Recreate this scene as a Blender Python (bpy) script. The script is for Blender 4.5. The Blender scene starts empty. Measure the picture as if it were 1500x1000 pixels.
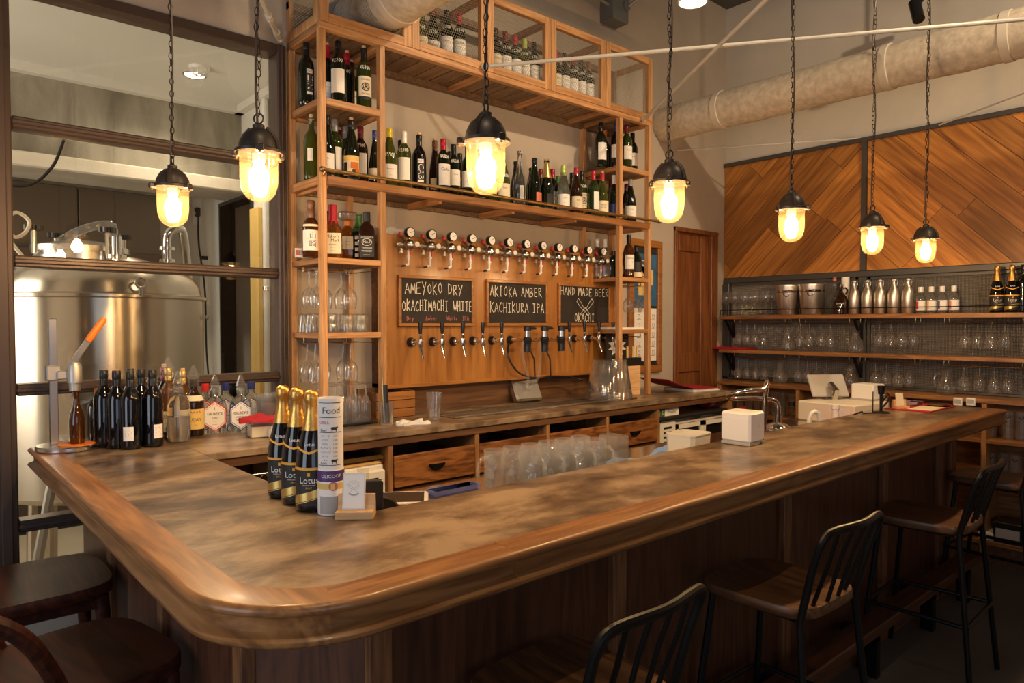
import bpy, bmesh, math, random
from mathutils import Vector, Matrix
R = math.radians
random.seed(7)
sc = bpy.context.scene
col = sc.collection

# ---------------------------------------------------------------- camera
CAM = Vector((0, 0, 1.55)); FPX = 1027.4
_yaw, _pit, _rol = R(41.449), R(-1.486), R(-0.072)
FW = Vector((math.sin(_yaw)*math.cos(_pit), math.cos(_yaw)*math.cos(_pit), math.sin(_pit)))
_r = Vector((math.cos(_yaw), -math.sin(_yaw), 0)); _u = _r.cross(FW)
RT = _r*math.cos(_rol)+_u*math.sin(_rol); UP = _u*math.cos(_rol)-_r*math.sin(_rol)
cd = bpy.data.cameras.new('camera'); cam = bpy.data.objects.new('camera', cd); col.objects.link(cam)
cd.sensor_width = 36; cd.sensor_fit = 'HORIZONTAL'; cd.lens = 36*FPX/1500; cd.clip_start = .05
cam.matrix_world = Matrix(((RT.x, UP.x, -FW.x, CAM.x), (RT.y, UP.y, -FW.y, CAM.y), (RT.z, UP.z, -FW.z, CAM.z), (0, 0, 0, 1)))
sc.camera = cam
def _ray(a, b): return RT*((a-750)/FPX)-UP*((b-500)/FPX)+FW
def onZ(a, b, z): d = _ray(a, b); return CAM+d*((z-CAM.z)/d.z)      # measured point -> place on a level surface
def onY(a, b, y): d = _ray(a, b); return CAM+d*(y/d.y)              # ... on a plane parallel to the back wall
def onX(a, b, x): d = _ray(a, b); return CAM+d*(x/d.x)              # ... on a plane parallel to the right wall

# ---------------------------------------------------------------- world, lights, exposure
w = bpy.data.worlds.new('world'); sc.world = w; w.use_nodes = True
w.node_tree.nodes['Background'].inputs[0].default_value = (.62, .74, 1, 1)
w.node_tree.nodes['Background'].inputs[1].default_value = 1.0
sc.view_settings.view_transform = 'Standard'; sc.view_settings.look = 'None'
sc.view_settings.gamma = 1; sc.view_settings.use_curve_mapping = False
sc.view_settings.exposure = 0.36
def area(name, loc, target, sx, sy, power, color):
    l = bpy.data.lights.new(name, 'AREA'); l.shape = 'RECTANGLE'; l.size = sx; l.size_y = sy; l.energy = power; l.color = color
    o = bpy.data.objects.new(name, l); col.objects.link(o); o.location = loc
    o.rotation_euler = (Vector(target)-Vector(loc)).to_track_quat('-Z', 'Y').to_euler(); return o
def spot(name, loc, target, power, color, ang=60, blend=.6, rad=.04):
    l = bpy.data.lights.new(name, 'SPOT'); l.energy = power; l.color = color; l.spot_size = R(ang); l.spot_blend = blend; l.shadow_soft_size = rad
    o = bpy.data.objects.new(name, l); col.objects.link(o); o.location = loc
    o.rotation_euler = (Vector(target)-Vector(loc)).to_track_quat('-Z', 'Y').to_euler(); return o
WARM = (1, .66, .34)
# daylight through the shop windows behind and to the left of the camera
area('daylight_front_window', (-.6, -3.1, 1.7), (-.6, 0, 1.5), 2.6, 2.2, 9, (.80, .90, 1))
area('daylight_side_window', (-2.5, 1.3, 1.8), (0, 1.4, 1.4), 1.6, 2.2, 22, (.86, .93, 1))
# ceiling track spots
spot('track_light_shelf', (2.95, .2, 4.0), (1.95, 3.3, 2.1), 120, (1, .75, .48), 70, .8)
spot('track_light_taps', (3.5, .2, 4.0), (3.1, 3.3, 1.9), 125, (1, .75, .48), 70, .8)
spot('track_light_corner', (3.6, -.4, 4.0), (5.4, 2.4, 2.5), 150, (1, .76, .5), 80, .9)
spot('track_light_bar', (.6, .6, 4.1), (.9, 1.9, 1.0), 60, (1, .76, .5), 80, .9)

# ---------------------------------------------------------------- mesh helpers
def smooth(pts, k=5):
    p = [Vector(q) for q in pts]; out = []
    for i in range(len(p)-1):
        a, b, c, d = p[max(i-1, 0)], p[i], p[i+1], p[min(i+2, len(p)-1)]
        for j in range(k): t = j/k; out.append(.5*((2*b)+(c-a)*t+(2*a-5*b+4*c-d)*t*t+(3*b-a-3*c+d)*t**3))
    return out+[p[-1]]
class MB:
    def __init__(s): s.v = []; s.f = []
    def add(s, vs, fs):
        n = len(s.v); s.v += [tuple(p) for p in vs]; s.f += [tuple(i+n for i in f) for f in fs]; return s
    def box(s, a, b, c=0):
        x0, y0, z0 = [min(p, q) for p, q in zip(a, b)]; x1, y1, z1 = [max(p, q) for p, q in zip(a, b)]
        if c > 0:
            c = min(c, (x1-x0)*.45, (y1-y0)*.45, (z1-z0)*.45)
            vs = []
            for z, sx in ((z0, 0), (z0+c, 1), (z1-c, 1), (z1, 0)):
                k = 0 if sx else c
                e = c
                xa, xb, ya, yb = x0+k, x1-k, y0+k, y1-k
                if sx: vs += [(x0+e, y0, z), (x1-e, y0, z), (x1, y0+e, z), (x1, y1-e, z), (x1-e, y1, z), (x0+e, y1, z), (x0, y1-e, z), (x0, y0+e, z)]
                else: vs += [(xa, ya, z), (xb, ya, z), (xb, ya, z), (xb, yb, z), (xb, yb, z), (xa, yb, z), (xa, yb, z), (xa, ya, z)]
            fs = [(7, 6, 5, 4, 3, 2, 1, 0), tuple(range(24, 32))]
            for r in range(3):
                for i in range(8): j = (i+1) % 8; fs.append((r*8+i, r*8+j, r*8+8+j, r*8+8+i))
            return s.add(vs, fs)
        return s.add([(x0, y0, z0), (x1, y0, z0), (x1, y1, z0), (x0, y1, z0), (x0, y0, z1), (x1, y0, z1), (x1, y1, z1), (x0, y1, z1)],
                     [(3, 2, 1, 0), (4, 5, 6, 7), (0, 1, 5, 4), (1, 2, 6, 5), (2, 3, 7, 6), (3, 0, 4, 7)])
    def beam(s, p, q, w, h, up=(0, 0, 1)):
        p, q = Vector(p), Vector(q); d = (q-p).normalized(); up = Vector(up)
        if abs(d.dot(up)) > .98: up = Vector((0, 1, 0))
        a = d.cross(up).normalized()*(w/2); b = a.cross(d).normalized()*(h/2)
        vs = [p-a-b, p+a-b, p+a+b, p-a+b, q-a-b, q+a-b, q+a+b, q-a+b]
        return s.add(vs, [(0, 1, 2, 3), (7, 6, 5, 4), (1, 0, 4, 5), (2, 1, 5, 6), (3, 2, 6, 7), (0, 3, 7, 4)])
    def tube(s, pts, r, n=8, closed=False, caps=True):
        pts = [Vector(p) for p in pts]; m = len(pts); rr = r if isinstance(r, (list, tuple)) else [r]*m
        base = len(s.v); prev = None
        for i, p in enumerate(pts):
            if closed: d = pts[(i+1) % m]-pts[i-1]
            else: d = pts[min(i+1, m-1)]-pts[max(i-1, 0)]
            d.normalize()
            if prev is None:
                a = d.cross(Vector((0, 0, 1)))
                if a.length < .05: a = d.cross(Vector((0, 1, 0)))
            else: a = prev-d*prev.dot(d)
            a.normalize(); prev = a; b = d.cross(a)
            for k in range(n):
                t = 2*math.pi*k/n; s.v.append(tuple(p+(a*math.cos(t)+b*math.sin(t))*rr[i]))
        for i in range(m if closed else m-1):
            j = (i+1) % m
            for k in range(n):
                l = (k+1) % n; s.f.append((base+i*n+k, base+j*n+k, base+j*n+l, base+i*n+l))
        if caps and not closed:
            s.f.append(tuple(base+k for k in range(n))); s.f.append(tuple(base+(m-1)*n+k for k in reversed(range(n))))
        return s
    def cyl(s, p, q, r, n=12, r2=None): return s.tube([p, q], [r, r if r2 is None else r2], n)
    def lathe(s, prof, n=16, o=(0, 0, 0), axis='Z', a0=0, a1=2*math.pi):
        full = abs(a1-a0-2*math.pi) < 1e-6; base = len(s.v); m = n if full else n+1; o = Vector(o)
        for r, z in prof:
            for k in range(m):
                t = a0+(a1-a0)*k/n; x, y = r*math.cos(t), r*math.sin(t)
                p = {'Z': (x, y, z), 'Y': (x, z, y), '-Y': (x, -z, y), 'X': (z, x, y)}[axis]; s.v.append(tuple(o+Vector(p)))
        for i in range(len(prof)-1):
            for k in range(n):
                l = (k+1) % m
                if prof[i][0] < 1e-7: f = (base+i*m, base+(i+1)*m+l, base+(i+1)*m+k)[::-1]
                elif prof[i+1][0] < 1e-7: f = (base+i*m+k, base+i*m+l, base+(i+1)*m+k)
                else: f = (base+i*m+k, base+i*m+l, base+(i+1)*m+l, base+(i+1)*m+k)
                s.f.append(f)
        return s
    def prism(s, poly, z0, z1, fn=None):
        n = len(poly); fn = fn or (lambda x, y, z: (x, y, z))
        vs = [fn(x, y, z0) for x, y in poly]+[fn(x, y, z1) for x, y in poly]
        fs = [tuple(reversed(range(n))), tuple(range(n, 2*n))]+[(i, (i+1) % n, n+(i+1) % n, n+i) for i in range(n)]
        return s.add(vs, fs)
    def sphere(s, c, r, n=12, m=8, sq=(1, 1, 1)):
        pr = [(r*math.sin(math.pi*i/m), -r*math.cos(math.pi*i/m)) for i in range(m+1)]; pr[0] = (0, -r); pr[-1] = (0, r)
        b = len(s.v); s.lathe(pr, n)
        for i in range(b, len(s.v)):
            x, y, z = s.v[i]; s.v[i] = (c[0]+x*sq[0], c[1]+y*sq[1], c[2]+z*sq[2])
        return s
    def mesh(s, name, mat, smooth=35):
        me = bpy.data.meshes.new(name); me.from_pydata(s.v, [], s.f)
        bm = bmesh.new(); bm.from_mesh(me); bmesh.ops.remove_doubles(bm, verts=bm.verts, dist=1e-6)
        bmesh.ops.dissolve_degenerate(bm, edges=bm.edges, dist=1e-6); bmesh.ops.recalc_face_normals(bm, faces=bm.faces)
        if smooth:
            for f in bm.faces: f.smooth = True
            for e in bm.edges:
                if len(e.link_faces) == 2 and e.calc_face_angle(0) > R(smooth): e.smooth = False
        bm.to_mesh(me); bm.free()
        for m_ in (mat if isinstance(mat, list) else [mat]): me.materials.append(m_)
        return me
    def build(s, name, mat, parent=None, smooth=35, **k): return put(name, s.mesh(name, mat, smooth), parent, **k)
def put(name, me, parent=None, loc=None, rot=None, scale=None):
    o = bpy.data.objects.new(name, me); col.objects.link(o)
    if parent is not None: o.parent = parent
    if loc is not None: o.location = loc
    if rot is not None: o.rotation_euler = rot
    if scale is not None: o.scale = scale
    return o
def tag(o, label=None, cat=None, group=None, kind=None):
    if label: o['label'] = label
    if cat: o['category'] = cat
    if group: o['group'] = group
    if kind: o['kind'] = kind
    return o
def thing(name, label, cat, loc=(0, 0, 0), rz=0, group=None):
    o = put(name, None); o.location = loc; o.rotation_euler = (0, 0, rz); return tag(o, label, cat, group)
def struct(o): o['kind'] = 'structure'; return o
def arc(c, r, a0, a1, n): return [(c[0]+r*math.cos(R(a0+(a1-a0)*i/n)), c[1]+r*math.sin(R(a0+(a1-a0)*i/n))) for i in range(n+1)]
ORD = ['leftmost', 'second', 'third', 'fourth', 'fifth', 'sixth', 'seventh', 'eighth', 'ninth', 'tenth', 'eleventh', 'twelfth', 'thirteenth', 'fourteenth', 'fifteenth', 'sixteenth', 'seventeenth', 'eighteenth', 'nineteenth', 'twentieth', 'twenty-first', 'twenty-second', 'twenty-third', 'twenty-fourth', 'twenty-fifth', 'twenty-sixth', 'twenty-seventh', 'twenty-eighth', 'twenty-ninth', 'thirtieth', 'thirty-first', 'thirty-second', 'thirty-third', 'thirty-fourth']
def ordn(i): return ORD[i] if i == 0 else ORD[i]+' from left'

# ---------------------------------------------------------------- materials
M = {}
def nm(name):
    m = bpy.data.materials.new(name); m.use_nodes = True; M[name] = m; nt = m.node_tree
    return m, nt, nt.nodes['Principled BSDF']
def L(nt, a, b): nt.links.new(a, b)
def N(nt, t, **k):
    n = nt.nodes.new(t)
    for a, b in k.items():
        if a.startswith('i_'):
            key = a[2:]; n.inputs[int(key) if key.isdigit() else key.replace('_', ' ')].default_value = b
        else: setattr(n, a, b)
    return n
def ramp(nt, src, stops):
    r = N(nt, 'ShaderNodeValToRGB'); e = r.color_ramp.elements; e.remove(e[1])
    e[0].position = stops[0][0]; e[0].color = (*stops[0][1], 1)
    for p, c in stops[1:]: e.new(p).color = (*c, 1)
    L(nt, src, r.inputs[0]); return r.outputs[0]
def plain(name, c, rough=.5, metal=0, spec=.5, coat=0, em=0, var=0, vscale=20, bump=0, bscale=60):
    m, nt, b = nm(name); b.inputs['Base Color'].default_value = (*c, 1); b.inputs['Roughness'].default_value = rough
    b.inputs['Metallic'].default_value = metal; b.inputs['Specular IOR Level'].default_value = spec; b.inputs['Coat Weight'].default_value = coat
    if em: b.inputs['Emission Color'].default_value = (*c, 1); b.inputs['Emission Strength'].default_value = em
    tc = N(nt, 'ShaderNodeTexCoord')
    if var:
        n = N(nt, 'ShaderNodeTexNoise', i_Scale=vscale, i_Detail=5); L(nt, tc.outputs['Object'], n.inputs['Vector'])
        L(nt, ramp(nt, n.outputs[0], [(.3, [x*(1-var) for x in c]), (.7, [min(1, x*(1+var)) for x in c])]), b.inputs['Base Color'])
    if bump:
        n = N(nt, 'ShaderNodeTexNoise', i_Scale=bscale, i_Detail=4); L(nt, tc.outputs['Object'], n.inputs['Vector'])
        bp = N(nt, 'ShaderNodeBump', i_Strength=bump, i_Distance=.004); L(nt, n.outputs[0], bp.inputs['Height']); L(nt, bp.outputs[0], b.inputs['Normal'])
    return m
def wood(name, c1, c2, c3=None, axis='X', sc_=9, stretch=14, rough=.45, coat=0, bump=.12, rnd=.25, knots=False, wear=0, ring=.16):
    m, nt, b = nm(name); b.inputs['Roughness'].default_value = rough; b.inputs['Coat Weight'].default_value = coat; b.inputs['Coat Roughness'].default_value = .15
    tc = N(nt, 'ShaderNodeTexCoord'); oi = N(nt, 'ShaderNodeObjectInfo')
    off = N(nt, 'ShaderNodeVectorMath', operation='SCALE'); off.inputs[0].default_value = (13, 7, 9); L(nt, oi.outputs['Random'], off.inputs['Scale'])
    ad = N(nt, 'ShaderNodeVectorMath', operation='ADD'); L(nt, tc.outputs['Object'], ad.inputs[0]); L(nt, off.outputs[0], ad.inputs[1])
    mp = N(nt, 'ShaderNodeMapping'); s3 = {'X': (sc_/stretch, sc_, sc_), 'Y': (sc_, sc_/stretch, sc_), 'Z': (sc_, sc_, sc_/stretch)}[axis]
    mp.inputs['Scale'].default_value = s3; L(nt, ad.outputs[0], mp.inputs['Vector'])
    n1 = N(nt, 'ShaderNodeTexNoise', i_Scale=1.0, i_Detail=3, i_Distortion=1.6); L(nt, mp.outputs[0], n1.inputs['Vector'])
    wv = N(nt, 'ShaderNodeMath', operation='MULTIPLY'); wv.inputs[1].default_value = 34; L(nt, n1.outputs[0], wv.inputs[0])
    sn = N(nt, 'ShaderNodeMath', operation='SINE'); L(nt, wv.outputs[0], sn.inputs[0])
    n2 = N(nt, 'ShaderNodeTexNoise', i_Scale=9, i_Detail=6); L(nt, mp.outputs[0], n2.inputs['Vector'])
    mx = N(nt, 'ShaderNodeMath', operation='MULTIPLY_ADD'); L(nt, sn.outputs[0], mx.inputs[0]); mx.inputs[1].default_value = ring; L(nt, n2.outputs[0], mx.inputs[2])
    cc = ramp(nt, mx.outputs[0], [(.25, c1), (.62, c2), (.9, c3 or c2)])
    hs = N(nt, 'ShaderNodeHueSaturation'); L(nt, cc, hs.inputs['Color'])
    vr = N(nt, 'ShaderNodeMapRange'); vr.inputs[3].default_value = 1-rnd; vr.inputs[4].default_value = 1+rnd; L(nt, oi.outputs['Random'], vr.inputs[0]); L(nt, vr.outputs[0], hs.inputs['Value'])
    outc = hs.outputs[0]
    if knots:
        vo = N(nt, 'ShaderNodeTexVoronoi', i_Scale=2.2); mp2 = N(nt, 'ShaderNodeMapping'); mp2.inputs['Scale'].default_value = {'X': (.55, 1.6, 1.6), 'Y': (1.6, .55, 1.6), 'Z': (1.6, 1.6, .55)}[axis]
        L(nt, ad.outputs[0], mp2.inputs['Vector']); L(nt, mp2.outputs[0], vo.inputs['Vector'])
        k = N(nt, 'ShaderNodeMapRange'); k.inputs[1].default_value = .02; k.inputs[2].default_value = .07; L(nt, vo.outputs[0], k.inputs[0])
        mk = N(nt, 'ShaderNodeMix', data_type='RGBA'); L(nt, k.outputs[0], mk.inputs[0]); mk.inputs[6].default_value = (*[x*.25 for x in c1], 1); L(nt, outc, mk.inputs[7]); outc = mk.outputs[2]
    if wear:
        n3 = N(nt, 'ShaderNodeTexNoise', i_Scale=5, i_Detail=6, i_Roughness=.7); mp3 = N(nt, 'ShaderNodeMapping'); mp3.inputs['Scale'].default_value = {'X': (.5, 2.5, 2.5), 'Y': (2.5, .5, 2.5), 'Z': (2.5, 2.5, .5)}[axis]
        L(nt, tc.outputs['Object'], mp3.inputs['Vector']); L(nt, mp3.outputs[0], n3.inputs['Vector'])
        k = N(nt, 'ShaderNodeMapRange'); k.inputs[1].default_value = .5; k.inputs[2].default_value = .72; k.inputs[4].default_value = wear; L(nt, n3.outputs[0], k.inputs[0])
        mk = N(nt, 'ShaderNodeMix', data_type='RGBA'); L(nt, k.outputs[0], mk.inputs[0]); L(nt, outc, mk.inputs[6]); mk.inputs[7].default_value = (*[x*.35 for x in c1], 1); outc = mk.outputs[2]
    L(nt, outc, b.inputs['Base Color'])
    if bump:
        bp = N(nt, 'ShaderNodeBump', i_Strength=bump, i_Distance=.003); L(nt, mx.outputs[0], bp.inputs['Height']); L(nt, bp.outputs[0], b.inputs['Normal'])
    return m
def thin_glass(name, tint=(1, 1, 1), base=.05, edge=.75, rough=.02, white=0, whitec=(.9, .9, .9), power=3.2):
    m, nt, b = nm(name); nt.nodes.remove(b); out = nt.nodes['Material Output']
    tr = N(nt, 'ShaderNodeBsdfTransparent'); tr.inputs[0].default_value = (*tint, 1); gl = N(nt, 'ShaderNodeBsdfGlossy'); gl.inputs['Roughness'].default_value = rough
    lw = N(nt, 'ShaderNodeLayerWeight', i_Blend=.5); pw = N(nt, 'ShaderNodeMath', operation='POWER'); L(nt, lw.outputs['Facing'], pw.inputs[0]); pw.inputs[1].default_value = power
    mr = N(nt, 'ShaderNodeMapRange'); L(nt, pw.outputs[0], mr.inputs[0]); mr.inputs[3].default_value = base; mr.inputs[4].default_value = edge
    mx = N(nt, 'ShaderNodeMixShader'); L(nt, mr.outputs[0], mx.inputs[0]); L(nt, tr.outputs[0], mx.inputs[1]); L(nt, gl.outputs[0], mx.inputs[2]); last = mx.outputs[0]
    if white:
        df = N(nt, 'ShaderNodeBsdfDiffuse'); df.inputs[0].default_value = (*whitec, 1); tl = N(nt, 'ShaderNodeBsdfTranslucent'); tl.inputs[0].default_value = (*whitec, 1)
        ad = N(nt, 'ShaderNodeMixShader', i_0=.5); L(nt, df.outputs[0], ad.inputs[1]); L(nt, tl.outputs[0], ad.inputs[2])
        m2 = N(nt, 'ShaderNodeMixShader', i_0=white); L(nt, last, m2.inputs[1]); L(nt, ad.outputs[0], m2.inputs[2]); last = m2.outputs[0]
    L(nt, last, out.inputs[0]); return m
def bottle_glass(name, c, tr=.55, rough=.03):
    m, nt, b = nm(name); b.inputs['Base Color'].default_value = (*c, 1); b.inputs['Roughness'].default_value = rough
    b.inputs['Transmission Weight'].default_value = tr; b.inputs['IOR'].default_value = 1.45; b.inputs['Coat Weight'].default_value = .4; return m
def emit(name, c, s):
    m, nt, b = nm(name); nt.nodes.remove(b); e = N(nt, 'ShaderNodeEmission', i_Strength=s); e.inputs[0].default_value = (*c, 1); L(nt, e.outputs[0], nt.nodes['Material Output'].inputs[0]); return m

def plaster(name, c1, c2, scale=.9, rough=.85, bump=.15, streak=False):
    m, nt, b = nm(name); tc = N(nt, 'ShaderNodeTexCoord'); mp = N(nt, 'ShaderNodeMapping'); L(nt, tc.outputs['Object'], mp.inputs[0])
    if streak: mp.inputs['Scale'].default_value = (2.2, 2.2, .5)
    n1 = N(nt, 'ShaderNodeTexNoise', i_Scale=scale, i_Detail=8, i_Roughness=.62, i_Distortion=.4); L(nt, mp.outputs[0], n1.inputs[0])
    n2 = N(nt, 'ShaderNodeTexNoise', i_Scale=70, i_Detail=4); L(nt, tc.outputs['Object'], n2.inputs[0])
    L(nt, ramp(nt, n1.outputs[0], [(.3, c1), (.7, c2)]), b.inputs['Base Color']); b.inputs['Roughness'].default_value = rough
    bp = N(nt, 'ShaderNodeBump', i_Strength=bump, i_Distance=.004); L(nt, n2.outputs[0], bp.inputs['Height']); L(nt, bp.outputs[0], b.inputs['Normal']); return m
plaster('plaster_back', (.40, .335, .265), (.52, .445, .36))
plaster('plaster_right', (.50, .46, .39), (.64, .59, .51))
plaster('concrete', (.15, .132, .10), (.42, .385, .31), 1.9, .8, .5, True)
plaster('concrete_pale', (.50, .45, .36), (.72, .67, .57), 2.2, .8, .5)
plaster('white_paint', (.66, .64, .58), (.74, .72, .66), .6, .6, .05)
plaster('floor_concrete', (.10, .085, .07), (.19, .165, .14), 1.3, .45, .1)
plaster('brew_floor', (.48, .40, .28), (.62, .53, .40), 1.2, .4, .1)
plaster('ceiling_paint', (.10, .095, .09), (.14, .13, .12), .8)
# stone top: clouded brown-grey with a low sheen
def stone():
    m, nt, b = nm('stone_top'); tc = N(nt, 'ShaderNodeTexCoord'); mp = N(nt, 'ShaderNodeMapping'); mp.inputs['Scale'].default_value = (1, 1.6, 1); mp.inputs['Rotation'].default_value = (0, 0, R(10)); L(nt, tc.outputs['Object'], mp.inputs[0])
    n1 = N(nt, 'ShaderNodeTexNoise', i_Scale=5.5, i_Detail=9, i_Roughness=.66, i_Distortion=.25); L(nt, mp.outputs[0], n1.inputs[0])
    n2 = N(nt, 'ShaderNodeTexNoise', i_Scale=2.0, i_Detail=4, i_Distortion=.4); L(nt, mp.outputs[0], n2.inputs[0])
    mx = N(nt, 'ShaderNodeMath', operation='MULTIPLY_ADD'); L(nt, n2.outputs[0], mx.inputs[0]); mx.inputs[1].default_value = .55; L(nt, n1.outputs[0], mx.inputs[2])
    mr = N(nt, 'ShaderNodeMapRange'); mr.clamp = True; mr.inputs[1].default_value = .60; mr.inputs[2].default_value = .92; L(nt, mx.outputs[0], mr.inputs[0])
    L(nt, ramp(nt, mr.outputs[0], [(0, (.066, .040, .022)), (.45, (.170, .110, .064)), (.97, (.36, .255, .158))]), b.inputs['Base Color'])
    b.inputs['Coat Weight'].default_value = .2; b.inputs['Coat Roughness'].default_value = .16
    b.inputs['Roughness'].default_value = .34
    n3 = N(nt, 'ShaderNodeTexNoise', i_Scale=26, i_Detail=6); L(nt, mp.outputs[0], n3.inputs[0])
    bp = N(nt, 'ShaderNodeBump', i_Strength=.03, i_Distance=.002); L(nt, n3.outputs[0], bp.inputs['Height']); L(nt, bp.outputs[0], b.inputs['Normal']); return m
stone()
wood('wood_shelf', (.36, .165, .058), (.53, .27, .105), (.62, .35, .16), 'X', 10, 16, .5, 0, .15, .12)
wood('wood_shelf_z', (.38, .18, .062), (.55, .29, .12), (.64, .37, .18), 'Z', 10, 16, .5, 0, .15, .12)
wood('wood_shelf_y', (.30, .13, .04), (.44, .20, .07), (.52, .27, .11), 'Y', 10, 16, .55, 0, .15, .2)
wood('wood_board', (.13, .075, .04), (.22, .125, .065), (.28, .16, .09), 'Y', 9, 12, .6, 0, .2, .2)
wood('wood_rim', (.20, .080, .024), (.345, .150, .046), (.42, .20, .068), 'X', 7, 12, .38, .1, .12, .06, wear=.35)
wood('wood_rim_y', (.20, .080, .024), (.345, .150, .046), (.42, .20, .068), 'Y', 7, 12, .38, .1, .12, .06, wear=.35)
wood('wood_bar', (.060, .020, .009), (.105, .036, .015), (.135, .05, .02), 'Z', 6, 10, .42, .1, .1, .15)
wood('wood_bar_x', (.060, .020, .009), (.105, .036, .015), (.135, .05, .02), 'X', 6, 10, .42, .1, .1, .15)
wood('wood_batten', (.13, .05, .018), (.23, .095, .032), (.30, .135, .05), 'Z', 8, 12, .5, 0, .2, .15)
wood('wood_tap', (.33, .125, .026), (.43, .18, .038), (.47, .205, .046), 'Z', 4, 12, .34, .25, .04, .05)
wood('wood_tap_trim', (.28, .105, .024), (.38, .155, .036), None, 'X', 6, 12, .4, .2, .08, .05)
wood('wood_dark', (.10, .042, .017), (.17, .075, .028), (.21, .10, .04), 'X', 6, 12, .5, .05, .15, .12)
wood('wood_drawer', (.10, .034, .010), (.26, .098, .026), (.34, .14, .04), 'X', 8, 6, .42, .1, .2, .12)
wood('wood_frame', (.26, .11, .035), (.38, .18, .06), (.46, .23, .085), 'Z', 9, 12, .5, 0, .15, .12)
wood('wood_plank', (.27, .092, .016), (.54, .218, .038), (.66, .30, .062), 'X', 5, 16, .5, 0, .2, .36, knots=True, ring=.075)
wood('wood_door', (.14, .045, .013), (.24, .082, .022), (.29, .11, .03), 'Z', 5, 14, .42, .15, .1, .08)
wood('wood_chair', (.030, .008, .004), (.068, .016, .007), (.095, .025, .010), 'X', 6, 12, .46, 0, .05, .1)
M['wood_chair'].node_tree.nodes['Principled BSDF'].inputs['Specular IOR Level'].default_value = .25
wood('wood_seat', (.07, .028, .011), (.15, .064, .023), (.20, .092, .035), 'Y', 7, 12, .38, .1, .1, .15)
wood('wood_block', (.62, .36, .16), (.74, .47, .23), (.78, .52, .28), 'X', 8, 10, .5, 0, .05, .05)
plain('frame_bronze', (.085, .056, .042), .42, .3, bump=.05)
plain('black_metal', (.018, .017, .016), .38, .7)
plain('grey_metal', (.10, .098, .092), .45, .6)
plain('black_plastic', (.014, .014, .015), .3)
plain('steel', (.60, .58, .55), .24, 1)
plain('brushed_steel', (.72, .68, .62), .36, 1)
plain('chrome', (.74, .73, .70), .1, 1)
plain('brass', (.66, .43, .17), .22, 1)
plain('bronze_knob', (.30, .20, .11), .35, 1)
plain('galv', (.50, .48, .44), .45, .8)
plain('rod_paint', (.60, .57, .50), .5)
plain('lamp_cap', (.045, .036, .030), .42, .5, bump=.15)
plain('white_plastic', (.82, .80, .77), .4)
plain('cream_plastic', (.80, .75, .64), .45)
plain('grey_plastic', (.42, .40, .38), .45)
plain('paper', (.86, .83, .77), .75)
plain('paper_cream', (.80, .70, .50), .75)
plain('paper_yellow', (.76, .52, .16), .7)
plain('red_cloth', (.42, .012, .022), .8, bump=.3, bscale=300)
plain('red_card', (.36, .012, .025), .55)
plain('blue_cloth', (.22, .36, .66), .85, bump=.3, bscale=300)
plain('blue_plastic', (.10, .12, .34), .3)
plain('orange', (.85, .22, .02), .45)
plain('red_plastic', (.62, .03, .03), .35)
plain('chalkboard', (.018, .013, .010), .65, var=.4, vscale=9)
plain('chalk', (.80, .74, .62), .9)
plain('chalk_pink', (.50, .17, .17), .9)
plain('ink', (.02, .02, .02), .6)
plain('ink_red', (.6, .03, .03), .6)
plain('ink_brown', (.16, .06, .03), .6)
plain('ink_white', (.85, .83, .78), .6)
plain('gold_foil', (.80, .46, .12), .34, 1, bump=.5, bscale=90)
plain('gold_print', (.75, .55, .18), .35, .8)
plain('gold_orange', (.85, .42, .04), .45)
plain('cork', (.62, .42, .22), .8, var=.2, vscale=200)
plain('wire', (.30, .27, .22), .4, .6)
plain('insulation', (.62, .53, .40), .95, var=.18, vscale=26, bump=.9, bscale=45)
plain('insulation_tape', (.68, .60, .48), .8, bump=.3)
thin_glass('glass', (.985, .985, .97), .10, 1.0, .08, .05, power=1.8)
thin_glass('glass_window', (.97, .96, .93), .055, .55, .005, power=4)
thin_glass('glass_plastic', (.96, .96, .95), .08, .6, .08, .08)
thin_glass('glass_frost', (.97, .97, .97), .05, .6, .1, .13, (.95, .95, .95))
bottle_glass('g_green', (.045, .075, .012), .6)
bottle_glass('g_dark', (.010, .014, .006), .35)
bottle_glass('g_black', (.004, .004, .005), .1)
bottle_glass('g_olive', (.16, .19, .03), .8)
bottle_glass('g_amber', (.13, .040, .006), .7)
bottle_glass('g_brown', (.035, .012, .005), .4)
bottle_glass('g_whisky', (.52, .20, .03), .85)
bottle_glass('g_clear', (.96, .97, .96), .97)
bottle_glass('g_cloudy', (.55, .50, .45), .8)
bottle_glass('g_leaf', (.10, .30, .05), .6)
bottle_glass('g_steel', (.74, .67, .57), 0, .38)
M['g_steel'].node_tree.nodes['Principled BSDF'].inputs['Metallic'].default_value = 1
for nme, c in dict(cap_black=(.012, .012, .012), cap_red=(.42, .012, .03), cap_wine=(.16, .015, .025), cap_yellow=(.68, .50, .02), cap_white=(.84, .82, .78), cap_blue=(.03, .045, .20), cap_grey=(.26, .26, .27), cap_lime=(.45, .58, .12), cap_green=(.05, .16, .04), cap_orange=(.72, .20, .03), cap_brown=(.17, .075, .035), cap_pink=(.72, .22, .13), cap_gold=(.66, .46, .16)).items():
    plain(nme, c, .32, .1 if nme != 'cap_gold' else .8)
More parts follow.
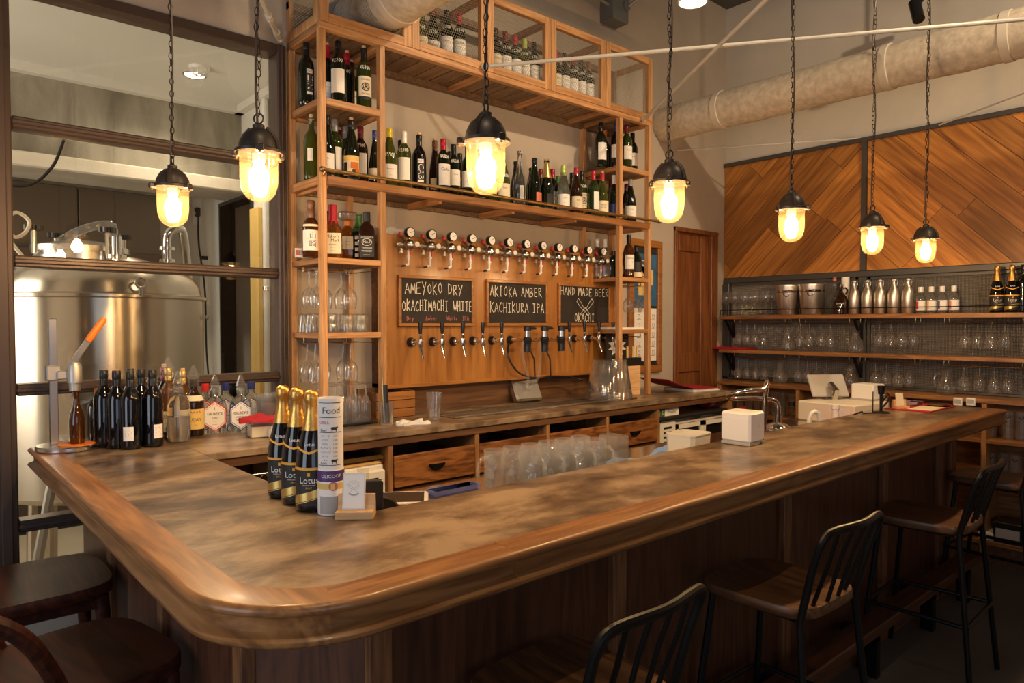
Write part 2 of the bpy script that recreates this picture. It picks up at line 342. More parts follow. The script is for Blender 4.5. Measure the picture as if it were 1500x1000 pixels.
# ================================================================ room shell
YB, XR = 3.42, 5.54
def box_obj(name, boxes, mat, parent=None, c=0, **k):
    b = MB()
    for q in boxes: b.box(*q, c)
    return b.build(name, mat, parent, **k)
struct(box_obj('floor', [((-2.7, -3.4, -.1), (XR+.1, 3.54, 0))], M['floor_concrete']))
struct(box_obj('ceiling', [((-2.7, -3.4, 4.3), (XR+.1, 3.54, 4.4))], M['ceiling_paint']))
WX0, WX1, WZ0, WZ1 = .29, 1.492, .50, 2.93
DX0, DX1, DZ1 = 4.775, 5.40, 2.335
struct(box_obj('wall_back', [((-2.7, YB, 0), (WX0, YB+.12, 4.3)), ((WX0, YB, 0), (WX1, YB+.12, WZ0)), ((WX0, YB, WZ1), (WX1, YB+.12, 4.3)),
        ((WX1, YB, 0), (DX0, YB+.12, 4.3)), ((DX0, YB, DZ1), (DX1, YB+.12, 4.3)), ((DX1, YB, 0), (XR+.1, YB+.12, 4.3))], M['plaster_back']))
struct(box_obj('wall_right', [((XR, -3.4, 0), (XR+.12, YB, 4.3))], M['plaster_right']))
struct(box_obj('wall_left', [((-2.75, -3.4, 0), (-2.62, YB, .6)), ((-2.75, -3.4, 3.0), (-2.62, YB, 4.3)), ((-2.75, -3.4, .6), (-2.62, .4, 3)), ((-2.75, 2.2, .6), (-2.62, YB, 3))], M['plaster_back']))
struct(box_obj('wall_front', [((-2.7, -3.4, 0), (XR+.1, -3.28, .5)), ((-2.7, -3.4, 2.9), (XR+.1, -3.28, 4.3)), ((-2.7, -3.4, .5), (-2.0, -3.28, 2.9)), ((.8, -3.4, .5), (XR+.1, -3.28, 2.9))], M['plaster_back']))
# window to the brew room
w1 = struct(put('window_1', None)); FB = M['frame_bronze']; y0, y1 = 3.385, 3.50
for nme, a, b in (('frame_jamb', (WX0, y0, WZ0), (WX0+.075, y1, WZ1)), ('frame_jamb', (WX1-.045, y0, WZ0), (WX1, y1, WZ1)), ('frame_head', (WX0+.0755, y0, WZ1-.05), (WX1-.0455, y1, WZ1)), ('frame_sill', (WX0+.0755, y0, WZ0), (WX1-.0455, y1, WZ0+.06))):
    g = MB().box(a, b, .006)
    if 'jamb' in nme:
        g.box((a[0]+.018, y0-.012, a[2]), (b[0]-.02, y0+.01, b[2]), .004)
    g.build(nme, FB, w1)
MZ = [.735, 1.285, 1.80, 2.35]
for z in MZ:
    MB().box((WX0+.0755, y0+.01, z-.024), (WX1-.0455, y1-.02, z+.024), .006).box((WX0+.0755, y0-.002, z-.009), (WX1-.0455, y0+.02, z+.009), .004).build('mullion', FB, w1)
zz = [WZ0+.05]+MZ+[WZ1-.04]
for a, b in zip(zz, zz[1:]): MB().box((WX0+.07, 3.44, a), (WX1-.04, 3.446, b)).build('pane', M['glass_window'], w1)
# panel door at the far end of the back wall
d1 = struct(put('door_1', None)); WD = M['wood_door']
MB().box((DX0, 3.40, 0), (DX0+.035, 3.54, DZ1), .004).build('door_jamb', WD, d1); MB().box((DX1-.10, 3.40, 0), (DX1, 3.50, DZ1), .004).build('door_jamb', WD, d1)
MB().box((DX0, 3.395, DZ1-.035), (DX1, 3.54, DZ1), .004).build('door_head', WD, d1)
lx0, lx1 = DX0+.035, DX1-.10
leaf = MB().box((lx0, 3.455, 0), (lx1, 3.49, DZ1-.035)).build('door_leaf', WD, d1)
for a, b in (((lx0, 0), (lx0+.07, DZ1-.035)), ((lx1-.11, 0), (lx1, DZ1-.035))): MB().box((a[0], 3.435, a[1]), (b[0], 3.46, b[1]), .004).build('stile', WD, leaf)
for z0, z1 in ((0, .2), (1.14, 1.30), (2.15, DZ1-.035)): MB().box((lx0+.07, 3.436, z0), (lx1-.11, 3.46, z1), .004).build('rail', WD, leaf)
# street windows behind the camera
for n, a, b, ax in (('window_2', (-2.0, -3.38, .5), (.8, -3.3, 2.9), 0), ('window_3', (-2.73, .4, .6), (-2.65, 2.2, 3.0), 1)):
    wn = struct(put(n, None)); g = MB()
    lo, hi = a[ax], b[ax]
    for t in (0, .5, 1):
        p0 = list(a); p1 = list(b); c = lo+(hi-lo)*t; p0[ax] = c-.03; p1[ax] = c+.03; g.box(p0, p1)
    for z in (a[2], b[2]-.05): p0 = list(a); p1 = list(b); p0[2] = z; p1[2] = z+.05; g.box(p0, p1)
    g.build('window_frame', FB, wn)

# ---------------- brew room behind the glass
struct(box_obj('floor_brew_room', [((-1.4, 3.54, -.1), (2.4, 6.7, 0))], M['brew_floor']))
struct(box_obj('ceiling_brew_room', [((-1.4, 3.54, 3.3), (2.4, 6.7, 3.4))], M['white_paint']))
struct(box_obj('wall_brew_back', [((-1.4, 6.5, 0), (2.9, 6.6, 3.3))], M['white_paint']))
struct(box_obj('wall_brew_right', [((2.16, 3.54, 0), (2.26, 5.56, 3.3)), ((2.16, 6.24, 0), (2.26, 6.5, 3.3)), ((2.16, 5.56, 2.56), (2.26, 6.24, 3.3))], M['white_paint']))
struct(box_obj('wall_brew_left', [((-1.4, 3.54, 0), (-1.3, 6.7, 3.3))], M['white_paint']))
struct(box_obj('trim_ceiling_beam', [((-1.3, 5.77, 2.68), (2.16, 6.15, 3.3))], M['concrete']))
struct(box_obj('trim_beam_ledge', [((-1.3, 5.66, 2.60), (2.16, 6.15, 2.70))], M['concrete_pale'], c=.01))
struct(box_obj('trim_cornice', [((-1.3, 5.70, 3.24), (2.16, 5.772, 3.3)), ((2.10, 3.54, 3.24), (2.16, 5.77, 3.3))], M['white_paint']))
struct(box_obj('wall_corridor', [((2.8, 5.2, 0), (2.9, 6.5, 2.7)), ((2.26, 5.2, 0), (2.8, 5.3, 2.7)), ((2.26, 5.2, 2.7), (2.9, 6.5, 2.75)), ((2.26, 5.2, -.1), (2.9, 6.5, 0))], M['frame_bronze']))
dr = struct(put('door_2', None)); MB().box((2.14, 5.53, 0), (2.27, 5.56, 2.59)).box((2.14, 6.24, 0), (2.27, 6.27, 2.59)).box((2.14, 5.56, 2.56), (2.27, 6.24, 2.59)).build('door_frame', M['black_plastic'], dr)
MB().box((2.125, 5.36, .02), (2.158, 5.53, 2.45), .003).build('door_leaf', M['paper_yellow'], dr)
# brewing tank
def tank(name, label, c, r, z0, zs, dome, mat):
    t = thing(name, label, 'brewing tank', c)
    MB().lathe([(0, z0-.1), (r*.5, z0-.06), (r*.95, z0), (r, z0+.03), (r, zs-.05)], 48).build('shell', mat, t)
    MB().lathe([(r+.004, zs-.05), (r+.022, zs-.045), (r+.022, zs-.03), (r-.01, zs-.02), (r-.02, zs+.03), (r*.92, zs+.075), (r*.72, zs+.075+dome*.5), (r*.4, zs+.075+dome*.9), (0, zs+.075+dome)], 48).build('domed_lid', mat, t)
    for k in range(4):
        a = R(45+90*k); p = Vector((math.cos(a)*r*.82, math.sin(a)*r*.82, 0))
        MB().tube([p*1.05+Vector((0, 0, .0)), p+Vector((0, 0, z0+.08))], .03, 10).cyl(p*1.05, p*1.05+Vector((0, 0, .015)), .05, 12).build('leg', mat, t)
    return t
plain('tank_steel', (.60, .53, .44), .27, 1)
_b = M['tank_steel'].node_tree.nodes['Principled BSDF']; _b.inputs['Anisotropic'].default_value = .85; _b.inputs['Anisotropic Rotation'].default_value = .25
_t = N(M['tank_steel'].node_tree, 'ShaderNodeTangent', direction_type='RADIAL', axis='Z'); L(M['tank_steel'].node_tree, _t.outputs[0], _b.inputs['Tangent'])
plain('tank_dark', (.13, .11, .09), .35, .9)
TC = (.915, 4.62)
tk = tank('steel_brewing_tank', 'large stainless steel brewing tank with domed lid behind the window', (TC[0], TC[1], 0), .535, .62, 1.735, .13, M['tank_steel'])
zt = 1.735+.075+.11
ST = M['steel']
MB().lathe([(.22, zt-.06), (.22, zt+.02), (.24, zt+.02), (.24, zt+.05), (.1, zt+.085), (0, zt+.09)], 24, (-.12, -.1, 0)).build('manhole_cover', ST, tk)
for k in range(4):
    a = R(20+90*k); p = Vector((-.12+.245*math.cos(a), -.1+.245*math.sin(a), zt))
    e = MB().cyl(p, p+Vector((0, 0, .14)), .014, 10).build('clamp_bolt', ST, tk)
    g = MB().lathe([(0, .12), (.03, .12), (.03, .15), (0, .155)], 10)
    for j in range(6): t = R(60*j); g.cyl((.032*math.cos(t), .032*math.sin(t), .122), (.032*math.cos(t), .032*math.sin(t), .148), .012, 6)
    g.build('clamp_knob', M['black_plastic'], e, loc=p)
MB().tube(smooth([(.27, -.30, zt-.06), (.27, -.30, zt+.10), (.28, -.31, zt+.15), (.32, -.31, zt+.175), (.36, -.28, zt+.165), (.40, -.2, zt+.06), (.43, -.14, zt-.1)]), .024, 12).build('outlet_pipe', M['chrome'], tk)
for z in (-.02, .05): MB().cyl((.27, -.30, zt+z), (.27, -.30, zt+z+.018), .042, 14).build('pipe_clamp', M['chrome'], tk)
MB().cyl((.0, -.36, zt-.08), (.0, -.36, zt+.10), .026, 12).cyl((.0, -.36, zt-.02), (.0, -.36, zt), .05, 14).build('vent_pipe', M['chrome'], tk)
MB().tube(smooth([(-.42, -.2, zt-.1), (-.2, -.3, zt+.1), (-.02, -.3, zt+.17), (.02, -.2, zt+.1)]), .022, 10).build('vapour_hose', M['glass_plastic'], tk)
g = MB().tube([(.07+.026*math.cos(R(a)), -.556, 1.765+.026*math.sin(R(a))) for a in range(0, 360, 30)], .007, 8, True).cyl((.07, -.55, 1.70), (.07, -.555, 1.74), .01, 8); g.build('lifting_eye', ST, tk)
MB().tube([(.52+.0, -.2+.02*math.cos(R(a)), 1.60+.025*math.sin(R(a))) for a in range(180, 370, 30)], .005, 6).build('lifting_eye', ST, tk)
MB().cyl((-.20, -.50, 1.2), (-.20, -.56, 1.2), .05, 16).cyl((-.20, -.55, 1.2), (-.20, -.62, 1.2), .034, 12).build('sample_port', M['chrome'], tk)
t2 = thing('dark_steel_partition', 'dark steel cold-store partition standing behind the brewing tank', 'partition', (0, 6.2, 0))
for k in range(5): MB().box((-1.24+k*.58, 0, .05), (-1.24+(k+1)*.58-.006, .25, 2.59), .004).build('steel_panel', M['tank_dark'], t2)
MB().box((-1.24, -.03, 2.02), (1.655, 0, 2.11), .004).build('rail', M['frame_bronze'], t2); MB().box((-1.24, .01, 0), (1.655, .25, .05)).build('plinth', M['black_plastic'], t2)
hs = thing('white_cable_loop', 'pale cables hanging in loops at the tank top beside the window', 'cable')
MB().tube(smooth([(.34, 4.25, 2.14), (.36, 4.22, 2.2), (.40, 4.2, 2.18), (.42, 4.2, 2.08), (.45, 4.2, 1.98), (.50, 4.22, 2.0), (.52, 4.22, 2.06), (.47, 4.23, 2.1), (.42, 4.23, 2.05), (.44, 4.25, 1.97), (.5, 4.26, 1.88)]), .009, 6).build('cable', M['cream_plastic'], hs)
MB().tube(smooth([(.25, 4.3, 2.27), (.5, 4.28, 2.24), (.62, 4.25, 2.34), (.68, 4.24, 2.5)]), .008, 6).build('cable', M['black_plastic'], hs)
# ceiling fittings in the brew room
p = onZ(292, 98, 3.3); sd = thing('smoke_detector', 'white caged smoke detector on the ceiling behind the window', 'smoke detector', p)
MB().lathe([(0, -.02), (.062, -.02), (.07, 0), (0, 0)], 20).build('base', M['white_plastic'], sd)
g = MB()
for k in range(6): t = R(60*k); g.tube([(.058*math.cos(t), .058*math.sin(t), -.02), (.045*math.cos(t), .045*math.sin(t), -.05), (.02*math.cos(t), .02*math.sin(t), -.055)], .004, 5)
g.lathe([(.018, -.06), (.03, -.06), (.03, -.052), (.018, -.052)], 12); g.build('cage', M['white_plastic'], sd)
p = onZ(285, 110, 3.3); dl = thing('recessed_downlight', 'lit round recessed downlight in the ceiling behind the window', 'downlight', p)
MB().lathe([(.065, -.001), (.075, -.006), (.08, 0)], 24).build('trim_ring', M['steel'], dl)
MB().lathe([(0, -.002), (.065, -.002)], 24).build('lens', emit('downlight_lens', (1, .86, .66), 14), dl)
spot('downlight_beam', p-Vector((0, 0, .03)), p-Vector((.5, .4, 3)), 45, (1, .84, .62), 150, .6, .06)
area('brew_room_daylight', (-1.2, 4.6, 1.9), (1.0, 4.7, 1.7), 1.2, 1.8, 40, (1, .92, .80))
# things on the brew room back wall
q = thing('wall_socket_outlet', 'white wall outlet with plug and hanging black cord behind the window', 'outlet', (2.03, 6.5, 2.54)); MB().box((-.04, -.012, -.12), (.04, 0, .12), .004).build('cover_plate', M['white_plastic'], q); MB().box((-.025, -.05, -.05), (.02, -.012, .03), .008).build('plug', M['black_plastic'], q)
MB().tube(smooth([(0, -.045, -.04), (.0, -.05, -.3), (.05, -.04, -.7), (.06, -.04, -1.3), (.12, -.04, -1.9)]), .008, 6).build('cord', M['black_plastic'], q); MB().tube(smooth([(-.02, -.04, -.03), (-.1, -.05, .02), (-.2, -.05, -.2), (-.3, -.05, -.42), (-.42, -.05, -.46)]), .006, 6).build('cord', M['cream_plastic'], q)
for i, (x, z, w_, h_, l) in enumerate(((1.88, 1.84, .12, .36, 'white paper sheet pinned low on the brew room wall'), (1.97, 1.50, .10, .44, 'long white paper notice hanging beside the black cord'), (2.09, 1.93, .085, .42, 'white clipboard sheet on the brew room wall near doorway'))):
    q = thing('wall_notice', l, 'paper', (x, 6.5, z), 0, 'notices on the brew room wall'); MB().box((-w_/2, -.006, -h_/2), (w_/2, 0, h_/2)).build('sheet', M['paper'], q); MB().box((-.03, -.012, h_/2-.02), (.03, -.006, h_/2+.01)).build('clip', M['black_metal'], q)
q = thing('white_drain_pipe', 'pale vertical pipe running down the brew room side wall', 'pipe', (2.13, 5.22, 0)); MB().cyl((0, 0, 0), (0, 0, 3.24), .022, 14).build('pipe', M['white_plastic'], q)
for z in (.6, 1.8, 2.9): MB().cyl((0, 0, z), (0, 0, z+.03), .028, 14).box((0, -.01, z), (.03, .01, z+.03)).build('pipe_bracket', M['steel'], q)
q = thing('steel_trestle', 'grey steel A-frame trestle standing behind the lower window panes', 'stand', (.62, 3.95, 0))
for s in (-1, 1): MB().tube([(s*.20, 0, 0), (s*.03, 0, .98)], .022, 8).build('leg', M['galv'], q)
MB().beam((-.16, 0, .3), (.16, 0, .3), .03, .03).build('crossbar', M['galv'], q); MB().beam((0, -.2, .98), (0, .12, .98), .05, .05).build('top_bar', M['galv'], q)

# ================================================================ L-shaped bar
def rim_path():
    pts = [((.40, 3.41), (-1, 0))]; pts.append(((.40, 1.40), (-1, 0)))
    for i in range(1, 15):
        a = R(180+90*i/14.0); pts.append(((.67+.27*math.cos(a), 1.40+.27*math.sin(a)), (math.cos(a), math.sin(a))))
    return pts
bar = thing('bar_counter', 'long L-shaped bar counter with clouded stone top and worn wooden rim', 'bar counter')
PROF = [(-.09, 1.012), (-.09, 1.05), (-.014, 1.05), (-.005, 1.0475), (0, 1.041), (0, 1.035), (-.005, 1.029), (-.016, 1.026), (-.020, 1.021), (-.020, .997), (-.015, .992), (-.004, .990), (.001, .985), (.001, .979), (-.004, .973), (-.014, .971), (-.05, .971), (-.05, 1.012)]
def rim(name, path, mat, parent):
    g = MB(); n = len(PROF)
    for (x, y), (nx, ny) in path:
        for d, z in PROF: g.v.append((x+nx*d, y+ny*d, z))
    for i in range(len(path)-1):
        for k in range(n): l = (k+1) % n; g.f.append((i*n+k, i*n+l, (i+1)*n+l, (i+1)*n+k))
    g.f.append(tuple(range(n))); g.f.append(tuple(reversed(range((len(path)-1)*n, len(path)*n))))
    return g.build(name, mat, parent, 40)
pth = rim_path()
rim('rim_board', pth[:13], M['wood_rim_y'], bar)
rim('rim_board', pth[12:]+[((.70, 1.13), (0, -1)), ((1.02, 1.13), (0, -1))], M['wood_rim'], bar)
rim('rim_board', [((1.021, 1.13), (0, -1)), ((2.9, 1.13), (0, -1))], M['wood_rim'], bar)
rim('rim_board', [((2.901, 1.13), (0, -1)), ((4.80, 1.13), (0, -1))], M['wood_rim'], bar)
seam = [(x-nx*.0905, y-ny*.0905) for (x, y), (nx, ny) in pth]
# stone top as quads between the seam and the inner edge
st = MB()
g2 = [(.49, 3.41)]+seam[1:]+[(4.80, 1.2205), (4.80, 1.64), (.885, 1.64), (.885, 3.41)]
st.prism(g2, 1.018, 1.049); st.build('stone_top', M['stone_top'], bar)
MB().box((.875, 1.60, .985), (4.80, 1.63, 1.018)).build('inner_edge_board', M['wood_dark'], bar); MB().box((.85, 1.60, .985), (.875, 2.78, 1.018)).build('inner_edge_board', M['wood_dark'], bar)
# body: panels and battens
WB, BT = M['wood_bar'], M['wood_batten']
FY = 1.365
xs = [.775, 1.60, 2.635, 3.62, 4.42]
box_obj('carcass', [((.62, 1.60, .0), (.84, 3.40, .99)), ((.80, FY+.03, 0), (4.70, 1.58, .99))], M['wood_dark'], bar)
for a, b in zip(xs, xs[1:]+[4.70]): MB().box((a+.05 if b < 4.7 else a+.05, FY+.012, .09), (b if b < 4.7 else b, FY+.03, .975)).build('front_panel', WB, bar)
for x in xs: MB().box((x, FY-.012, 0), (x+.06, FY+.02, .975), .003).build('batten', BT, bar)
MB().box((4.62, FY-.005, 0), (4.72, 1.60, .975), .003).build('end_post', BT, bar)
MB().prism([(.595, 1.60), (.775, FY+.01), (.80, FY+.035), (.62, 1.62)], .0, .975).build('corner_panel', WB, bar)
MB().box((.575, 1.58, 0), (.61, 1.63, .975), .003).build('batten', BT, bar)
for y in (2.2, 2.85): MB().box((.575, y, 0), (.61, y+.05, .975), .003).build('batten', BT, bar)
for a, b in ((1.63, 2.2), (2.25, 2.85), (2.9, 3.41)): MB().box((.59, a, .05), (.62, b, .975)).build('side_panel', WB, bar)
MB().box((.80, FY-.03, .0), (4.70, FY-.012, .085), .003).build('skirting', M['wood_dark'], bar)
fr = MB().box((.95, 1.19, .20), (4.60, 1.29, .245), .006).build('footrest_board', M['wood_bar_x'], bar)
for x in (1.1, 1.72, 2.5, 3.2, 3.9, 4.45): MB().box((x-.02, 1.21, 0), (x+.02, 1.27, .20)).box((x-.02, 1.21, .16), (x+.02, FY, .20)).build('footrest_bracket', M['black_metal'], bar)

# prep table on the working side of the bar
pt = thing('steel_prep_table', 'low stainless work table running along the inside of the bar', 'work table')
plain('prep_steel', (.50, .42, .34), .16, 1)
MB().box((.92, 1.645, .89), (4.95, 2.24, .92), .004).build('table_top', M['prep_steel'], pt); MB().box((.92, 2.20, .84), (4.95, 2.235, .89)).build('apron', M['steel'], pt)
for x in (.95, 2.3, 3.6, 4.9):
    for y in (1.68, 2.2): MB().cyl((x, y, 0), (x, y, .89), .02, 10).build('leg', M['steel'], pt)
MB().box((1.0, 1.7, .25), (4.9, 2.18, .27)).build('under_shelf', M['steel'], pt)

# ================================================================ back counter
bc = thing('back_counter', 'stone topped back counter with wooden apron below the beer taps', 'counter')
MB().box((.886, 2.79, 1.02), (4.66, 3.418, 1.05), .003).build('stone_top', M['stone_top'], bc)
MB().box((.886, 2.80, .985), (4.65, 2.84, 1.02)).build('apron', M['wood_dark'], bc)
MB().box((.886, 3.36, 0), (4.65, 3.41, 1.02)).build('back_board', M['wood_dark'], bc)
DXs = [1.742, 2.249, 2.76, 3.268]
for i, x in enumerate([1.712, 2.226, 2.736, 3.244, 3.745]): MB().box((x, 2.805, 0), (x+.03-.004, 3.36, .985), .002).build('upright', M['wood_frame'], bc)
MB().box((4.615, 2.805, 0), (4.645, 3.36, .985)).build('upright', M['wood_frame'], bc)
MB().box((1.712, 2.83, .70), (3.77, 3.36, .715)).build('drawer_shelf', M['wood_dark'], bc)
MB().box((1.712, 2.83, .10), (3.77, 2.845, .70)).build('lower_front', M['wood_dark'], bc)
dn = ['leftmost', 'second', 'third', 'rightmost']
for i, x in enumerate(DXs):
    d = thing('counter_drawer', f'{dn[i]} wooden drawer with cup pull under the back counter', 'drawer', (x, 2.80, .715), 0, 'drawers under the back counter'); wd = .478
    MB().box((0, 0, .065), (wd, .02, .215), .003).build('drawer_front', M['wood_drawer'], d)
    MB().box((.01, .02, .07), (.022, .5, .18)).box((wd-.022, .02, .07), (wd-.01, .5, .18)).box((.01, .49, .07), (wd-.01, .5, .18)).box((.01, .02, 0), (wd-.01, .5, .07)).build('drawer_box', M['wood_dark'], d)
    g = MB(); n = 10
    for k in range(n+1):
        t = math.pi+math.pi*k/n; g.v += [(wd/2+.048*math.cos(t), -.001, .155+.034*math.sin(t)), (wd/2+.04*math.cos(t), -.018, .155+.026*math.sin(t))]
    g.v += [(wd/2, -.001, .155), (wd/2, -.018, .155)]
    for k in range(n): g.f += [(2*k, 2*k+2, 2*k+3, 2*k+1), (2*k+1, 2*k+3, 2*n+3), ]
    g.build('cup_pull', M['black_metal'], d)
# things kept in the drawers
for i, (dx, n_) in enumerate(((1, 4), (2, 8))):
    for k in range(n_):
        x = DXs[dx]+.06+k*.048; t = tag(MB().lathe([(0, 0), (.019, 0), (.022, .11), (.0195, .11), (.017, .004)], 12).build('small_glass', M['glass'], loc=(x, 2.86, .785)), f'small clear glass, {ordn(k)} in the {dn[dx]} back counter drawer', 'glass', 'small glasses in the drawers')
# fridges
def fridge1():
    t = thing('glass_front_fridge', 'small white undercounter fridge with brass-coloured top beside the drawers', 'fridge', (1.28, 2.83, 0))
    MB().box((0, .0, .05), (.425, .5, .90), .01).build('body', M['cream_plastic'], t)
    MB().box((-.005, -.012, .902), (.43, .5, .942), .016).build('top', M['brass'], t)
    dd = MB().box((.02, -.03, .08), (.415, 0, .88), .008).build('door', M['cream_plastic'], t)
    MB().box((.06, -.034, .13), (.375, -.028, .845)).build('pane', M['glass_window'], dd); MB().box((.06, -.031, .13), (.375, -.0295, .845)).build('dark_interior', M['black_plastic'], dd)
    for x in (.03, .39):
        for y in (.03, .46): MB().cyl((x, y, 0), (x, y, .05), .02, 8).build('foot', M['black_plastic'], t)
    return t
fridge1()
t = thing('undercounter_fridge', 'wide undercounter bottle fridge with vent slots and sliding glass doors', 'fridge', (3.785, 2.815, 0))
MB().box((0, .02, .06), (.82, .54, .885), .006).build('body', M['cream_plastic'], t); MB().box((-.004, -.01, .887), (.825, .54, .925), .012).build('top', M['black_plastic'], t)
pn = MB().box((0, -.004, .1), (.17, .02, .885)).build('vent_panel', M['cream_plastic'], t)
for k in range(6): MB().box((.04, -.007, .845-k*.032), (.125, -.002, .858-k*.032)).build('vent_slot', M['black_plastic'], pn)
for a, b, yy in ((.185, .50, .0), (.50, .815, -.008)):
    dd = MB().box((a, yy, .1), (a+.028, yy+.02, .86)).box((b-.028, yy, .1), (b, yy+.02, .86)).box((a, yy, .83), (b, yy+.02, .86)).box((a, yy, .1), (b, yy+.02, .13)).build('sliding_door', M['cream_plastic'], t); MB().box((a+.028, yy+.008, .13), (b-.028, yy+.012, .83)).build('pane', M['glass_window'], dd)
MB().box((.185, .012, .1), (.815, .021, .86)).build('dark_interior', M['black_plastic'], t)
for x in (.04, .78):
    for y in (.05, .5): MB().cyl((x, y, 0), (x, y, .06), .02, 8).build('foot', M['black_plastic'], t)
t = thing('wire_rack', 'chromed wire rack with zigzag rail below the back counter corner', 'rack', (.90, 2.85, 0))
for z in (.885, .93): MB().cyl((0, 0, z), (.36, 0, z), .004, 6).build('rail', M['steel'], t)
MB().tube([(.02+.045*k, 0, .93 if k % 2 else .885) for k in range(8)], .003, 6).build('zigzag', M['steel'], t)
for x in (.01, .35): MB().cyl((x, 0, 0), (x, 0, .96), .012, 8).build('post', M['steel'], t)
# ================================================================ timber bottle shelving
rk = thing('timber_shelving', 'tall pine bottle shelving with two towers bridged by wire-fronted cabinets', 'shelving')
WS, WZm, WY, WBd = M['wood_shelf'], M['wood_shelf_z'], M['wood_shelf_y'], M['wood_board']
YF, PB = 3.05, 3.415
ZS = dict(A=2.606, B=2.245, C=1.862, D=1.507)
TX = [(1.508, 1.538), (1.826, 1.856), (3.655, 3.687), (3.965, 3.997)]
for a, b in TX:
    MB().box((a, YF, 1.05), (b, YF+.036, 2.921), .002).build('post', WZm, rk); MB().box((a, PB-.036, 1.05), (b, PB, 2.914), .002).build('post', WZm, rk)
def shelf(x0, x1, z, h, boards=True, n=4, axis='y'):
    MB().box((x0, YF, z-h), (x1, YF+.03, z), .002).build('shelf_rail', WS, rk); MB().box((x0, PB-.03, z-h), (x1, PB, z), .002).build('shelf_rail', WS, rk)
    for xa in (x0-.029, x1+.001): MB().box((xa, YF+.037, z-h), (xa+.027, PB-.037, z-.001), .002).build('shelf_rail', WY, rk)
    if boards:
        ww = (x1-x0)/n
        for k in range(n):
            MB().box((x0+k*ww+.003, YF+.03, z-.020), (x0+(k+1)*ww-.003, PB-.03, z-.002)).build('shelf_board', WBd, rk)
for a, b in ((TX[0][1], TX[1][0]), (TX[2][1], TX[3][0])):
    shelf(a+.0005, b-.0005, ZS['A'], .033); shelf(a+.0005, b-.0005, ZS['C'], .028); shelf(a+.0005, b-.0005, ZS['D'], .028)
# long middle shelf with brass guard rail
MB().box((1.5385, YF-.012, 2.203), (3.9645, YF-.0005, 2.243), .002).build('long_shelf_rail', M['wood_rim'], rk)
for a, b in ((1.5385, 1.8255), (1.8565, 3.6545), (3.6875, 3.9645)): MB().box((a, YF, 2.203), (b, YF+.03, 2.242)).build('shelf_rail', WS, rk); MB().box((a, PB-.03, 2.203), (b, PB, 2.242)).build('shelf_rail', WBd, rk)
for xa in (1.509, 3.967): MB().box((xa, YF+.037, 2.203), (xa+.027, PB-.037, 2.243), .002).build('shelf_rail', WY, rk)
for k, (a, b) in enumerate(((1.54, 2.3), (2.3, 3.1), (3.1, 3.963))): MB().box((a+.001, YF+.03, 2.226), (b-.001, PB-.03, 2.2445)).build('long_shelf_board', M['wood_dark'], rk)
for x in (1.54, 2.2, 2.72, 3.25, 3.93): MB().box((x, YF+.03, 2.190), (x+.02, PB-.03, 2.226)).build('shelf_bearer', WY, rk)
gr = MB().cyl((1.50, YF-.03, 2.262), (4.05, YF-.03, 2.262), .009, 10).build('guard_rail', M['brass'], rk)
for x in (1.50, 4.05): MB().sphere((x, YF-.03, 2.262), .014, 10, 8).build('rail_end_knob', M['bronze_knob'], gr)
for x in (1.522, 2.42, 3.3, 3.67): MB().cyl((x, YF+.01, 2.238), (x, YF-.03, 2.262), .006, 8).build('rail_stand', M['brass'], gr)
# top cabinets
MB().box((1.508, YF, 2.922), (4.005, YF+.035, 2.955), .002).build('cabinet_base_rail', WS, rk); MB().box((1.508, PB-.035, 2.915), (4.005, PB, 2.955), .002).build('cabinet_base_rail', WBd, rk)
for x in (1.512, 1.83, 2.48, 3.0, 3.5, 3.66, 3.97): MB().box((x, YF+.035, 2.92), (x+.03, PB-.035, 2.945), .002).build('cabinet_bearer', WY, rk)
n = 24; wv = (4.0-1.51)/n
for k in range(n): MB().box((1.51+k*wv+.004, YF+.02, 2.945), (1.51+(k+1)*wv-.004, PB-.02, 2.955)).build('cabinet_floor_slat', WBd, rk)
ZC0, ZC1 = 2.956, 3.387
DV = [1.508, 2.014, 2.513, 3.010, 3.514, 4.005]
def wire_mesh(w_, h_, cell=.0155):
    g = MB(); dx = cell; dy = cell*.86; r = .0009
    ny = int(h_/dy)+1; nx = int(w_/dx)+1
    def seg(p, q):
        x0, z0 = p; x1, z1 = q
        if min(x0, x1) < 0 or max(x0, x1) > w_ or min(z0, z1) < 0 or max(z0, z1) > h_: return
        g.tube([(x0, 0, z0), (x1, 0, z1)], r, 3, caps=False)
    for j in range(ny):
        for i in range(nx+1):
            x = i*dx+(dx/2 if j % 2 else 0); z = j*dy
            a = (x, z); b = (x, z+dy*.58); seg(a, b); seg(b, (x-dx/2, z+dy)); seg(b, (x+dx/2, z+dy))
    return g
mm = wire_mesh(.415, .345).mesh('wire_mesh', M['wire'], 0)
for i in range(5):
    a, b = DV[i]+.002, DV[i+1]-.002; d = put('cabinet_door', None, rk, loc=(a, YF-.002, 0)); wd = b-a
    for nme, q0, q1 in (('stile', (0, ZC0), (.045, ZC1)), ('stile', (wd-.045, ZC0), (wd, ZC1)), ('rail', (.045, ZC0), (wd-.045, ZC0+.044)), ('rail', (.045, ZC1-.044), (wd-.045, ZC1))):
        MB().box((q0[0], 0, q0[1]), (q1[0], .03, q1[1]), .002).build(nme, WS if nme == 'rail' else WZm, d)
    tag(put('wire_mesh', mm, d, loc=((wd-.415)/2, .022, ZC0+.043), scale=((wd-.085)/.415, 1, 1)), kind='stuff')
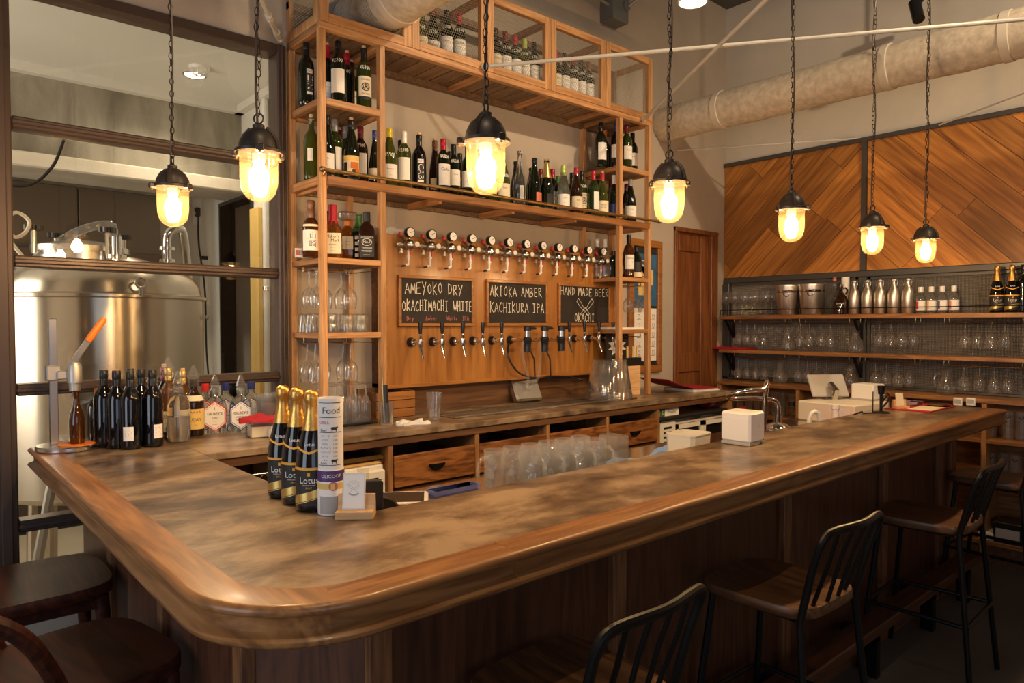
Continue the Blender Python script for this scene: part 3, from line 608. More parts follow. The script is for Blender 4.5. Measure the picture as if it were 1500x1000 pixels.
for x in (1.508, 3.985): # end panels
    e = put('cabinet_end', None, rk, loc=(x, YF+.03, 0)); dd = PB-YF-.03
    for q0, q1 in (((0, ZC0), (.04, ZC1)), ((dd-.04, ZC0), (dd, ZC1)), ((.04, ZC0), (dd-.04, ZC0+.044)), ((.04, ZC1-.044), (dd-.04, ZC1))): MB().box((0, q0[0], q0[1]), (.02, q1[0], q1[1]), .002).build('end_frame', WZm, e)
    tag(put('wire_mesh', mm, e, loc=(.01, .04, ZC0+.043), rot=(0, 0, R(90)), scale=(.62, 1, 1)), kind='stuff')
MB().box((1.508, PB-.03, 3.12), (4.0, PB, 3.155)).box((1.508, PB-.03, ZC1-.04), (4.0, PB, ZC1)).build('cabinet_back_rail', WBd, rk)
for x in DV[1:-1]: MB().box((x-.015, YF+.03, 3.35), (x+.015, PB-.03, ZC1)).build('cabinet_top_bearer', WY, rk)
# hanging glass rails under shelves C and D in both towers
for zs, n_ in ((ZS['C'], 'C'), (ZS['D'], 'D')):
    for xs_ in ((1.56, 1.64, 1.68, 1.80), (3.70, 3.77, 3.82, 3.94)):
        for x in xs_:
            g = MB().tube([(x, YF+.05, zs-.03), (x, YF+.045, zs-.05), (x, YF+.05, zs-.052), (x, PB-.06, zs-.052), (x, PB-.06, zs-.03)], .003, 6); g.build('hanging_rail', M['brass'], rk)

# ================================================================ tap wall
tp = thing('tap_wall_panel', 'golden plywood panel on the back wall carrying taps and gauges', 'wall panel')
TY = 3.29
MB().box((1.985, TY, 1.20), (3.90, TY+.025, 2.032), .002).build('panel_face', M['wood_tap'], tp)
MB().box((1.985, TY-.012, 1.195), (3.90, TY, 1.215), .003).build('bottom_trim', M['wood_tap_trim'], tp); MB().box((1.985, TY-.008, 1.215), (2.005, TY, 2.032), .002).build('side_trim', M['wood_tap_trim'], tp); MB().box((3.88, TY-.008, 1.215), (3.90, TY, 2.032), .002).build('side_trim', M['wood_tap_trim'], tp)
MB().box((1.985, TY+.025, 1.99), (3.90, YB-.001, 2.032)).build('top_board', M['wood_tap_trim'], tp); MB().box((1.985, TY+.025, 1.20), (2.01, YB-.001, 1.99)).build('side_board', M['wood_dark'], tp); MB().box((3.875, TY+.025, 1.20), (3.90, YB-.001, 1.99)).build('side_board', M['wood_dark'], tp); MB().box((1.985, TY+.025, 1.20), (3.90, YB-.001, 1.22)).build('bottom_board', M['wood_dark'], tp)
MB().box((1.858, 3.35, 1.051), (3.95, 3.362, 1.20)).build('splash_board', M['wood_dark'], tp)
# ================================================================ right wall: chevron boards, metal frame, glass, shelves
PZ0, PZ1 = 1.945, 2.915
def clip(poly, f):
    out = []
    for i, p in enumerate(poly):
        q = poly[(i+1) % len(poly)]; a, b = f(p), f(q)
        if a >= 0: out.append(p)
        if (a >= 0) != (b >= 0): t = a/(a-b); out.append((p[0]+(q[0]-p[0])*t, p[1]+(q[1]-p[1])*t))
    return out
def chevron(name, label, ya, yb, sgn):
    # ya > yb ; local u = ya - y (to the right in view)
    t = thing(name, label, 'wall panel', (XR-.001, ya, PZ0)); W, H = ya-yb, PZ1-PZ0; pw = .165
    ca, sa = math.cos(R(45)), math.sin(R(45))*sgn
    k = -14
    while k < 22:
        # strips in rotated coords: a along plank, b across
        b0, b1 = k*pw, (k+1)*pw-.0035; k += 1; a = -2.5+random.random()*.9
        while a < 3:
            ln = .55+random.random()*.9; poly = [(a, b0), (a+ln-.003, b0), (a+ln-.003, b1), (a, b1)]; a += ln
            pl = [(x*ca-y*sa, x*sa+y*ca) for x, y in poly]
            for f in (lambda p: p[0], lambda p: W-p[0], lambda p: p[1], lambda p: H-p[1]):
                pl = clip(pl, f)
                if len(pl) < 3: break
            if len(pl) < 3: continue
            cx = sum(p[0] for p in pl)/len(pl); cz = sum(p[1] for p in pl)/len(pl)
            # back to plank-local coords so the grain runs along the board
            loc = [((p[0]-cx)*ca+(p[1]-cz)*sa, -(p[0]-cx)*sa+(p[1]-cz)*ca) for p in pl]
            th = .018+random.random()*.004
            o = MB().prism(loc, 0, th).build('plank', M['wood_plank'], t)
            # local x -> along (0,-ca,sa); local y -> across (0, sa, ca); local z -> -X
            ax = Vector((0, -ca, sa)); ay = Vector((0, sa, ca)); az = Vector((-1, 0, 0))
            if ax.cross(ay).dot(az) < 0: pass
            o.matrix_local = Matrix(((ax.x, ay.x, az.x, 0), (ax.y, ay.y, az.y, -cx), (ax.z, ay.z, az.z, cz), (0, 0, 0, 1)))
    return t
chevron('chevron_board_panel', 'orange reclaimed-wood panel, boards rising right, left of the metal divider', 3.415, 2.245, 1)
chevron('chevron_board_panel', 'orange reclaimed-wood panel, boards falling right, right of the metal divider', 2.205, .45, -1)
GM = M['grey_metal']
struct(box_obj('trim_panel_top', [((XR-.04, .45, PZ1), (XR, 3.418, PZ1+.03))], GM)); struct(box_obj('trim_panel_divider', [((XR-.045, 2.207, PZ0), (XR, 2.243, PZ1))], GM)); struct(box_obj('trim_panel_bottom', [((XR-.045, .45, PZ0-.05), (XR, 3.40, PZ0))], GM, c=.006))
# ribbed glass lights behind the shelves
m, nt, b = nm('ribbed_glass'); tc = N(nt, 'ShaderNodeTexCoord'); sp = N(nt, 'ShaderNodeSeparateXYZ'); L(nt, tc.outputs['Object'], sp.inputs[0]); hh = []
for ax in (1, 2):
    mu = N(nt, 'ShaderNodeMath', operation='MULTIPLY'); mu.inputs[1].default_value = 2*math.pi/.0165; L(nt, sp.outputs[ax], mu.inputs[0]); si = N(nt, 'ShaderNodeMath', operation='SINE'); L(nt, mu.outputs[0], si.inputs[0]); ab = N(nt, 'ShaderNodeMath', operation='ABSOLUTE'); L(nt, si.outputs[0], ab.inputs[0]); hh.append(ab)
mi = N(nt, 'ShaderNodeMath', operation='MINIMUM'); L(nt, hh[0].outputs[0], mi.inputs[0]); L(nt, hh[1].outputs[0], mi.inputs[1])
L(nt, ramp(nt, mi.outputs[0], [(.1, (.085, .078, .068)), (.6, (.42, .39, .345))]), b.inputs['Base Color']); b.inputs['Roughness'].default_value = .18; b.inputs['Metallic'].default_value = .5
bp = N(nt, 'ShaderNodeBump', i_Strength=.9, i_Distance=.004); L(nt, mi.outputs[0], bp.inputs['Height']); L(nt, bp.outputs[0], b.inputs['Normal'])
w4 = struct(put('window_4', None))
for ya, yb in ((3.36, 2.26), (2.19, 1.0), (.94, .3)):
    MB().box((XR-.02, yb, 1.10), (XR-.012, ya, PZ0-.06)).build('pane', M['ribbed_glass'], w4)
    for q in (((XR-.034, yb-.002, 1.08), (XR, yb+.02, PZ0-.05)), ((XR-.034, ya-.02, 1.08), (XR, ya+.002, PZ0-.05)), ((XR-.034, yb, 1.08), (XR, ya, 1.10)), ((XR-.034, yb, PZ0-.068), (XR, ya, PZ0-.05))): MB().box(*q).build('glazing_bead', GM, w4)
for y in (3.38, 2.225, .97): MB().box((XR-.05, y-.03, 1.065), (XR, y+.03, PZ0-.05), .004).build('frame_post', GM, w4)
MB().box((XR-.05, .3, 1.062), (XR, 3.41, 1.082), .003).build('frame_sill', GM, w4)
SX = 5.30
def wall_shelf(label, z0, z1, rail):
    t = thing('wall_shelf', label, 'shelf', (0, 0, 0), 0, 'shelves on the right wall')
    MB().box((SX, .35, z0), (XR-.052, 3.33, z1), .004).build('shelf_board', M['wood_rim_y'], t)
    for y in (3.30, 2.225, .97):
        MB().box((XR-.058, y-.012, z0-.16), (XR-.05, y+.012, z0)).box((SX+.04, y-.012, z0-.01), (XR-.05, y+.012, z0)).beam((SX+.06, y, z0-.008), (XR-.055, y, z0-.15), .02, .012, (0, 1, 0)).build('bracket', M['black_metal'], t)
    if rail:
        g = MB().cyl((SX+.012, .35, z1+.045), (SX+.012, 3.32, z1+.045), .0035, 6).build('guard_rail', M['black_metal'], t)
        for y in (3.32, 2.62, 1.9, 1.2, .5): MB().cyl((SX+.012, y, z1), (SX+.012, y, z1+.046), .0045, 6).build('rail_post', M['black_metal'], g)
    return t
sh1 = wall_shelf('upper wooden wall shelf with black guard rail, on the right wall', 1.582, 1.614, True)
sh2 = wall_shelf('lower wooden wall shelf without a rail, on the right wall', 1.297, 1.325, False)
HR = [(3.20, 2.75), (2.63, 2.25), (2.17, 1.80), (1.62, 1.18)]
for sh, z in ((sh1, 1.582), (sh2, 1.297)):
    for ya, yb in HR:
        for x in (5.335, 5.43): MB().tube([(x, ya, z), (x, ya, z-.035), (x, yb, z-.035), (x, yb, z)], .003, 6).build('hanging_rail', M['brass'], sh)
# lower open cabinet along the right wall
lc = thing('open_wall_cabinet', 'open wooden cabinet with cubbies of glasses below the right wall shelves', 'cabinet')
CX = 5.24; WR = M['wood_rim_y']
for z0, z1, x in ((1.032, 1.062, CX), (.775, .80, CX+.01), (.50, .525, CX+.01), (.12, .15, CX+.01)): MB().box((x, .3, z0), (XR-.002, 3.31, z1), .003).build('cabinet_board', WR, lc)
for y in (3.29, 2.60, 1.95, 1.36, .32): MB().box((CX+.006, y-.015, 0), (XR-.002, y+.015, 1.032), .002).build('cabinet_side', M['wood_frame'], lc)
MB().box((XR-.02, .3, .1), (XR-.004, 3.3, 1.03)).build('cabinet_back', M['wood_rim_y'], lc)
MB().box((CX+.02, .3, 0), (CX+.04, 3.3, .12)).build('plinth', M['wood_dark'], lc)
# ================================================================ lettering helpers
_tc = {}
def txt(s, size, font=None):
    if s not in _tc:
        cu = bpy.data.curves.new('tx', 'FONT'); cu.body = s; cu.size = 1; cu.align_x = 'CENTER'; cu.align_y = 'CENTER'; cu.resolution_u = 2
        ob = bpy.data.objects.new('tx', cu); me = bpy.data.meshes.new_from_object(ob)
        _tc[s] = ([tuple(v.co) for v in me.vertices], [tuple(p.vertices) for p in me.polygons])
        bpy.data.objects.remove(ob); bpy.data.curves.remove(cu); bpy.data.meshes.remove(me)
    v, f = _tc[s]; return [(x*size, y*size) for x, y, _ in v], f
def flat_text(s, size, fn, g=None):
    g = g or MB(); v, f = txt(s, size); g.add([fn(x, y) for x, y in v], f); return g
SF = dict(A='0,0 .3,1 .6,0|.12,.4 .5,.36', B='0,0 0,1 .4,.95 .45,.7 .05,.5 .5,.4 .48,.1 0,0', C='.55,.85 .3,1 .05,.6 .1,.15 .35,0 .55,.15', D='.08,.02 .05,1 .4,.85 .55,.5 .4,.15 .02,0', E='.5,1 .02,.97 .03,.02 .5,0|.03,.5 .42,.52',
    H='0,0 .04,1|.5,0 .52,1|.02,.5 .52,.52', I='.25,0 .25,1|.05,1 .45,1|.05,0 .45,0', K='.04,1.1 .04,-.05|.5,.95 .06,.45 .55,-.05', M='0,0 .06,1 .3,.35 .55,1 .62,0', N='0,0 .03,1 .5,.02 .53,1', O='.3,.95 .05,.7 .05,.25 .28,0 .52,.25 .5,.7 .3,.95', P='.08,-.05 .05,1 .45,.9 .45,.6 .08,.48',
    R='.06,0 .04,1 .45,.92 .42,.6 .06,.5 .55,-.05', T='0,.97 .6,1|.3,1 .28,-.02', U='.02,1 .05,.2 .28,0 .5,.25 .52,1', W='0,1 .15,0 .3,.65 .45,0 .65,1', Y='0,1 .28,.5|.58,1 .15,-.15', r='.1,.5 .1,0|.1,.35 .4,.5', y='.05,.5 .22,.1|.45,.5 .1,-.3', m='.05,.5 .05,0|.05,.4 .25,.5 .27,0|.27,.4 .48,.5 .5,0', b='.08,1 .08,0 .45,.05 .45,.4 .08,.5', e='.05,.28 .45,.3 .4,.5 .1,.45 .08,.1 .45,.02', h='.08,1 .08,0|.08,.4 .4,.5 .42,0', i='.2,.5 .2,0|.2,.7 .2,.75', t='.2,.85 .22,.05 .4,0|.02,.55 .42,.55',
    **{'0': '.3,.95 .05,.7 .05,.25 .28,0 .52,.25 .5,.7 .3,.95', '2': '.05,.8 .3,1 .5,.7 .05,0 .55,.02', '3': '.05,.95 .5,.95 .25,.55 .5,.3 .3,0 .02,.1', '4': '.4,0 .4,1 0,.35 .55,.35', '5': '.5,1 .1,1 .08,.55 .45,.5 .45,.1 .05,0', '8': '.3,.55 .05,.8 .3,1 .5,.8 .05,.25 .3,0 .5,.25 .3,.55', '9': '.5,.6 .1,.6 .1,.95 .45,.95 .48,.5 .4,0', '7': '.05,1 .55,1 .2,0', '¥': '0,1 .28,.55 .28,0|.58,1 .28,.55|.05,.45 .5,.45|.05,.25 .5,.25'})
def strokes(s, h, w_=.75, th=.09, jit=.03, rnd=None):
    rnd = rnd or random; out = []; x = 0
    for ch in s:
        if ch == ' ': x += h*.55; continue
        sy = 1+rnd.uniform(-.08, .10); by = rnd.uniform(-.05, .05)
        for st_ in SF.get(ch, '').split('|'):
            if not st_: continue
            pts = [tuple(float(q) for q in p.split(',')) for p in st_.split()]
            out.append([(x+(a+rnd.uniform(-jit, jit))*h*w_, (b*sy+by+rnd.uniform(-jit, jit))*h) for a, b in pts])
        x += h*w_*.80
    return out, x
def stroke_mesh(g, lines, th, fn):
    for ln in lines:
        for (x0, y0), (x1, y1) in zip(ln, ln[1:]):
            dx, dy = x1-x0, y1-y0; l = math.hypot(dx, dy) or 1; nx, ny = -dy/l*th/2, dx/l*th/2; ex, ey = dx/l*th*.3, dy/l*th*.3
            g.add([fn(x0+nx-ex, y0+ny-ey), fn(x0-nx-ex, y0-ny-ey), fn(x1-nx+ex, y1-ny+ey), fn(x1+nx+ex, y1+ny+ey)], [(0, 1, 2, 3)])
    return g

# ================================================================ bottles
KIND = {
 'bordeaux': ([(0, 0), (.033, 0), (.037, .005), (.0375, .02), (.0375, .185), (.0355, .203), (.028, .222), (.018, .236), (.0145, .247), (.0135, .262), (.0135, .288), (.0152, .29), (.0152, .3), (.011, .302), (0, .302)], .302),
 'burgundy': ([(0, 0), (.036, 0), (.0405, .006), (.041, .02), (.041, .125), (.039, .15), (.033, .18), (.025, .212), (.0185, .238), (.0148, .258), (.0135, .275), (.0135, .286), (.0155, .288), (.0155, .297), (.011, .299), (0, .299)], .299),
 'champagne': ([(0, 0), (.038, 0), (.0435, .007), (.044, .02), (.0438, .12), (.041, .15), (.034, .185), (.026, .218), (.0185, .252), (.0155, .275), (.0142, .295), (.017, .298), (.017, .308), (.0135, .312), (0, .312)], .312),
 'alsace': ([(0, 0), (.032, 0), (.036, .006), (.0365, .1), (.0345, .14), (.029, .185), (.022, .225), (.016, .262), (.0135, .29), (.0135, .31), (.0152, .312), (.0152, .322), (0, .324)], .324),
 'whisky': ([(0, 0), (.036, 0), (.04, .005), (.0405, .13), (.039, .15), (.03, .17), (.018, .185), (.0145, .2), (.0145, .23), (.0165, .232), (.0165, .24), (0, .24)], .24),
 'vase': ([(0, 0), (.03, 0), (.034, .006), (.039, .06), (.042, .11), (.038, .15), (.028, .19), (.018, .225), (.0135, .255), (.0135, .315), (.0165, .318), (.0165, .33), (0, .331)], .331),
 'steel': ([(0, 0), (.036, 0), (.04, .004), (.0405, .13), (.036, .16), (.024, .185), (.0165, .198), (.0155, .225), (.0165, .232), (0, .236)], .236),
 'mini': ([(0, 0), (.027, 0), (.03, .004), (.03, .095), (.026, .112), (.015, .125), (.0125, .135), (.0125, .165), (.0145, .167), (.0145, .172), (0, .172)], .172),
 'beer': ([(0, 0), (.03, 0), (.0335, .005), (.034, .11), (.031, .14), (.022, .17), (.016, .19), (.0128, .215), (.0125, .25), (.0145, .252), (.0145, .262), (0, .263)], .263),
 'pet': ([(0, 0), (.02, .004), (.036, .0), (.041, .012), (.043, .03), (.043, .13), (.040, .155), (.030, .178), (.019, .19), (.0165, .195), (.0165, .212), (0, .213)], .213),
}
def rad(kind, z):
    p = KIND[kind][0]
    for (r0, z0), (r1, z1) in zip(p, p[1:]):
        if z0 <= z <= z1 and z1 > z0: return r0+(r1-r0)*(z-z0)/(z1-z0)
    return p[3][0]
_bm = {}
def bmesh_of(kind, gl):
    k = (kind, gl)
    if k not in _bm: _bm[k] = MB().lathe(KIND[kind][0], 20).mesh('glass_body', M[gl], 50)
    return _bm[k]
def cap_mesh(kind, cm, zf, screw):
    k = ('cap', kind, cm, zf, screw)
    if k not in _bm:
        h = KIND[kind][1]; z0 = h-zf; pr = []
        for i in range(7): z = z0+(h+.002-z0)*i/6; pr.append((max(rad(kind, min(z, h-.006)), .0135)+.0009, z))
        if screw: pr = [(.0152, z0), (.0152, h-.032), (.0148, h-.031), (.0156, h-.029), (.0158, h+.001)]
        pr.append((pr[-1][0]-.002, h+.0035)); pr.append((0, h+.0035)); _bm[k] = MB().lathe(pr, 16).mesh('capsule', M[cm], 40)
    return _bm[k]
def wrap(kind, ang, z0, eps=.0006, s=1):
    def fn(x, y):
        r = rad(kind, z0+y)+eps; t = ang+x/r; return (r*math.cos(t), r*math.sin(t), z0+y)
    return fn
def label_mesh(kind, mat, z0, z1, ang, eps=.0004, n=12):
    g = MB(); m_ = 4 if z1 > .15 else 1
    for j in range(m_+1):
        z = z0+(z1-z0)*j/m_; r = rad(kind, z)+eps
        for k in range(n+1): t = -ang/2+ang*k/n; g.v.append((r*math.cos(t), r*math.sin(t), z))
    for j in range(m_):
        for k in range(n): a = j*(n+1)+k; g.f.append((a, a+1, a+n+2, a+n+1))
    return g.mesh('label', M[mat], 60)
FACE = R(-118)   # direction from the shelves back towards the room
def bottle(name, label, cat, loc, kind, gl, cap=None, lab=None, face=None, group=None, price=False, sc_=1, text=None, cork=False, screw=True, capf=.062, extra=None, rnd=None):
    t = thing(name, label, cat, loc, 0, group); face = FACE if face is None else face
    rot = (0, 0, face); h = KIND[kind][1]; t.scale = (sc_, sc_, sc_)
    body = put('glass_body', bmesh_of(kind, gl), t, rot=rot)
    if cap: put('capsule', cap_mesh(kind, cap, capf, screw), t, rot=rot)
    if cork:
        if 'cork' not in _bm: _bm['cork'] = MB().lathe([(.0095, -.004), (.0105, .016), (.0085, .018), (0, .018)], 12).mesh('cork', M['cork'], 40)
        put('cork', _bm['cork'], t, loc=(0, 0, h))
    if lab:
        lm, z0, z1, a = lab; k = ('lab', kind, lm, z0, z1, a)
        if k not in _bm: _bm[k] = label_mesh(kind, lm, z0, z1, R(a))
        lo = put('label', _bm[k], t, rot=rot)
        if text:
            g = {}
            for s, size, x, z, mt in text: flat_text(s, size, wrap(kind, x, z, .0009), g.setdefault(mt, MB()))
            for mt, q in g.items(): put('print', q.mesh('print', M[mt], 0), lo)
    if price:
        rr = random.Random(hash(label) % 999 if rnd is None else rnd); s = '¥'+rr.choice('2345')+rr.choice('2589')+'00'
        ln, wd = strokes(s, .018, .75, jit=.05, rnd=rr); zb = .155 if kind == 'burgundy' else .196
        ln = [[(x-wd/2, y) for x, y in l] for l in ln]
        put('price_writing', stroke_mesh(MB(), ln, .0024, wrap(kind, 0, zb, .0009)).mesh('price_writing', M['ink_white'], 0), t, rot=rot)
    if extra: extra(t, rot)
    return t
CN = dict(cap_black='black', cap_red='red', cap_wine='dark red', cap_yellow='yellow', cap_white='white', cap_blue='navy', cap_grey='grey', cap_lime='lime green', cap_green='green', cap_orange='orange', cap_brown='brown', cap_pink='salmon', cap_gold='gold')
GN = dict(g_green='green', g_dark='dark', g_black='black', g_olive='olive', g_amber='amber', g_brown='brown', g_clear='clear', g_whisky='amber')
W1 = ('paper', .065, .155, 125); W2 = ('paper_cream', .06, .15, 125); W3 = ('paper', .05, .165, 110); W4 = ('paper_cream', .04, .105, 120); W5 = ('paper', .03, .115, 130); W6 = ('paper_cream', .03, .115, 130)
PL = [('~ ~~ ~', .012, 0, .12, 'ink_brown'), ('-----', .014, 0, .095, 'ink_brown')]
LN = {W1: 'white', W2: 'cream', W3: 'tall white', W4: 'low cream', W5: 'white', W6: 'cream'}
def row(items, z, where, group):
    items.sort(key=lambda q: q[0]); rr = random.Random(len(items))
    P = [[onY(q[0], 250, q[1]).x, q[1], max(r_ for r_, _ in KIND[q[2]][0])*q[6].get('sc_', 1)] for q in items]
    for _ in range(60):     # nudge neighbours apart so that no two bottles touch
        for i in range(len(P)):
            for j in range(i):
                a, b = P[i], P[j]; dx, dy = a[0]-b[0], a[1]-b[1]; d = math.hypot(dx, dy) or .001; need = a[2]+b[2]+.002
                if d < need:
                    k = (need-d)/2/d; a[0] += dx*k*.6; b[0] -= dx*k*.6; a[1] += dy*k; b[1] -= dy*k
        for a, q in zip(P, items):
            a[1] = min(max(a[1], YF+.034+a[2]), PB-.037-a[2])
            for x0, x1 in TX:
                for y0, y1 in ((YF, YF+.036), (PB-.036, PB)):   # keep clear of the posts
                    if x0-a[2] < a[0] < x1+a[2] and y0-a[2] < a[1] < y1+a[2] and z < 2.9: a[1] = y1+a[2]+.001 if y0 < 3.2 else y0-a[2]-.001
    for i, (px, Y, kind, gl, cap, lab, opt) in enumerate(items):
        opt = dict(opt); p = Vector((P[i][0], P[i][1], z))
        capn = CN[cap]+' cap' if cap else ('cork' if opt.get('cork') else 'open neck')
        ln = opt.pop('ln', None) or (LN.get(lab, 'plain')+' label' if lab else 'unlabelled')
        lb = opt.pop('label', None) or f'{GN.get(gl, "dark")} bottle, {capn}, {ln}, {ordn(i)} {where}'
        if lab in (W1, W2, W5, W6) and 'text' not in opt: zt = (lab[1]+lab[2])/2; opt['text'] = [(rr.choice(['Estate', 'Reserva', 'Cuvee', 'Domaine']), .011, 0, zt+.018, 'ink_brown'), ('-----', .012, 0, zt-.012, 'ink_brown')]
        bottle('wine_bottle', lb, 'bottle', p, kind, gl, cap, lab, group=group, rnd=i, face=FACE+R(opt.pop('turn', rr.uniform(-14, 14))), **opt)
S = dict(price=True)
def zin(word):
    def ex(t, rot):
        lo = put('label', label_mesh('bordeaux', 'ink', .045, .175, R(58)), t, rot=rot)
        put('label_band', label_mesh('bordeaux', 'paper', .150, .170, R(48), .0009), lo); put('label_band', label_mesh('bordeaux', 'ink_white', .05, .062, R(48), .0009), lo)
        g = MB(); f0 = wrap('bordeaux', 0, .106, .0012); v, f = txt(word, .042); g.add([f0(y, -x) for x, y in v], f); g.v = [tuple(p) for p in g.v]; put('lettering', g.mesh('lettering', M['ink_white'], 0), lo)
        put('lettering', flat_text('IN', .016, wrap('bordeaux', -.2, .160, .0014)).mesh('lettering', M['ink'], 0), lo); put('lettering', flat_text('TO', .016, wrap('bordeaux', .25, .160, .0014)).mesh('lettering', M['ink_red'], 0), lo)
    return ex
def emblem(t, rot):
    g = MB(); fn = wrap('bordeaux', 0, .108, .0011)
    for r0, r1 in ((.021, .0165), (.013, .010), (.006, 0)):
        n = 24
        for k in range(n):
            a, b = 2*math.pi*k/n, 2*math.pi*(k+1)/n; g.add([fn(r*math.cos(q), r*math.sin(q)) for r, q in ((r0, a), (r0, b), (r1, b), (r1, a))], [(0, 1, 2, 3)])
    for k in range(3):
        a = R(90+120*k); g.add([fn(.012*math.cos(a-.5), .012*math.sin(a-.5)), fn(.018*math.cos(a), .018*math.sin(a)), fn(.012*math.cos(a+.5), .012*math.sin(a+.5))], [(0, 1, 2)])
    flat_text('RAVENS', .0125, wrap('bordeaux', 0, .144, .0011), g); flat_text('WOOD', .0125, wrap('bordeaux', 0, .074, .0011), g); put('print', g.mesh('print', M['ink'], 0), t, rot=rot)
    put('label_band', label_mesh('bordeaux', 'ink', .045, .06, R(100), .0012), t, rot=rot)
def art_label(t, rot):
    put('label_band', label_mesh('burgundy', 'paper_yellow', .098, .122, R(126), .0008), t, rot=rot)
    for z0, z1, m_, a, da in ((.03, .06, 'cap_orange', 60, 40), (.06, .092, 'cap_orange', 60, 24), (.03, .09, 'ink', 30, -44), (.032, .055, 'ink', 24, 16)): put('label_print', label_mesh('burgundy', m_, z0, z1, R(a), .0010), t, rot=(0, 0, rot[2]+R(da)))
g_ = 'wine bottles on the timber shelving'
EM = ('paper_cream', .062, .160, 112)
row([(450, 3.24, 'bordeaux', 'g_dark', 'cap_black', None, dict(extra=zin('ZIN'), turn=30, label='dark wine bottle with black and red vertical label, top left tower shelf')), (480, 3.2, 'burgundy', 'g_dark', 'cap_red', W5, dict(cork=True, screw=False)), (497, 3.12, 'bordeaux', 'g_dark', 'cap_black', W3, dict(S)),
     (509.5, 3.23, 'bordeaux', 'g_dark', 'cap_red', None, dict(cork=True, price=True)), (516, 3.33, 'bordeaux', 'g_dark', 'cap_black', W2, dict(cork=True)), (535, 3.115, 'bordeaux', 'g_green', 'cap_black', EM, dict(cork=True, price=True, extra=emblem, turn=12, screw=False, label='green wine bottle with round black emblem on cream label, top left tower shelf'))], ZS['A'], 'on top left tower shelf', g_)
row([(456.5, 3.22, 'bordeaux', 'g_olive', None, ('paper', .09, .15, 40), dict(cork=True)), (479.5, 3.13, 'burgundy', 'g_dark', 'cap_black', W5, {}), (491.5, 3.17, 'bordeaux', 'g_green', 'cap_grey', W3, {}), (500, 3.32, 'bordeaux', 'g_dark', 'cap_wine', None, dict(cork=True)), (507, 3.27, 'bordeaux', 'g_green', 'cap_grey', W1, {}),
     (518, 3.10, 'burgundy', 'g_dark', 'cap_black', ('paper_cream', .025, .122, 128), dict(cork=True, extra=art_label, label='dark wine bottle with orange and yellow art label, second left tower shelf')), (531.5, 3.2, 'bordeaux', 'g_brown', 'cap_wine', W3, dict(S)), (544, 3.18, 'alsace', 'g_dark', 'cap_blue', W4, dict(sc_=.88))], ZS['B'], 'on second left tower shelf', g_)
CAL = dict(S, text=[('Callia', .022, 0, .135, 'ink'), ('M', .008, .05, .112, 'ink'), ('I', .008, .05, .1, 'ink'), ('N', .008, .05, .088, 'ink')], label='dark wine bottle, red cap, white script label, left of the large pendant')
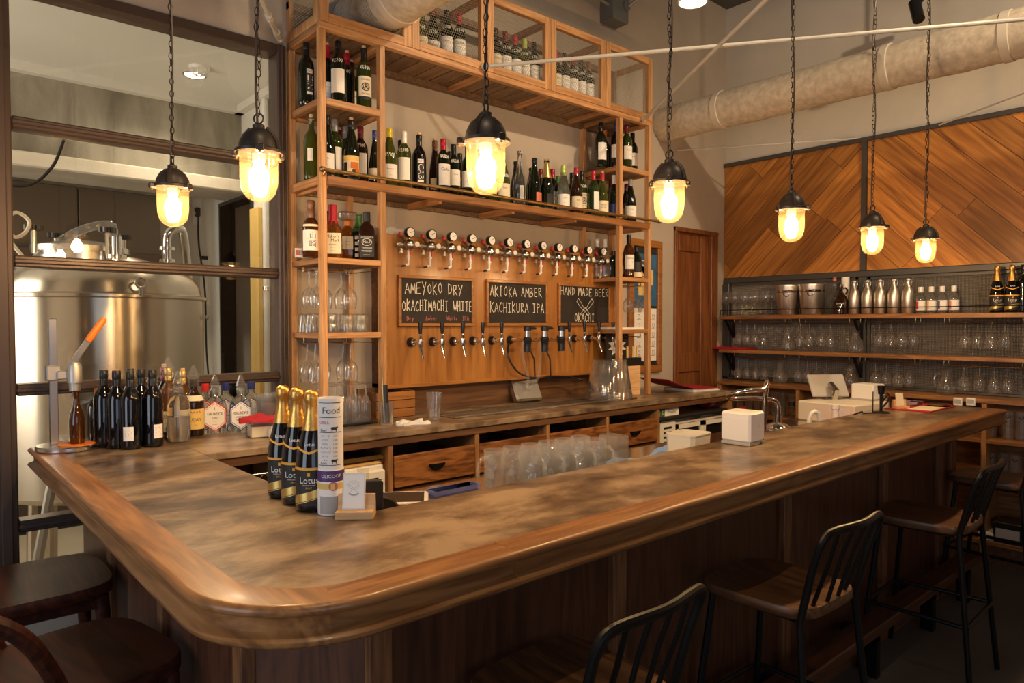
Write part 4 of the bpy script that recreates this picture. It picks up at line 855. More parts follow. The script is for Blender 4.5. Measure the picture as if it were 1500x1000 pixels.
row([(570.6, 3.13, 'burgundy', 'g_olive', 'cap_yellow', W5, dict(S)), (587, 3.3, 'bordeaux', 'g_dark', 'cap_black', None, {}), (592, 3.14, 'bordeaux', 'g_olive', 'cap_white', W3, dict(S)), (614, 3.14, 'bordeaux', 'g_black', 'cap_black', None, dict(cork=True, extra=zin('CAB'), turn=8, label='black wine bottle with red and black vertical label, long middle shelf')), (637, 3.2, 'alsace', 'g_brown', 'cap_brown', W4, dict(cork=True, sc_=.95)),
     (649.5, 3.12, 'bordeaux', 'g_dark', 'cap_red', ('paper', .05, .165, 118), CAL), (660, 3.32, 'bordeaux', 'g_dark', 'cap_black', None, {}), (664.5, 3.14, 'bordeaux', 'g_dark', 'cap_black', W1, dict(S, sc_=.96)), (672.5, 3.26, 'bordeaux', 'g_dark', 'cap_black', W2, dict(sc_=.93)), (686, 3.14, 'bordeaux', 'g_dark', 'cap_black', W1, {}), (703, 3.12, 'bordeaux', 'g_black', 'cap_black', None, {}), (721, 3.14, 'burgundy', 'g_green', 'cap_gold', ('paper_yellow', .05, .12, 120), dict(ln='yellow label')),
     (737, 3.11, 'burgundy', 'g_olive', 'cap_gold', W6, dict(S)), (756, 3.24, 'champagne', 'g_dark', 'cap_black', None, dict(screw=False, sc_=.95)), (765.5, 3.1, 'vase', 'g_clear', None, ('paper', .03, .12, 40), dict(label='tall clear glass bottle with slim neck on the long middle shelf')), (778, 3.30, 'champagne', 'g_dark', None, None, dict(sc_=.95)), (783, 3.14, 'champagne', 'g_dark', None, ('cap_pink', .04, .1, 70), dict(ln='salmon label', turn=35)),
     (796, 3.30, 'bordeaux', 'g_dark', 'cap_wine', None, {}), (802, 3.12, 'champagne', 'g_dark', 'cap_gold', ('ink', .03, .1, 80), dict(ln='black label', screw=False, capf=.11, turn=30)), (808, 3.27, 'bordeaux', 'g_dark', 'cap_red', W1, {}), (816, 3.28, 'bordeaux', 'g_olive', 'cap_green', None, dict(sc_=.9)), (821.5, 3.2, 'alsace', 'g_olive', 'cap_white', W4, dict(sc_=.93)), (829.5, 3.1, 'burgundy', 'g_clear', 'cap_lime', W5, dict(turn=-5)), (839.5, 3.25, 'bordeaux', 'g_dark', 'cap_black', W1, {}), (845, 3.12, 'burgundy', 'g_brown', 'cap_red', W6, {}),
     (855.5, 3.17, 'bordeaux', 'g_green', 'cap_black', EM, dict(S, extra=emblem)), (870, 3.11, 'bordeaux', 'g_green', 'cap_red', W3, dict(turn=40)), (877, 3.3, 'bordeaux', 'g_dark', 'cap_black', None, {}), (886.5, 3.1, 'burgundy', 'g_olive', 'cap_red', W6, dict(cork=True, text=[('PINOT', .014, 0, .088, 'ink'), ('NOIR', .014, 0, .07, 'ink'), ('------', .010, 0, .045, 'ink')], label='olive burgundy bottle with red cap beside the right tower post')), (895, 3.25, 'bordeaux', 'g_dark', 'cap_wine', W1, {}), (902, 3.11, 'bordeaux', 'g_dark', 'cap_white', ('cap_blue', .04, .11, 120), dict(ln='blue label')),
     (917.5, 3.2, 'burgundy', 'g_dark', 'cap_wine', W5, dict(sc_=.95)), (927.8, 3.1, 'burgundy', 'g_dark', 'cap_grey', W5, dict(turn=-10))], ZS['B'], 'on long middle shelf', g_)
row([(880, 3.2, 'bordeaux', 'g_dark', 'cap_black', W3, {}), (887.5, 3.31, 'bordeaux', 'g_dark', 'cap_orange', None, {}), (899, 3.28, 'bordeaux', 'g_dark', 'cap_brown', W1, {}), (902.5, 3.14, 'bordeaux', 'g_black', 'cap_blue', W1, {}), (918, 3.12, 'bordeaux', 'g_green', 'cap_wine', W1, {}), (926.5, 3.22, 'bordeaux', 'g_dark', 'cap_black', W1, {})], ZS['A'], 'on top right tower shelf', g_)
cz = 2.9555
row([(620, 3.16, 'burgundy', 'g_olive', 'cap_yellow', W6, dict(S)), (637.5, 3.16, 'burgundy', 'g_dark', 'cap_wine', W5, dict(S)), (653.5, 3.15, 'bordeaux', 'g_dark', 'cap_black', W1, dict(S)), (669.7, 3.14, 'bordeaux', 'g_dark', 'cap_red', W1, dict(CAL, label='dark wine bottle, red cap, script label, in the wire-fronted cabinet'))], cz, 'in left wire cabinet', 'wine bottles in the wire-fronted cabinets')
row([(726.5, 3.15, 'bordeaux', 'g_dark', 'cap_black', W2, {}), (740, 3.15, 'bordeaux', 'g_dark', 'cap_wine', W1, dict(S)), (755, 3.15, 'bordeaux', 'g_green', 'cap_red', W1, dict(S)), (768.5, 3.15, 'bordeaux', 'g_olive', 'cap_lime', W1, dict(S)), (781.3, 3.15, 'bordeaux', 'g_dark', 'cap_black', W1, dict(S, cork=True))], cz, 'in middle wire cabinet', 'wine bottles in the wire-fronted cabinets')
row([(816.5, 3.15, 'bordeaux', 'g_dark', 'cap_red', W2, {}), (827.5, 3.15, 'bordeaux', 'g_dark', 'cap_black', W1, {}), (838.6, 3.15, 'bordeaux', 'g_dark', 'cap_wine', W1, dict(S)), (849.6, 3.15, 'bordeaux', 'g_dark', 'cap_black', W1, dict(S)), (859.7, 3.15, 'bordeaux', 'g_dark', 'cap_brown', W1, dict(S))], cz, 'in right wire cabinet', 'wine bottles in the wire-fronted cabinets')
# ---- whisky shelf
def at(px, Y, z, py=380): p = onY(px, py, Y); p.z = z; return p
zc = ZS['C']
def yam(t, rot):
    put('shoulder_label', label_mesh('whisky', 'paper_cream', .142, .153, R(140), .0006), t, rot=rot); put('bottle_cap', MB().lathe([(.019, .185), (.022, .2), (.019, .222), (.0165, .235), (.019, .24), (.019, .262), (.016, .268), (0, .268)], 16).mesh('bottle_cap', M['cap_brown'], 40), t)
bottle('whisky_bottle', 'whisky bottle with brown cap and brush-lettered cream label, left tower', 'bottle', at(456, 3.12, zc), 'whisky', 'g_amber', None, ('paper', .03, .125, 140), face=FACE+R(8), group='spirits on the left tower shelf', text=[('山', .034, .1, .098, 'ink'), ('崎', .038, .1, .06, 'ink'), ('------', .008, -.55, .085, 'ink_brown'), ('------', .008, -.55, .07, 'ink_brown')], extra=yam)
def square_bottle(label, loc, w_, d_, h, sh, gl, cap, fill=None, face=R(-25), group=None, capr=.016, caph=.05, neck=.015):
    t = thing('spirit_bottle', label, 'bottle', loc, face, group); prof = [(1, 0), (1, sh), (.9, sh+.02), (.45, sh+.04)]
    g = MB(); n = 16; c = .28
    def ringp(s, z): return [(w_/2*s*math.copysign(abs(math.cos(a))**c, math.cos(a)), d_/2*s*math.copysign(abs(math.sin(a))**c, math.sin(a)), z) for a in [2*math.pi*(k+.5)/n for k in range(n)]]
    rings = [ringp(.94, 0), ringp(1, .006), ringp(1, sh), ringp(.93, sh+.014)]
    for s, z in ((1, sh+.045), (1, h)): rings.append([(neck*math.cos(2*math.pi*(k+.5)/n), neck*math.sin(2*math.pi*(k+.5)/n), z) for k in range(n)])
    g.v = [p for r_ in rings for p in r_]
    for i in range(len(rings)-1):
        for k in range(n): l = (k+1) % n; g.f.append((i*n+k, i*n+l, (i+1)*n+l, (i+1)*n+k))
    g.f += [tuple(reversed(range(n))), tuple(range((len(rings)-1)*n, len(rings)*n))]; g.build('glass_body', M[gl], t, 40)
    if cap: MB().lathe([(neck+.001, h-caph), (capr, h-caph+.002), (capr, h+.004), (capr-.002, h+.006), (0, h+.006)], 14).build('bottle_cap', M[cap], t)
    if fill:
        MB().box((-w_/2*.9, -d_/2*.86, .006), (w_/2*.9, d_/2*.86, fill[0]), .01).build('liquid', M[fill[1]], t)
    return t
def panel_label(t, w_, z0, z1, y, mat): return MB().box((-w_/2, y-.0012, z0), (w_/2, y+.0004, z1), 0).build('label', M[mat], t)
def ptext(parent, items, y):
    g = {}
    for s, size, x, z, mt in items: flat_text(s, size, lambda a, b: (x+a, y-.0018, z+b), g.setdefault(mt, MB()))
    for mt, q in g.items(): put('print', q.mesh('print', M[mt], 0), parent)
t = square_bottle('square whisky bottle with dripping red wax cap and cream label', at(488, 3.10, zc), .088, .07, .25, .13, 'g_whisky', 'cap_red', face=R(-30), group='spirits on the left tower shelf', capr=.02, caph=.075)
for k in range(6): a = R(60*k+15); MB().cyl((.0195*math.cos(a), .0195*math.sin(a), .18), (.026*math.cos(a), .026*math.sin(a), .145-.012*(k % 3)), .005, 6, .003).build('wax_drip', M['cap_red'], t)
lb = panel_label(t, .08, .02, .118, -.036, 'paper_cream'); ptext(lb, [("Maker's", .02, 0, .102, 'ink'), ('Mark', .02, .012, .083, 'ink'), ('&', .016, -.028, .083, 'gold_print'), ('WHISKY', .009, 0, .063, 'ink'), ('-------', .01, 0, .05, 'ink_brown'), ('-------', .01, 0, .036, 'ink_brown')], -.036)
t = square_bottle('amber decanter-style whisky bottle with wide glass stopper and cream label', at(509.5, 3.225, zc), .08, .08, .20, .135, 'g_whisky', 'cap_orange', face=R(-30), group='spirits on the left tower shelf', capr=.018, caph=.02)
MB().lathe([(0, .21), (.045, .212), (.052, .222), (.052, .24), (.044, .25), (0, .252)], 20).build('stopper', M['glass'], t); lb = panel_label(t, .055, .06, .125, -.0405, 'paper_cream'); ptext(lb, [('------', .012, 0, .10, 'ink_brown'), ('------', .012, 0, .085, 'ink_brown')], -.0405)
def dots(t, rot):
    for z in (.02, .05, .08, .11): put('label_print', label_mesh('whisky', 'paper', z, z+.018, R(60), .0006), t, rot=rot)
bottle('liqueur_bottle', 'dark liqueur bottle with bright green neck, left tower', 'bottle', at(526, 3.185, zc), 'whisky', 'g_black', 'cap_green', None, group='spirits on the left tower shelf', screw=False, capf=.09, extra=dots)
t = square_bottle('square black-label whiskey bottle with black cap, left tower', at(537.5, 3.10, zc), .078, .078, .235, .145, 'g_brown', 'cap_black', face=R(-30), group='spirits on the left tower shelf', capr=.018, caph=.045)
lb = panel_label(t, .07, .015, .12, -.0395, 'ink'); ptext(lb, [("JACK DANIEL'S", .0085, 0, .112, 'ink_white'), ('No.7', .018, 0, .088, 'ink_white'), ('Tennessee', .012, 0, .06, 'ink_white'), ('WHISKEY', .012, 0, .044, 'ink_white'), ('~~~~', .014, 0, .026, 'ink_white')], -.0395)
g = MB()
for k in range(24): a, b = 2*math.pi*k/24, 2*math.pi*(k+1)/24; g.add([(r*1.35*math.cos(q), -.0413, .088+r*math.sin(q)) for r, q in ((.018, a), (.018, b), (.016, b), (.016, a))], [(0, 1, 2, 3)])
put('print', g.mesh('print', M['ink_white'], 0), lb)
bottle('wine_bottle', 'small dark bottle hidden behind the left tower front post', 'bottle', at(479.5, 3.22, zc), 'whisky', 'g_dark', 'cap_black', W4, group='spirits on the left tower shelf')
t = thing('card_stand', 'small clear stand of coloured cards beside the brush-lettered whisky', 'card stand', at(441, 3.17, zc)); MB().box((-.03, -.002, 0), (.03, .002, .045)).build('card', M['paper'], t); MB().box((-.028, -.004, .012), (-.004, -.0025, .036)).build('print', M['chalk_pink'], t); MB().box((.0, -.004, .012), (.016, -.0025, .036)).build('print', M['blue_cloth'], t); MB().box((-.032, -.02, 0), (.032, .02, .003)).build('base', M['glass_plastic'], t)
# right tower spirits
bottle('spirit_bottle', 'tall whisky bottle with black cap and pale label, right tower', 'bottle', at(921, 3.1, zc), 'bordeaux', 'g_amber', 'cap_black', ('paper', .06, .16, 130), group='spirits on the right tower shelf', sc_=.97, text=[('BOWMORE', .011, 0, .135, 'ink'), ('12', .012, .3, .11, 'ink'), ('------', .01, 0, .085, 'ink_brown')])
bottle('spirit_bottle', 'dark green whisky bottle with black and cream labels, right tower', 'bottle', at(932, 3.11, zc), 'whisky', 'g_dark', 'cap_black', ('ink', .05, .12, 130), group='spirits on the right tower shelf', sc_=.95, extra=lambda t, r: put('label_band', label_mesh('whisky', 'paper_cream', .01, .045, R(120), .0009), t, rot=r))
bottle('spirit_bottle', 'short amber flask behind the right tower front post', 'bottle', at(914.5, 3.16, zc), 'whisky', 'g_amber', 'cap_black', W4, group='spirits on the right tower shelf', sc_=.75)
for px, Y, l in ((875, 3.28, 'clear spirit bottle with pale neck, further left behind the gauges'), (886.5, 3.26, 'clear spirit bottle with pale neck, further right behind the gauges')): bottle('spirit_bottle', l, 'bottle', at(px, Y, zc), 'bordeaux', 'g_clear', 'cap_white', None, group='spirits on the right tower shelf', sc_=.9)
t = square_bottle('square black bottle behind the rightmost gauges, right tower', at(899, 3.24, zc), .09, .07, .19, .12, 'g_dark', 'cap_black', group='spirits on the right tower shelf')

# ---- bottles on the counter by the window
Z1 = 1.0505
gw = 'unlabelled dark wine bottles by the window'
def back_label(t, rot):
    o = put('label', label_mesh('bordeaux', 'paper', .035, .09, R(58), .0007), t, rot=rot)
    q = MB()
    for k in range(6): q.add([wrap('bordeaux', 0, .035, .0014)(x, y) for x, y in ((-.013, .010+k*.0065), (.012-(k % 3)*.004, .010+k*.0065), (.012-(k % 3)*.004, .012+k*.0065), (-.013, .012+k*.0065))], [(0, 1, 2, 3)])
    put('print', q.mesh('print', M['grey_plastic'], 0), o)
CF = R(-98)
for (x, y, l, ex, da) in ((.640, 3.235, 'dark wine bottle at the far left of the window-side cluster', None, 0), (.672, 3.165, 'dark wine bottle, second from left in the window-side cluster', None, 0), (.709, 3.110, 'nearest dark wine bottle with white back label, front of cluster', back_label, -20), (.745, 3.27, 'dark wine bottle at the back of the window-side cluster', None, 0), (.770, 3.20, 'dark wine bottle behind the rightmost one in window-side cluster', None, 0), (.792, 3.115, 'rightmost dark wine bottle with white back label in cluster', back_label, 26)):
    bottle('wine_bottle', l, 'bottle', (x, y, Z1), 'bordeaux', 'g_black', 'cap_black', None, face=CF+R(da), group=gw, sc_=1.02, extra=ex)
def plastic_tip(z, r=.022):
    def ex(t, rot):
        put('pourer_wrap', MB().lathe([(r, z-.035), (r*1.1, z-.015), (r*.8, z-.005), (r*1.15, z+.004), (r*.7, z+.03), (r*.25, z+.052), (0, z+.056)], 9).mesh('pourer_wrap', M['glass_plastic'], 20), t)
    return ex
t = square_bottle('dark square liqueur bottle with orange cap beside the bottle capper', (.638, 3.325, Z1), .078, .05, .225, .15, 'g_brown', 'cap_orange', face=R(10), capr=.017, caph=.04); panel_label(t, .03, .02, .11, -.0255, 'paper_cream')
bottle('spirit_bottle', 'wine bottle with red capsule behind the dark window-side cluster', 'bottle', (.705, 3.33, Z1), 'bordeaux', 'g_dark', 'cap_red', None)
bottle('spirit_bottle', 'clear bottle under a plastic-wrapped pourer beside the dark cluster', 'bottle', (.842, 3.31, Z1), 'whisky', 'g_clear', None, W1, face=CF, extra=plastic_tip(.245))
bottle('spirit_bottle', 'bottle with cream capsule and red neck behind the bourbon', 'bottle', (.905, 3.37, Z1), 'bordeaux', 'g_dark', 'cap_wine', None, cork=True)
bottle('bourbon_bottle', 'bourbon bottle with orange lettered label and wrapped pourer', 'bottle', (.90, 3.29, Z1), 'bordeaux', 'g_whisky', 'cap_gold', ('paper_cream', .03, .12, 150), face=CF, extra=plastic_tip(.30), text=[('BEAN', .022, -.1, .095, 'ink_brown'), ('~~~~', .02, 0, .07, 'ink_red'), ('BON', .018, 0, .045, 'ink_brown')], capf=.05)
bottle('plastic_bottle', 'rounded clear plastic bottle with wrapped tip, half full', 'bottle', (.905, 3.165, Z1), 'pet', 'g_clear', None, None, face=CF, extra=lambda t, r: (plastic_tip(.225, .018)(t, r), put('liquid', MB().lathe([(0, .004), (.034, .004), (.0405, .03), (.0405, .10), (0, .10)], 20).mesh('liquid', M['g_cloudy'], 40), t))[0], sc_=1.08)
bottle('spirit_bottle', 'corked liqueur bottle behind the cassis bottle', 'bottle', (.985, 3.375, Z1), 'bordeaux', 'g_whisky', 'cap_gold', W2, sc_=.93, cork=True)
bottle('liqueur_bottle', 'dark cassis bottle with arched yellow label and wrapped pourer', 'bottle', (1.005, 3.29, Z1), 'whisky', 'g_brown', None, ('paper_yellow', .03, .115, 150), face=CF, sc_=1.05, extra=lambda t, r: (plastic_tip(.245)(t, r), put('shoulder_label', label_mesh('whisky', 'paper_cream', .15, .172, R(150), .001), t, rot=r))[0], text=[('LEJAY', .02, 0, .07, 'ink'), ('^^^^', .024, 0, .098, 'ink_brown'), ('----', .012, 0, .05, 'ink_brown')])
def gilbey(label, loc, mt, word, capm=None, wrapd=True, face=R(-20)):
    t = square_bottle(label, loc, .098, .07, .205 if wrapd else .215, .125, 'g_clear', capm, face=face, capr=.017, caph=.03)
    if wrapd: MB().lathe([(.019, .175), (.022, .195), (.017, .205), (.024, .213), (.015, .238), (.006, .262), (0, .265)], 9).build('pourer_wrap', M['glass_plastic'], t, 20)
    y = -.0358
    def hexa(w_, h0, h1, hm, yy, m_, par, nme):
        return MB().prism([(-w_, h0+hm), (0, h0), (w_, h0+hm), (w_, h1-hm), (0, h1), (-w_, h1-hm)], 0, .0006, lambda a, b, c: (a, yy-c, b)).build(nme, m_, par, 0)
    lb = hexa(.0475, .008, .148, .036, y, M[mt], t, 'label'); hexa(.0445, .013, .143, .034, y-.0007, M['paper'], lb, 'label_field'); hexa(.0415, .018, .138, .032, y-.0014, M[mt], lb, 'label_line'); hexa(.040, .0205, .1355, .0305, y-.0021, M['paper'], lb, 'label_field')
    ptext(lb, [("GILBEY'S", .017, 0, .090, 'ink'), (word, .0125, 0, .071, 'ink_brown'), ('------', .009, 0, .056, 'ink_brown'), ('~~~', .012, 0, .042, 'ink_brown'), ('1', .02, 0, .112, 'ink_brown')], y-.0022); return t
gilbey('clear gin bottle with red-edged hexagonal label, wrapped pourer', (1.105, 3.315, Z1), 'red_plastic', 'GIN'); gilbey('clear vodka bottle with navy-edged hexagonal label, wrapped pourer', (1.205, 3.265, Z1), 'cap_blue', 'VODKA')
gilbey('spare clear gin bottle with red cap behind the open gin', (1.085, 3.385, Z1), 'red_plastic', 'GIN', 'red_plastic', False); gilbey('spare clear vodka bottle with blue cap, further left behind open vodka', (1.175, 3.375, Z1), 'cap_blue', 'VODKA', 'cap_blue', False); gilbey('spare clear vodka bottle with blue cap, further right behind open vodka', (1.285, 3.345, Z1), 'cap_blue', 'VODKA', 'cap_blue', False)
# three sparkling wine bottles on the bar
def lotus(t, rot):
    k = 'champagne'
    lo = put('label', label_mesh(k, 'ink', .018, .118, R(190)), t, rot=rot)
    put('label_band', label_mesh(k, 'gold_orange', .114, .121, R(190), .0009), lo); put('label_print', label_mesh(k, 'gold_orange', .098, .107, R(9), .0009), lo)
    def sheared(z0, z1, sl, m_, name, half=R(78), wave=.0):
        g = MB(); n = 20
        for j in (0, 1):
            for i in range(n+1):
                a = -half+2*half*i/n; z = (z0, z1)[j]+sl*a*.04+wave*math.cos(a*1.5)*.01; r = rad(k, z)+.001; g.v.append((r*math.cos(a), r*math.sin(a), z))
        for i in range(n): g.f.append((i, i+1, n+2+i, n+1+i))
        return put(name, g.mesh(name, M[m_], 60), lo)
    sheared(.034, .056, .32, 'gold_print', 'label_print'); sheared(.0305, .0325, .32, 'gold_print', 'label_print')
    put('print', flat_text('Lotus', .024, wrap(k, 0, .086, .0011)).mesh('print', M['ink_white'], 0), lo)
    put('print', flat_text('BRUT', .007, wrap(k, 0, .066, .0011)).mesh('print', M['gold_orange'], 0), lo); put('print', flat_text('SPARKLING WINE', .0045, wrap(k, 0, .0735, .0011)).mesh('print', M['ink_white'], 0), lo)
    # V-shaped neck band
    g = MB(); n = 24
    for j in (0, 1):
        for i in range(n+1): a = -math.pi*.9+1.8*math.pi*i/n; z = .178+.006*j-.022*(1-min(1, abs(a)/1.7))+.0; r = rad(k, z)+.0012; g.v.append((r*math.cos(a), r*math.sin(a), z))
    for i in range(n): g.f.append((i, i+1, n+2+i, n+1+i))
    put('neck_band', g.mesh('neck_band', M['gold_orange'], 60), t, rot=rot)
    put('print', flat_text('Lotus', .013, wrap(k, 0, .182, .0012)).mesh('print', M['ink_white'], 0), t, rot=rot)
    g = MB().lathe([(rad(k, .218)+.0012, .218), (rad(k, .24)+.0012, .24), (.0168, .268), (.0158, .288), (.0185, .293), (.0195, .305), (.0185, .318), (.012, .325), (0, .327)], 18); put('gold_foil', g.mesh('gold_foil', M['gold_foil'], 60), t, rot=rot)
for x, y, l in ((.842, 1.955, 'black sparkling wine bottle with gold foil, leftmost of three on bar'), (.842, 1.860, 'black sparkling wine bottle with gold foil, middle of three on bar'), (.842, 1.768, 'black sparkling wine bottle with gold foil, beside the menu tube')):
    bottle('sparkling_wine_bottle', l, 'bottle', (x, y, Z1), 'champagne', 'g_black', None, None, face=R(-128), group='sparkling wine bottles on the bar', extra=lotus, sc_=.985)
# ---- right wall shelf bottles
zs1 = 1.6145
def atx(px, X, z, py=450): p = onX(px, py, X); p.z = z; return p
def swing(t, rot):
    g = MB().tube([(.018, 0, .20), (.024, 0, .225), (.02, 0, .245), (-.012, 0, .248), (-.022, 0, .235), (-.03, 0, .205)], .0018, 6); put('wire_bail', g.mesh('wire_bail', M['steel']), t, rot=rot); put('stopper', MB().lathe([(0, .236), (.012, .236), (.013, .246), (0, .252)], 12).mesh('stopper', M['white_plastic']), t)
for i, px in enumerate((1251, 1270.3, 1289.2, 1309.2, 1330)): bottle('swing_top_bottle', f'brushed steel swing-top bottle, {ordn(i)} of five, right wall shelf', 'bottle', atx(px, 5.40, zs1), 'steel', 'g_steel', None, None, face=R(-90), group='steel swing-top bottles', extra=swing)
for i, (px, c) in enumerate(((1348.6, 'ink_red'), (1364.2, 'paper_yellow'), (1380.3, 'blue_plastic'), (1397, 'cap_pink'))):
    cn = ['red', 'yellow', 'blue', 'salmon'][i]
    bottle('small_spirit_bottle', f'small clear bottle with white cap and {cn}-striped label', 'bottle', atx(px, 5.40, zs1+.0), 'mini', 'g_clear', 'cap_white', ('paper', .02, .085, 130), face=R(-150), group='small clear bottles on the right wall shelf', capf=.022, sc_=1.06, extra=lambda t, r, c=c: put('label_stripe', label_mesh('mini', c, .03, .08, R(28), .0009), t, rot=(0, 0, r[2]-R(52))))
for px, l in ((1460, 'black sparkling wine bottle with gold foil, left on right wall shelf'), (1482, 'black sparkling wine bottle with gold foil, second on right wall shelf')): bottle('sparkling_wine_bottle', l, 'bottle', atx(px, 5.40, zs1), 'champagne', 'g_black', None, None, face=R(-160), group='sparkling wine bottles on the right wall shelf', extra=lotus, sc_=.94)
bottle('wine_bottle', 'plain dark wine bottle at the right edge of right wall shelf', 'bottle', atx(1499, 5.43, zs1), 'bordeaux', 'g_black', 'cap_black', None)
bottle('glass_bottle', 'tall clear bottle behind the brown jug on right wall shelf', 'bottle', atx(1222, 5.43, zs1), 'vase', 'g_clear', 'cap_pink', None, capf=.02, sc_=.86)
t = thing('glass_jug', 'dark brown glass jug with ring handle on right wall shelf', 'jug', atx(1231, 5.38, zs1))
MB().lathe([(0, 0), (.048, 0), (.053, .006), (.053, .10), (.046, .125), (.026, .155), (.017, .17), (.0155, .195), (.019, .197), (.019, .21), (0, .212)], 24).build('glass_body', M['g_brown'], t); MB().tube([(.018, -.0, .195), (.034, -.0, .2), (.045, -.0, .185), (.044, 0, .165), (.034, 0, .148)], .006, 8).build('handle', M['g_brown'], t, rot=(0, 0, R(-70))); put('cap', MB().lathe([(0, .212), (.018, .2125), (.018, .225), (0, .226)], 14).mesh('cap', M['black_plastic']), t)
g = MB(); fn = lambda x, y: (.0535*math.cos(R(-160)+x/.0535), .0535*math.sin(R(-160)+x/.0535), .06+y); flat_text('OKACHI', .014, lambda x, y: fn(x, y+.02), g); flat_text('~~~~', .016, lambda x, y: fn(x, y), g); put('print', g.mesh('print', M['ink_white'], 0), t)
t = thing('paper_roll', 'tall white paper roll standing behind the brown jug', 'roll', atx(1238, 5.46, zs1)); MB().lathe([(.018, 0), (.0285, 0), (.0285, .285), (.018, .285), (.018, 0)], 20).build('roll', M['paper'], t)
for px, l in ((1154, 'steel ice bucket with ring handle, left of the pair'), (1189, 'steel ice bucket with ring handle, right of the pair')):
    t = thing('ice_bucket', l, 'ice bucket', atx(px, 5.40, zs1), 0, 'ice buckets on the right wall shelf')
    MB().lathe([(0, 0), (.07, 0), (.075, .006), (.098, .225), (.101, .226), (.101, .236), (.095, .238), (.092, .23), (.07, .012), (0, .01)], 28).build('bucket_body', M['brushed_steel'], t); MB().lathe([(.0925, .175), (.0965, .18), (.0985, .19), (.0955, .195)], 28).build('band', M['chrome'], t)
    for a in (20, 200): MB().tube([(.108*math.cos(R(a))+.022*math.cos(R(q))*-math.sin(R(a)), .108*math.sin(R(a))+.022*math.cos(R(q))*math.cos(R(a)), .165+.022*math.sin(R(q))) for q in range(0, 360, 36)], .004, 6, True).build('ring_handle', M['chrome'], t)
# ================================================================ glassware
G = M['glass']
def gm(name, prof, n=20, mat='glass'): return MB().lathe(prof, n).mesh(name, M[mat], 60)
wine_p = [(0, 0), (.033, .001), (.032, .003), (.006, .007), (.0038, .014), (.0038, .085), (.008, .093), (.025, .108), (.0365, .13), (.0385, .15), (.036, .175), (.031, .198)]
WG = gm('wine_glass_body', wine_p); ballon = gm('balloon_glass_body', [(0, 0), (.034, .001), (.033, .003), (.006, .007), (.004, .014), (.004, .075), (.01, .083), (.032, .1), (.0445, .128), (.0465, .15), (.043, .178), (.036, .2)])
FLUTE = gm('flute_body', [(0, 0), (.03, .001), (.029, .003), (.005, .007), (.004, .02), (.004, .06), (.012, .07), (.024, .1), (.026, .15), (.024, .19)])
def glass(name, label, me, loc, group, flip=False, sc_=1, cat='glass', rz=0):
    o = put(name, me, None, loc=loc, rot=(math.pi if flip else 0, 0, rz), scale=(sc_,)*3); return tag(o, label, cat, group)
# standing glasses on the upper right wall shelf
for i, (px, X) in enumerate(((1064, 5.40), (1075, 5.475), (1077, 5.38), (1087, 5.46), (1091.5, 5.365), (1100, 5.46), (1106, 5.38), (1113.5, 5.46), (1121.5, 5.37), (1130.5, 5.45), (1139.5, 5.385))): glass('wine_glass', f'clear stemmed wine glass, {ordn(i)} standing on upper right wall shelf', WG, atx(px, X, 1.6145), 'wine glasses standing on the right wall shelf')
for (zz, lst, nm_) in ((1.582-.035+.004, (1082.4, 1094.4, 1106, 1118.7, 1172.8, 1186, 1203.2, 1216.8, 1288.5, 1305.6, 1321.6, 1338.4, 1414.4, 1432.8, 1452, 1472.8), 'upper'), (1.297-.035+.004, (1082.4, 1094.7, 1107.2, 1119.7, 1170, 1183.2, 1196.8, 1211.7, 1283.7, 1299.7, 1316.3, 1333, 1413.6, 1436.3, 1458.4, 1478), 'lower')):
    for i, px in enumerate(lst): glass('hanging_wine_glass', f'balloon wine glass hanging {ordn(i)} below the {nm_} right wall shelf', ballon if i >= 8 else WG, atx(px, 5.383 if i < 8 else (5.355, 5.41)[i % 2], zz), f'wine glasses hanging under the {nm_} right wall shelf', True, .92 if i < 8 else .86)
CAR = gm('carafe_body', [(0, 0), (.045, .001), (.052, .01), (.055, .035), (.048, .075), (.032, .11), (.027, .125), (.03, .145), (.038, .155)]); CARH = [(.034, 0, .14), (.06, 0, .135), (.075, 0, .10), (.068, 0, .06), (.052, 0, .045)]
for px, z, l, hd in ((1154, 1.3255, 'small glass carafe on the lower wall shelf, left one', 0), (1253.6, 1.3255, 'small glass carafe on the lower wall shelf, right one', 0), (1144, 1.0825, 'glass carafe with handle standing below the wall shelves', 1), (1247, 1.0825, 'glass carafe behind the tablet below the wall shelves', 0), (1388, 1.0825, 'round glass pitcher with handle below the wall shelves', 2)):
    z = 1.0825 if z < 1.1 else z; X = 5.43 if z > 1.1 else 5.515
    t = thing('glass_carafe', l, 'carafe', atx(px, 5.40 if z > 1.1 else 5.40, z if z > 1.1 else 1.0625), 0, 'glass carafes by the right wall'); put('carafe_body', CAR, t, scale=(1.15, 1.15, 1.05) if hd == 2 else (1, 1, 1.08))
    if hd: MB().tube(smooth(CARH), .006, 8).build('handle', G, t, rot=(0, 0, R(-60 if hd == 1 else 120)))
tag(MB().box((-.10, -.17, 0), (.10, .17, .012), .005).box((-.09, -.165, .012), (.08, .16, .02), .004).build('folded_cloth', M['red_cloth'], loc=atx(1075, 5.41, 1.3252)), 'folded dark red cloth on the lower right wall shelf', 'cloth')
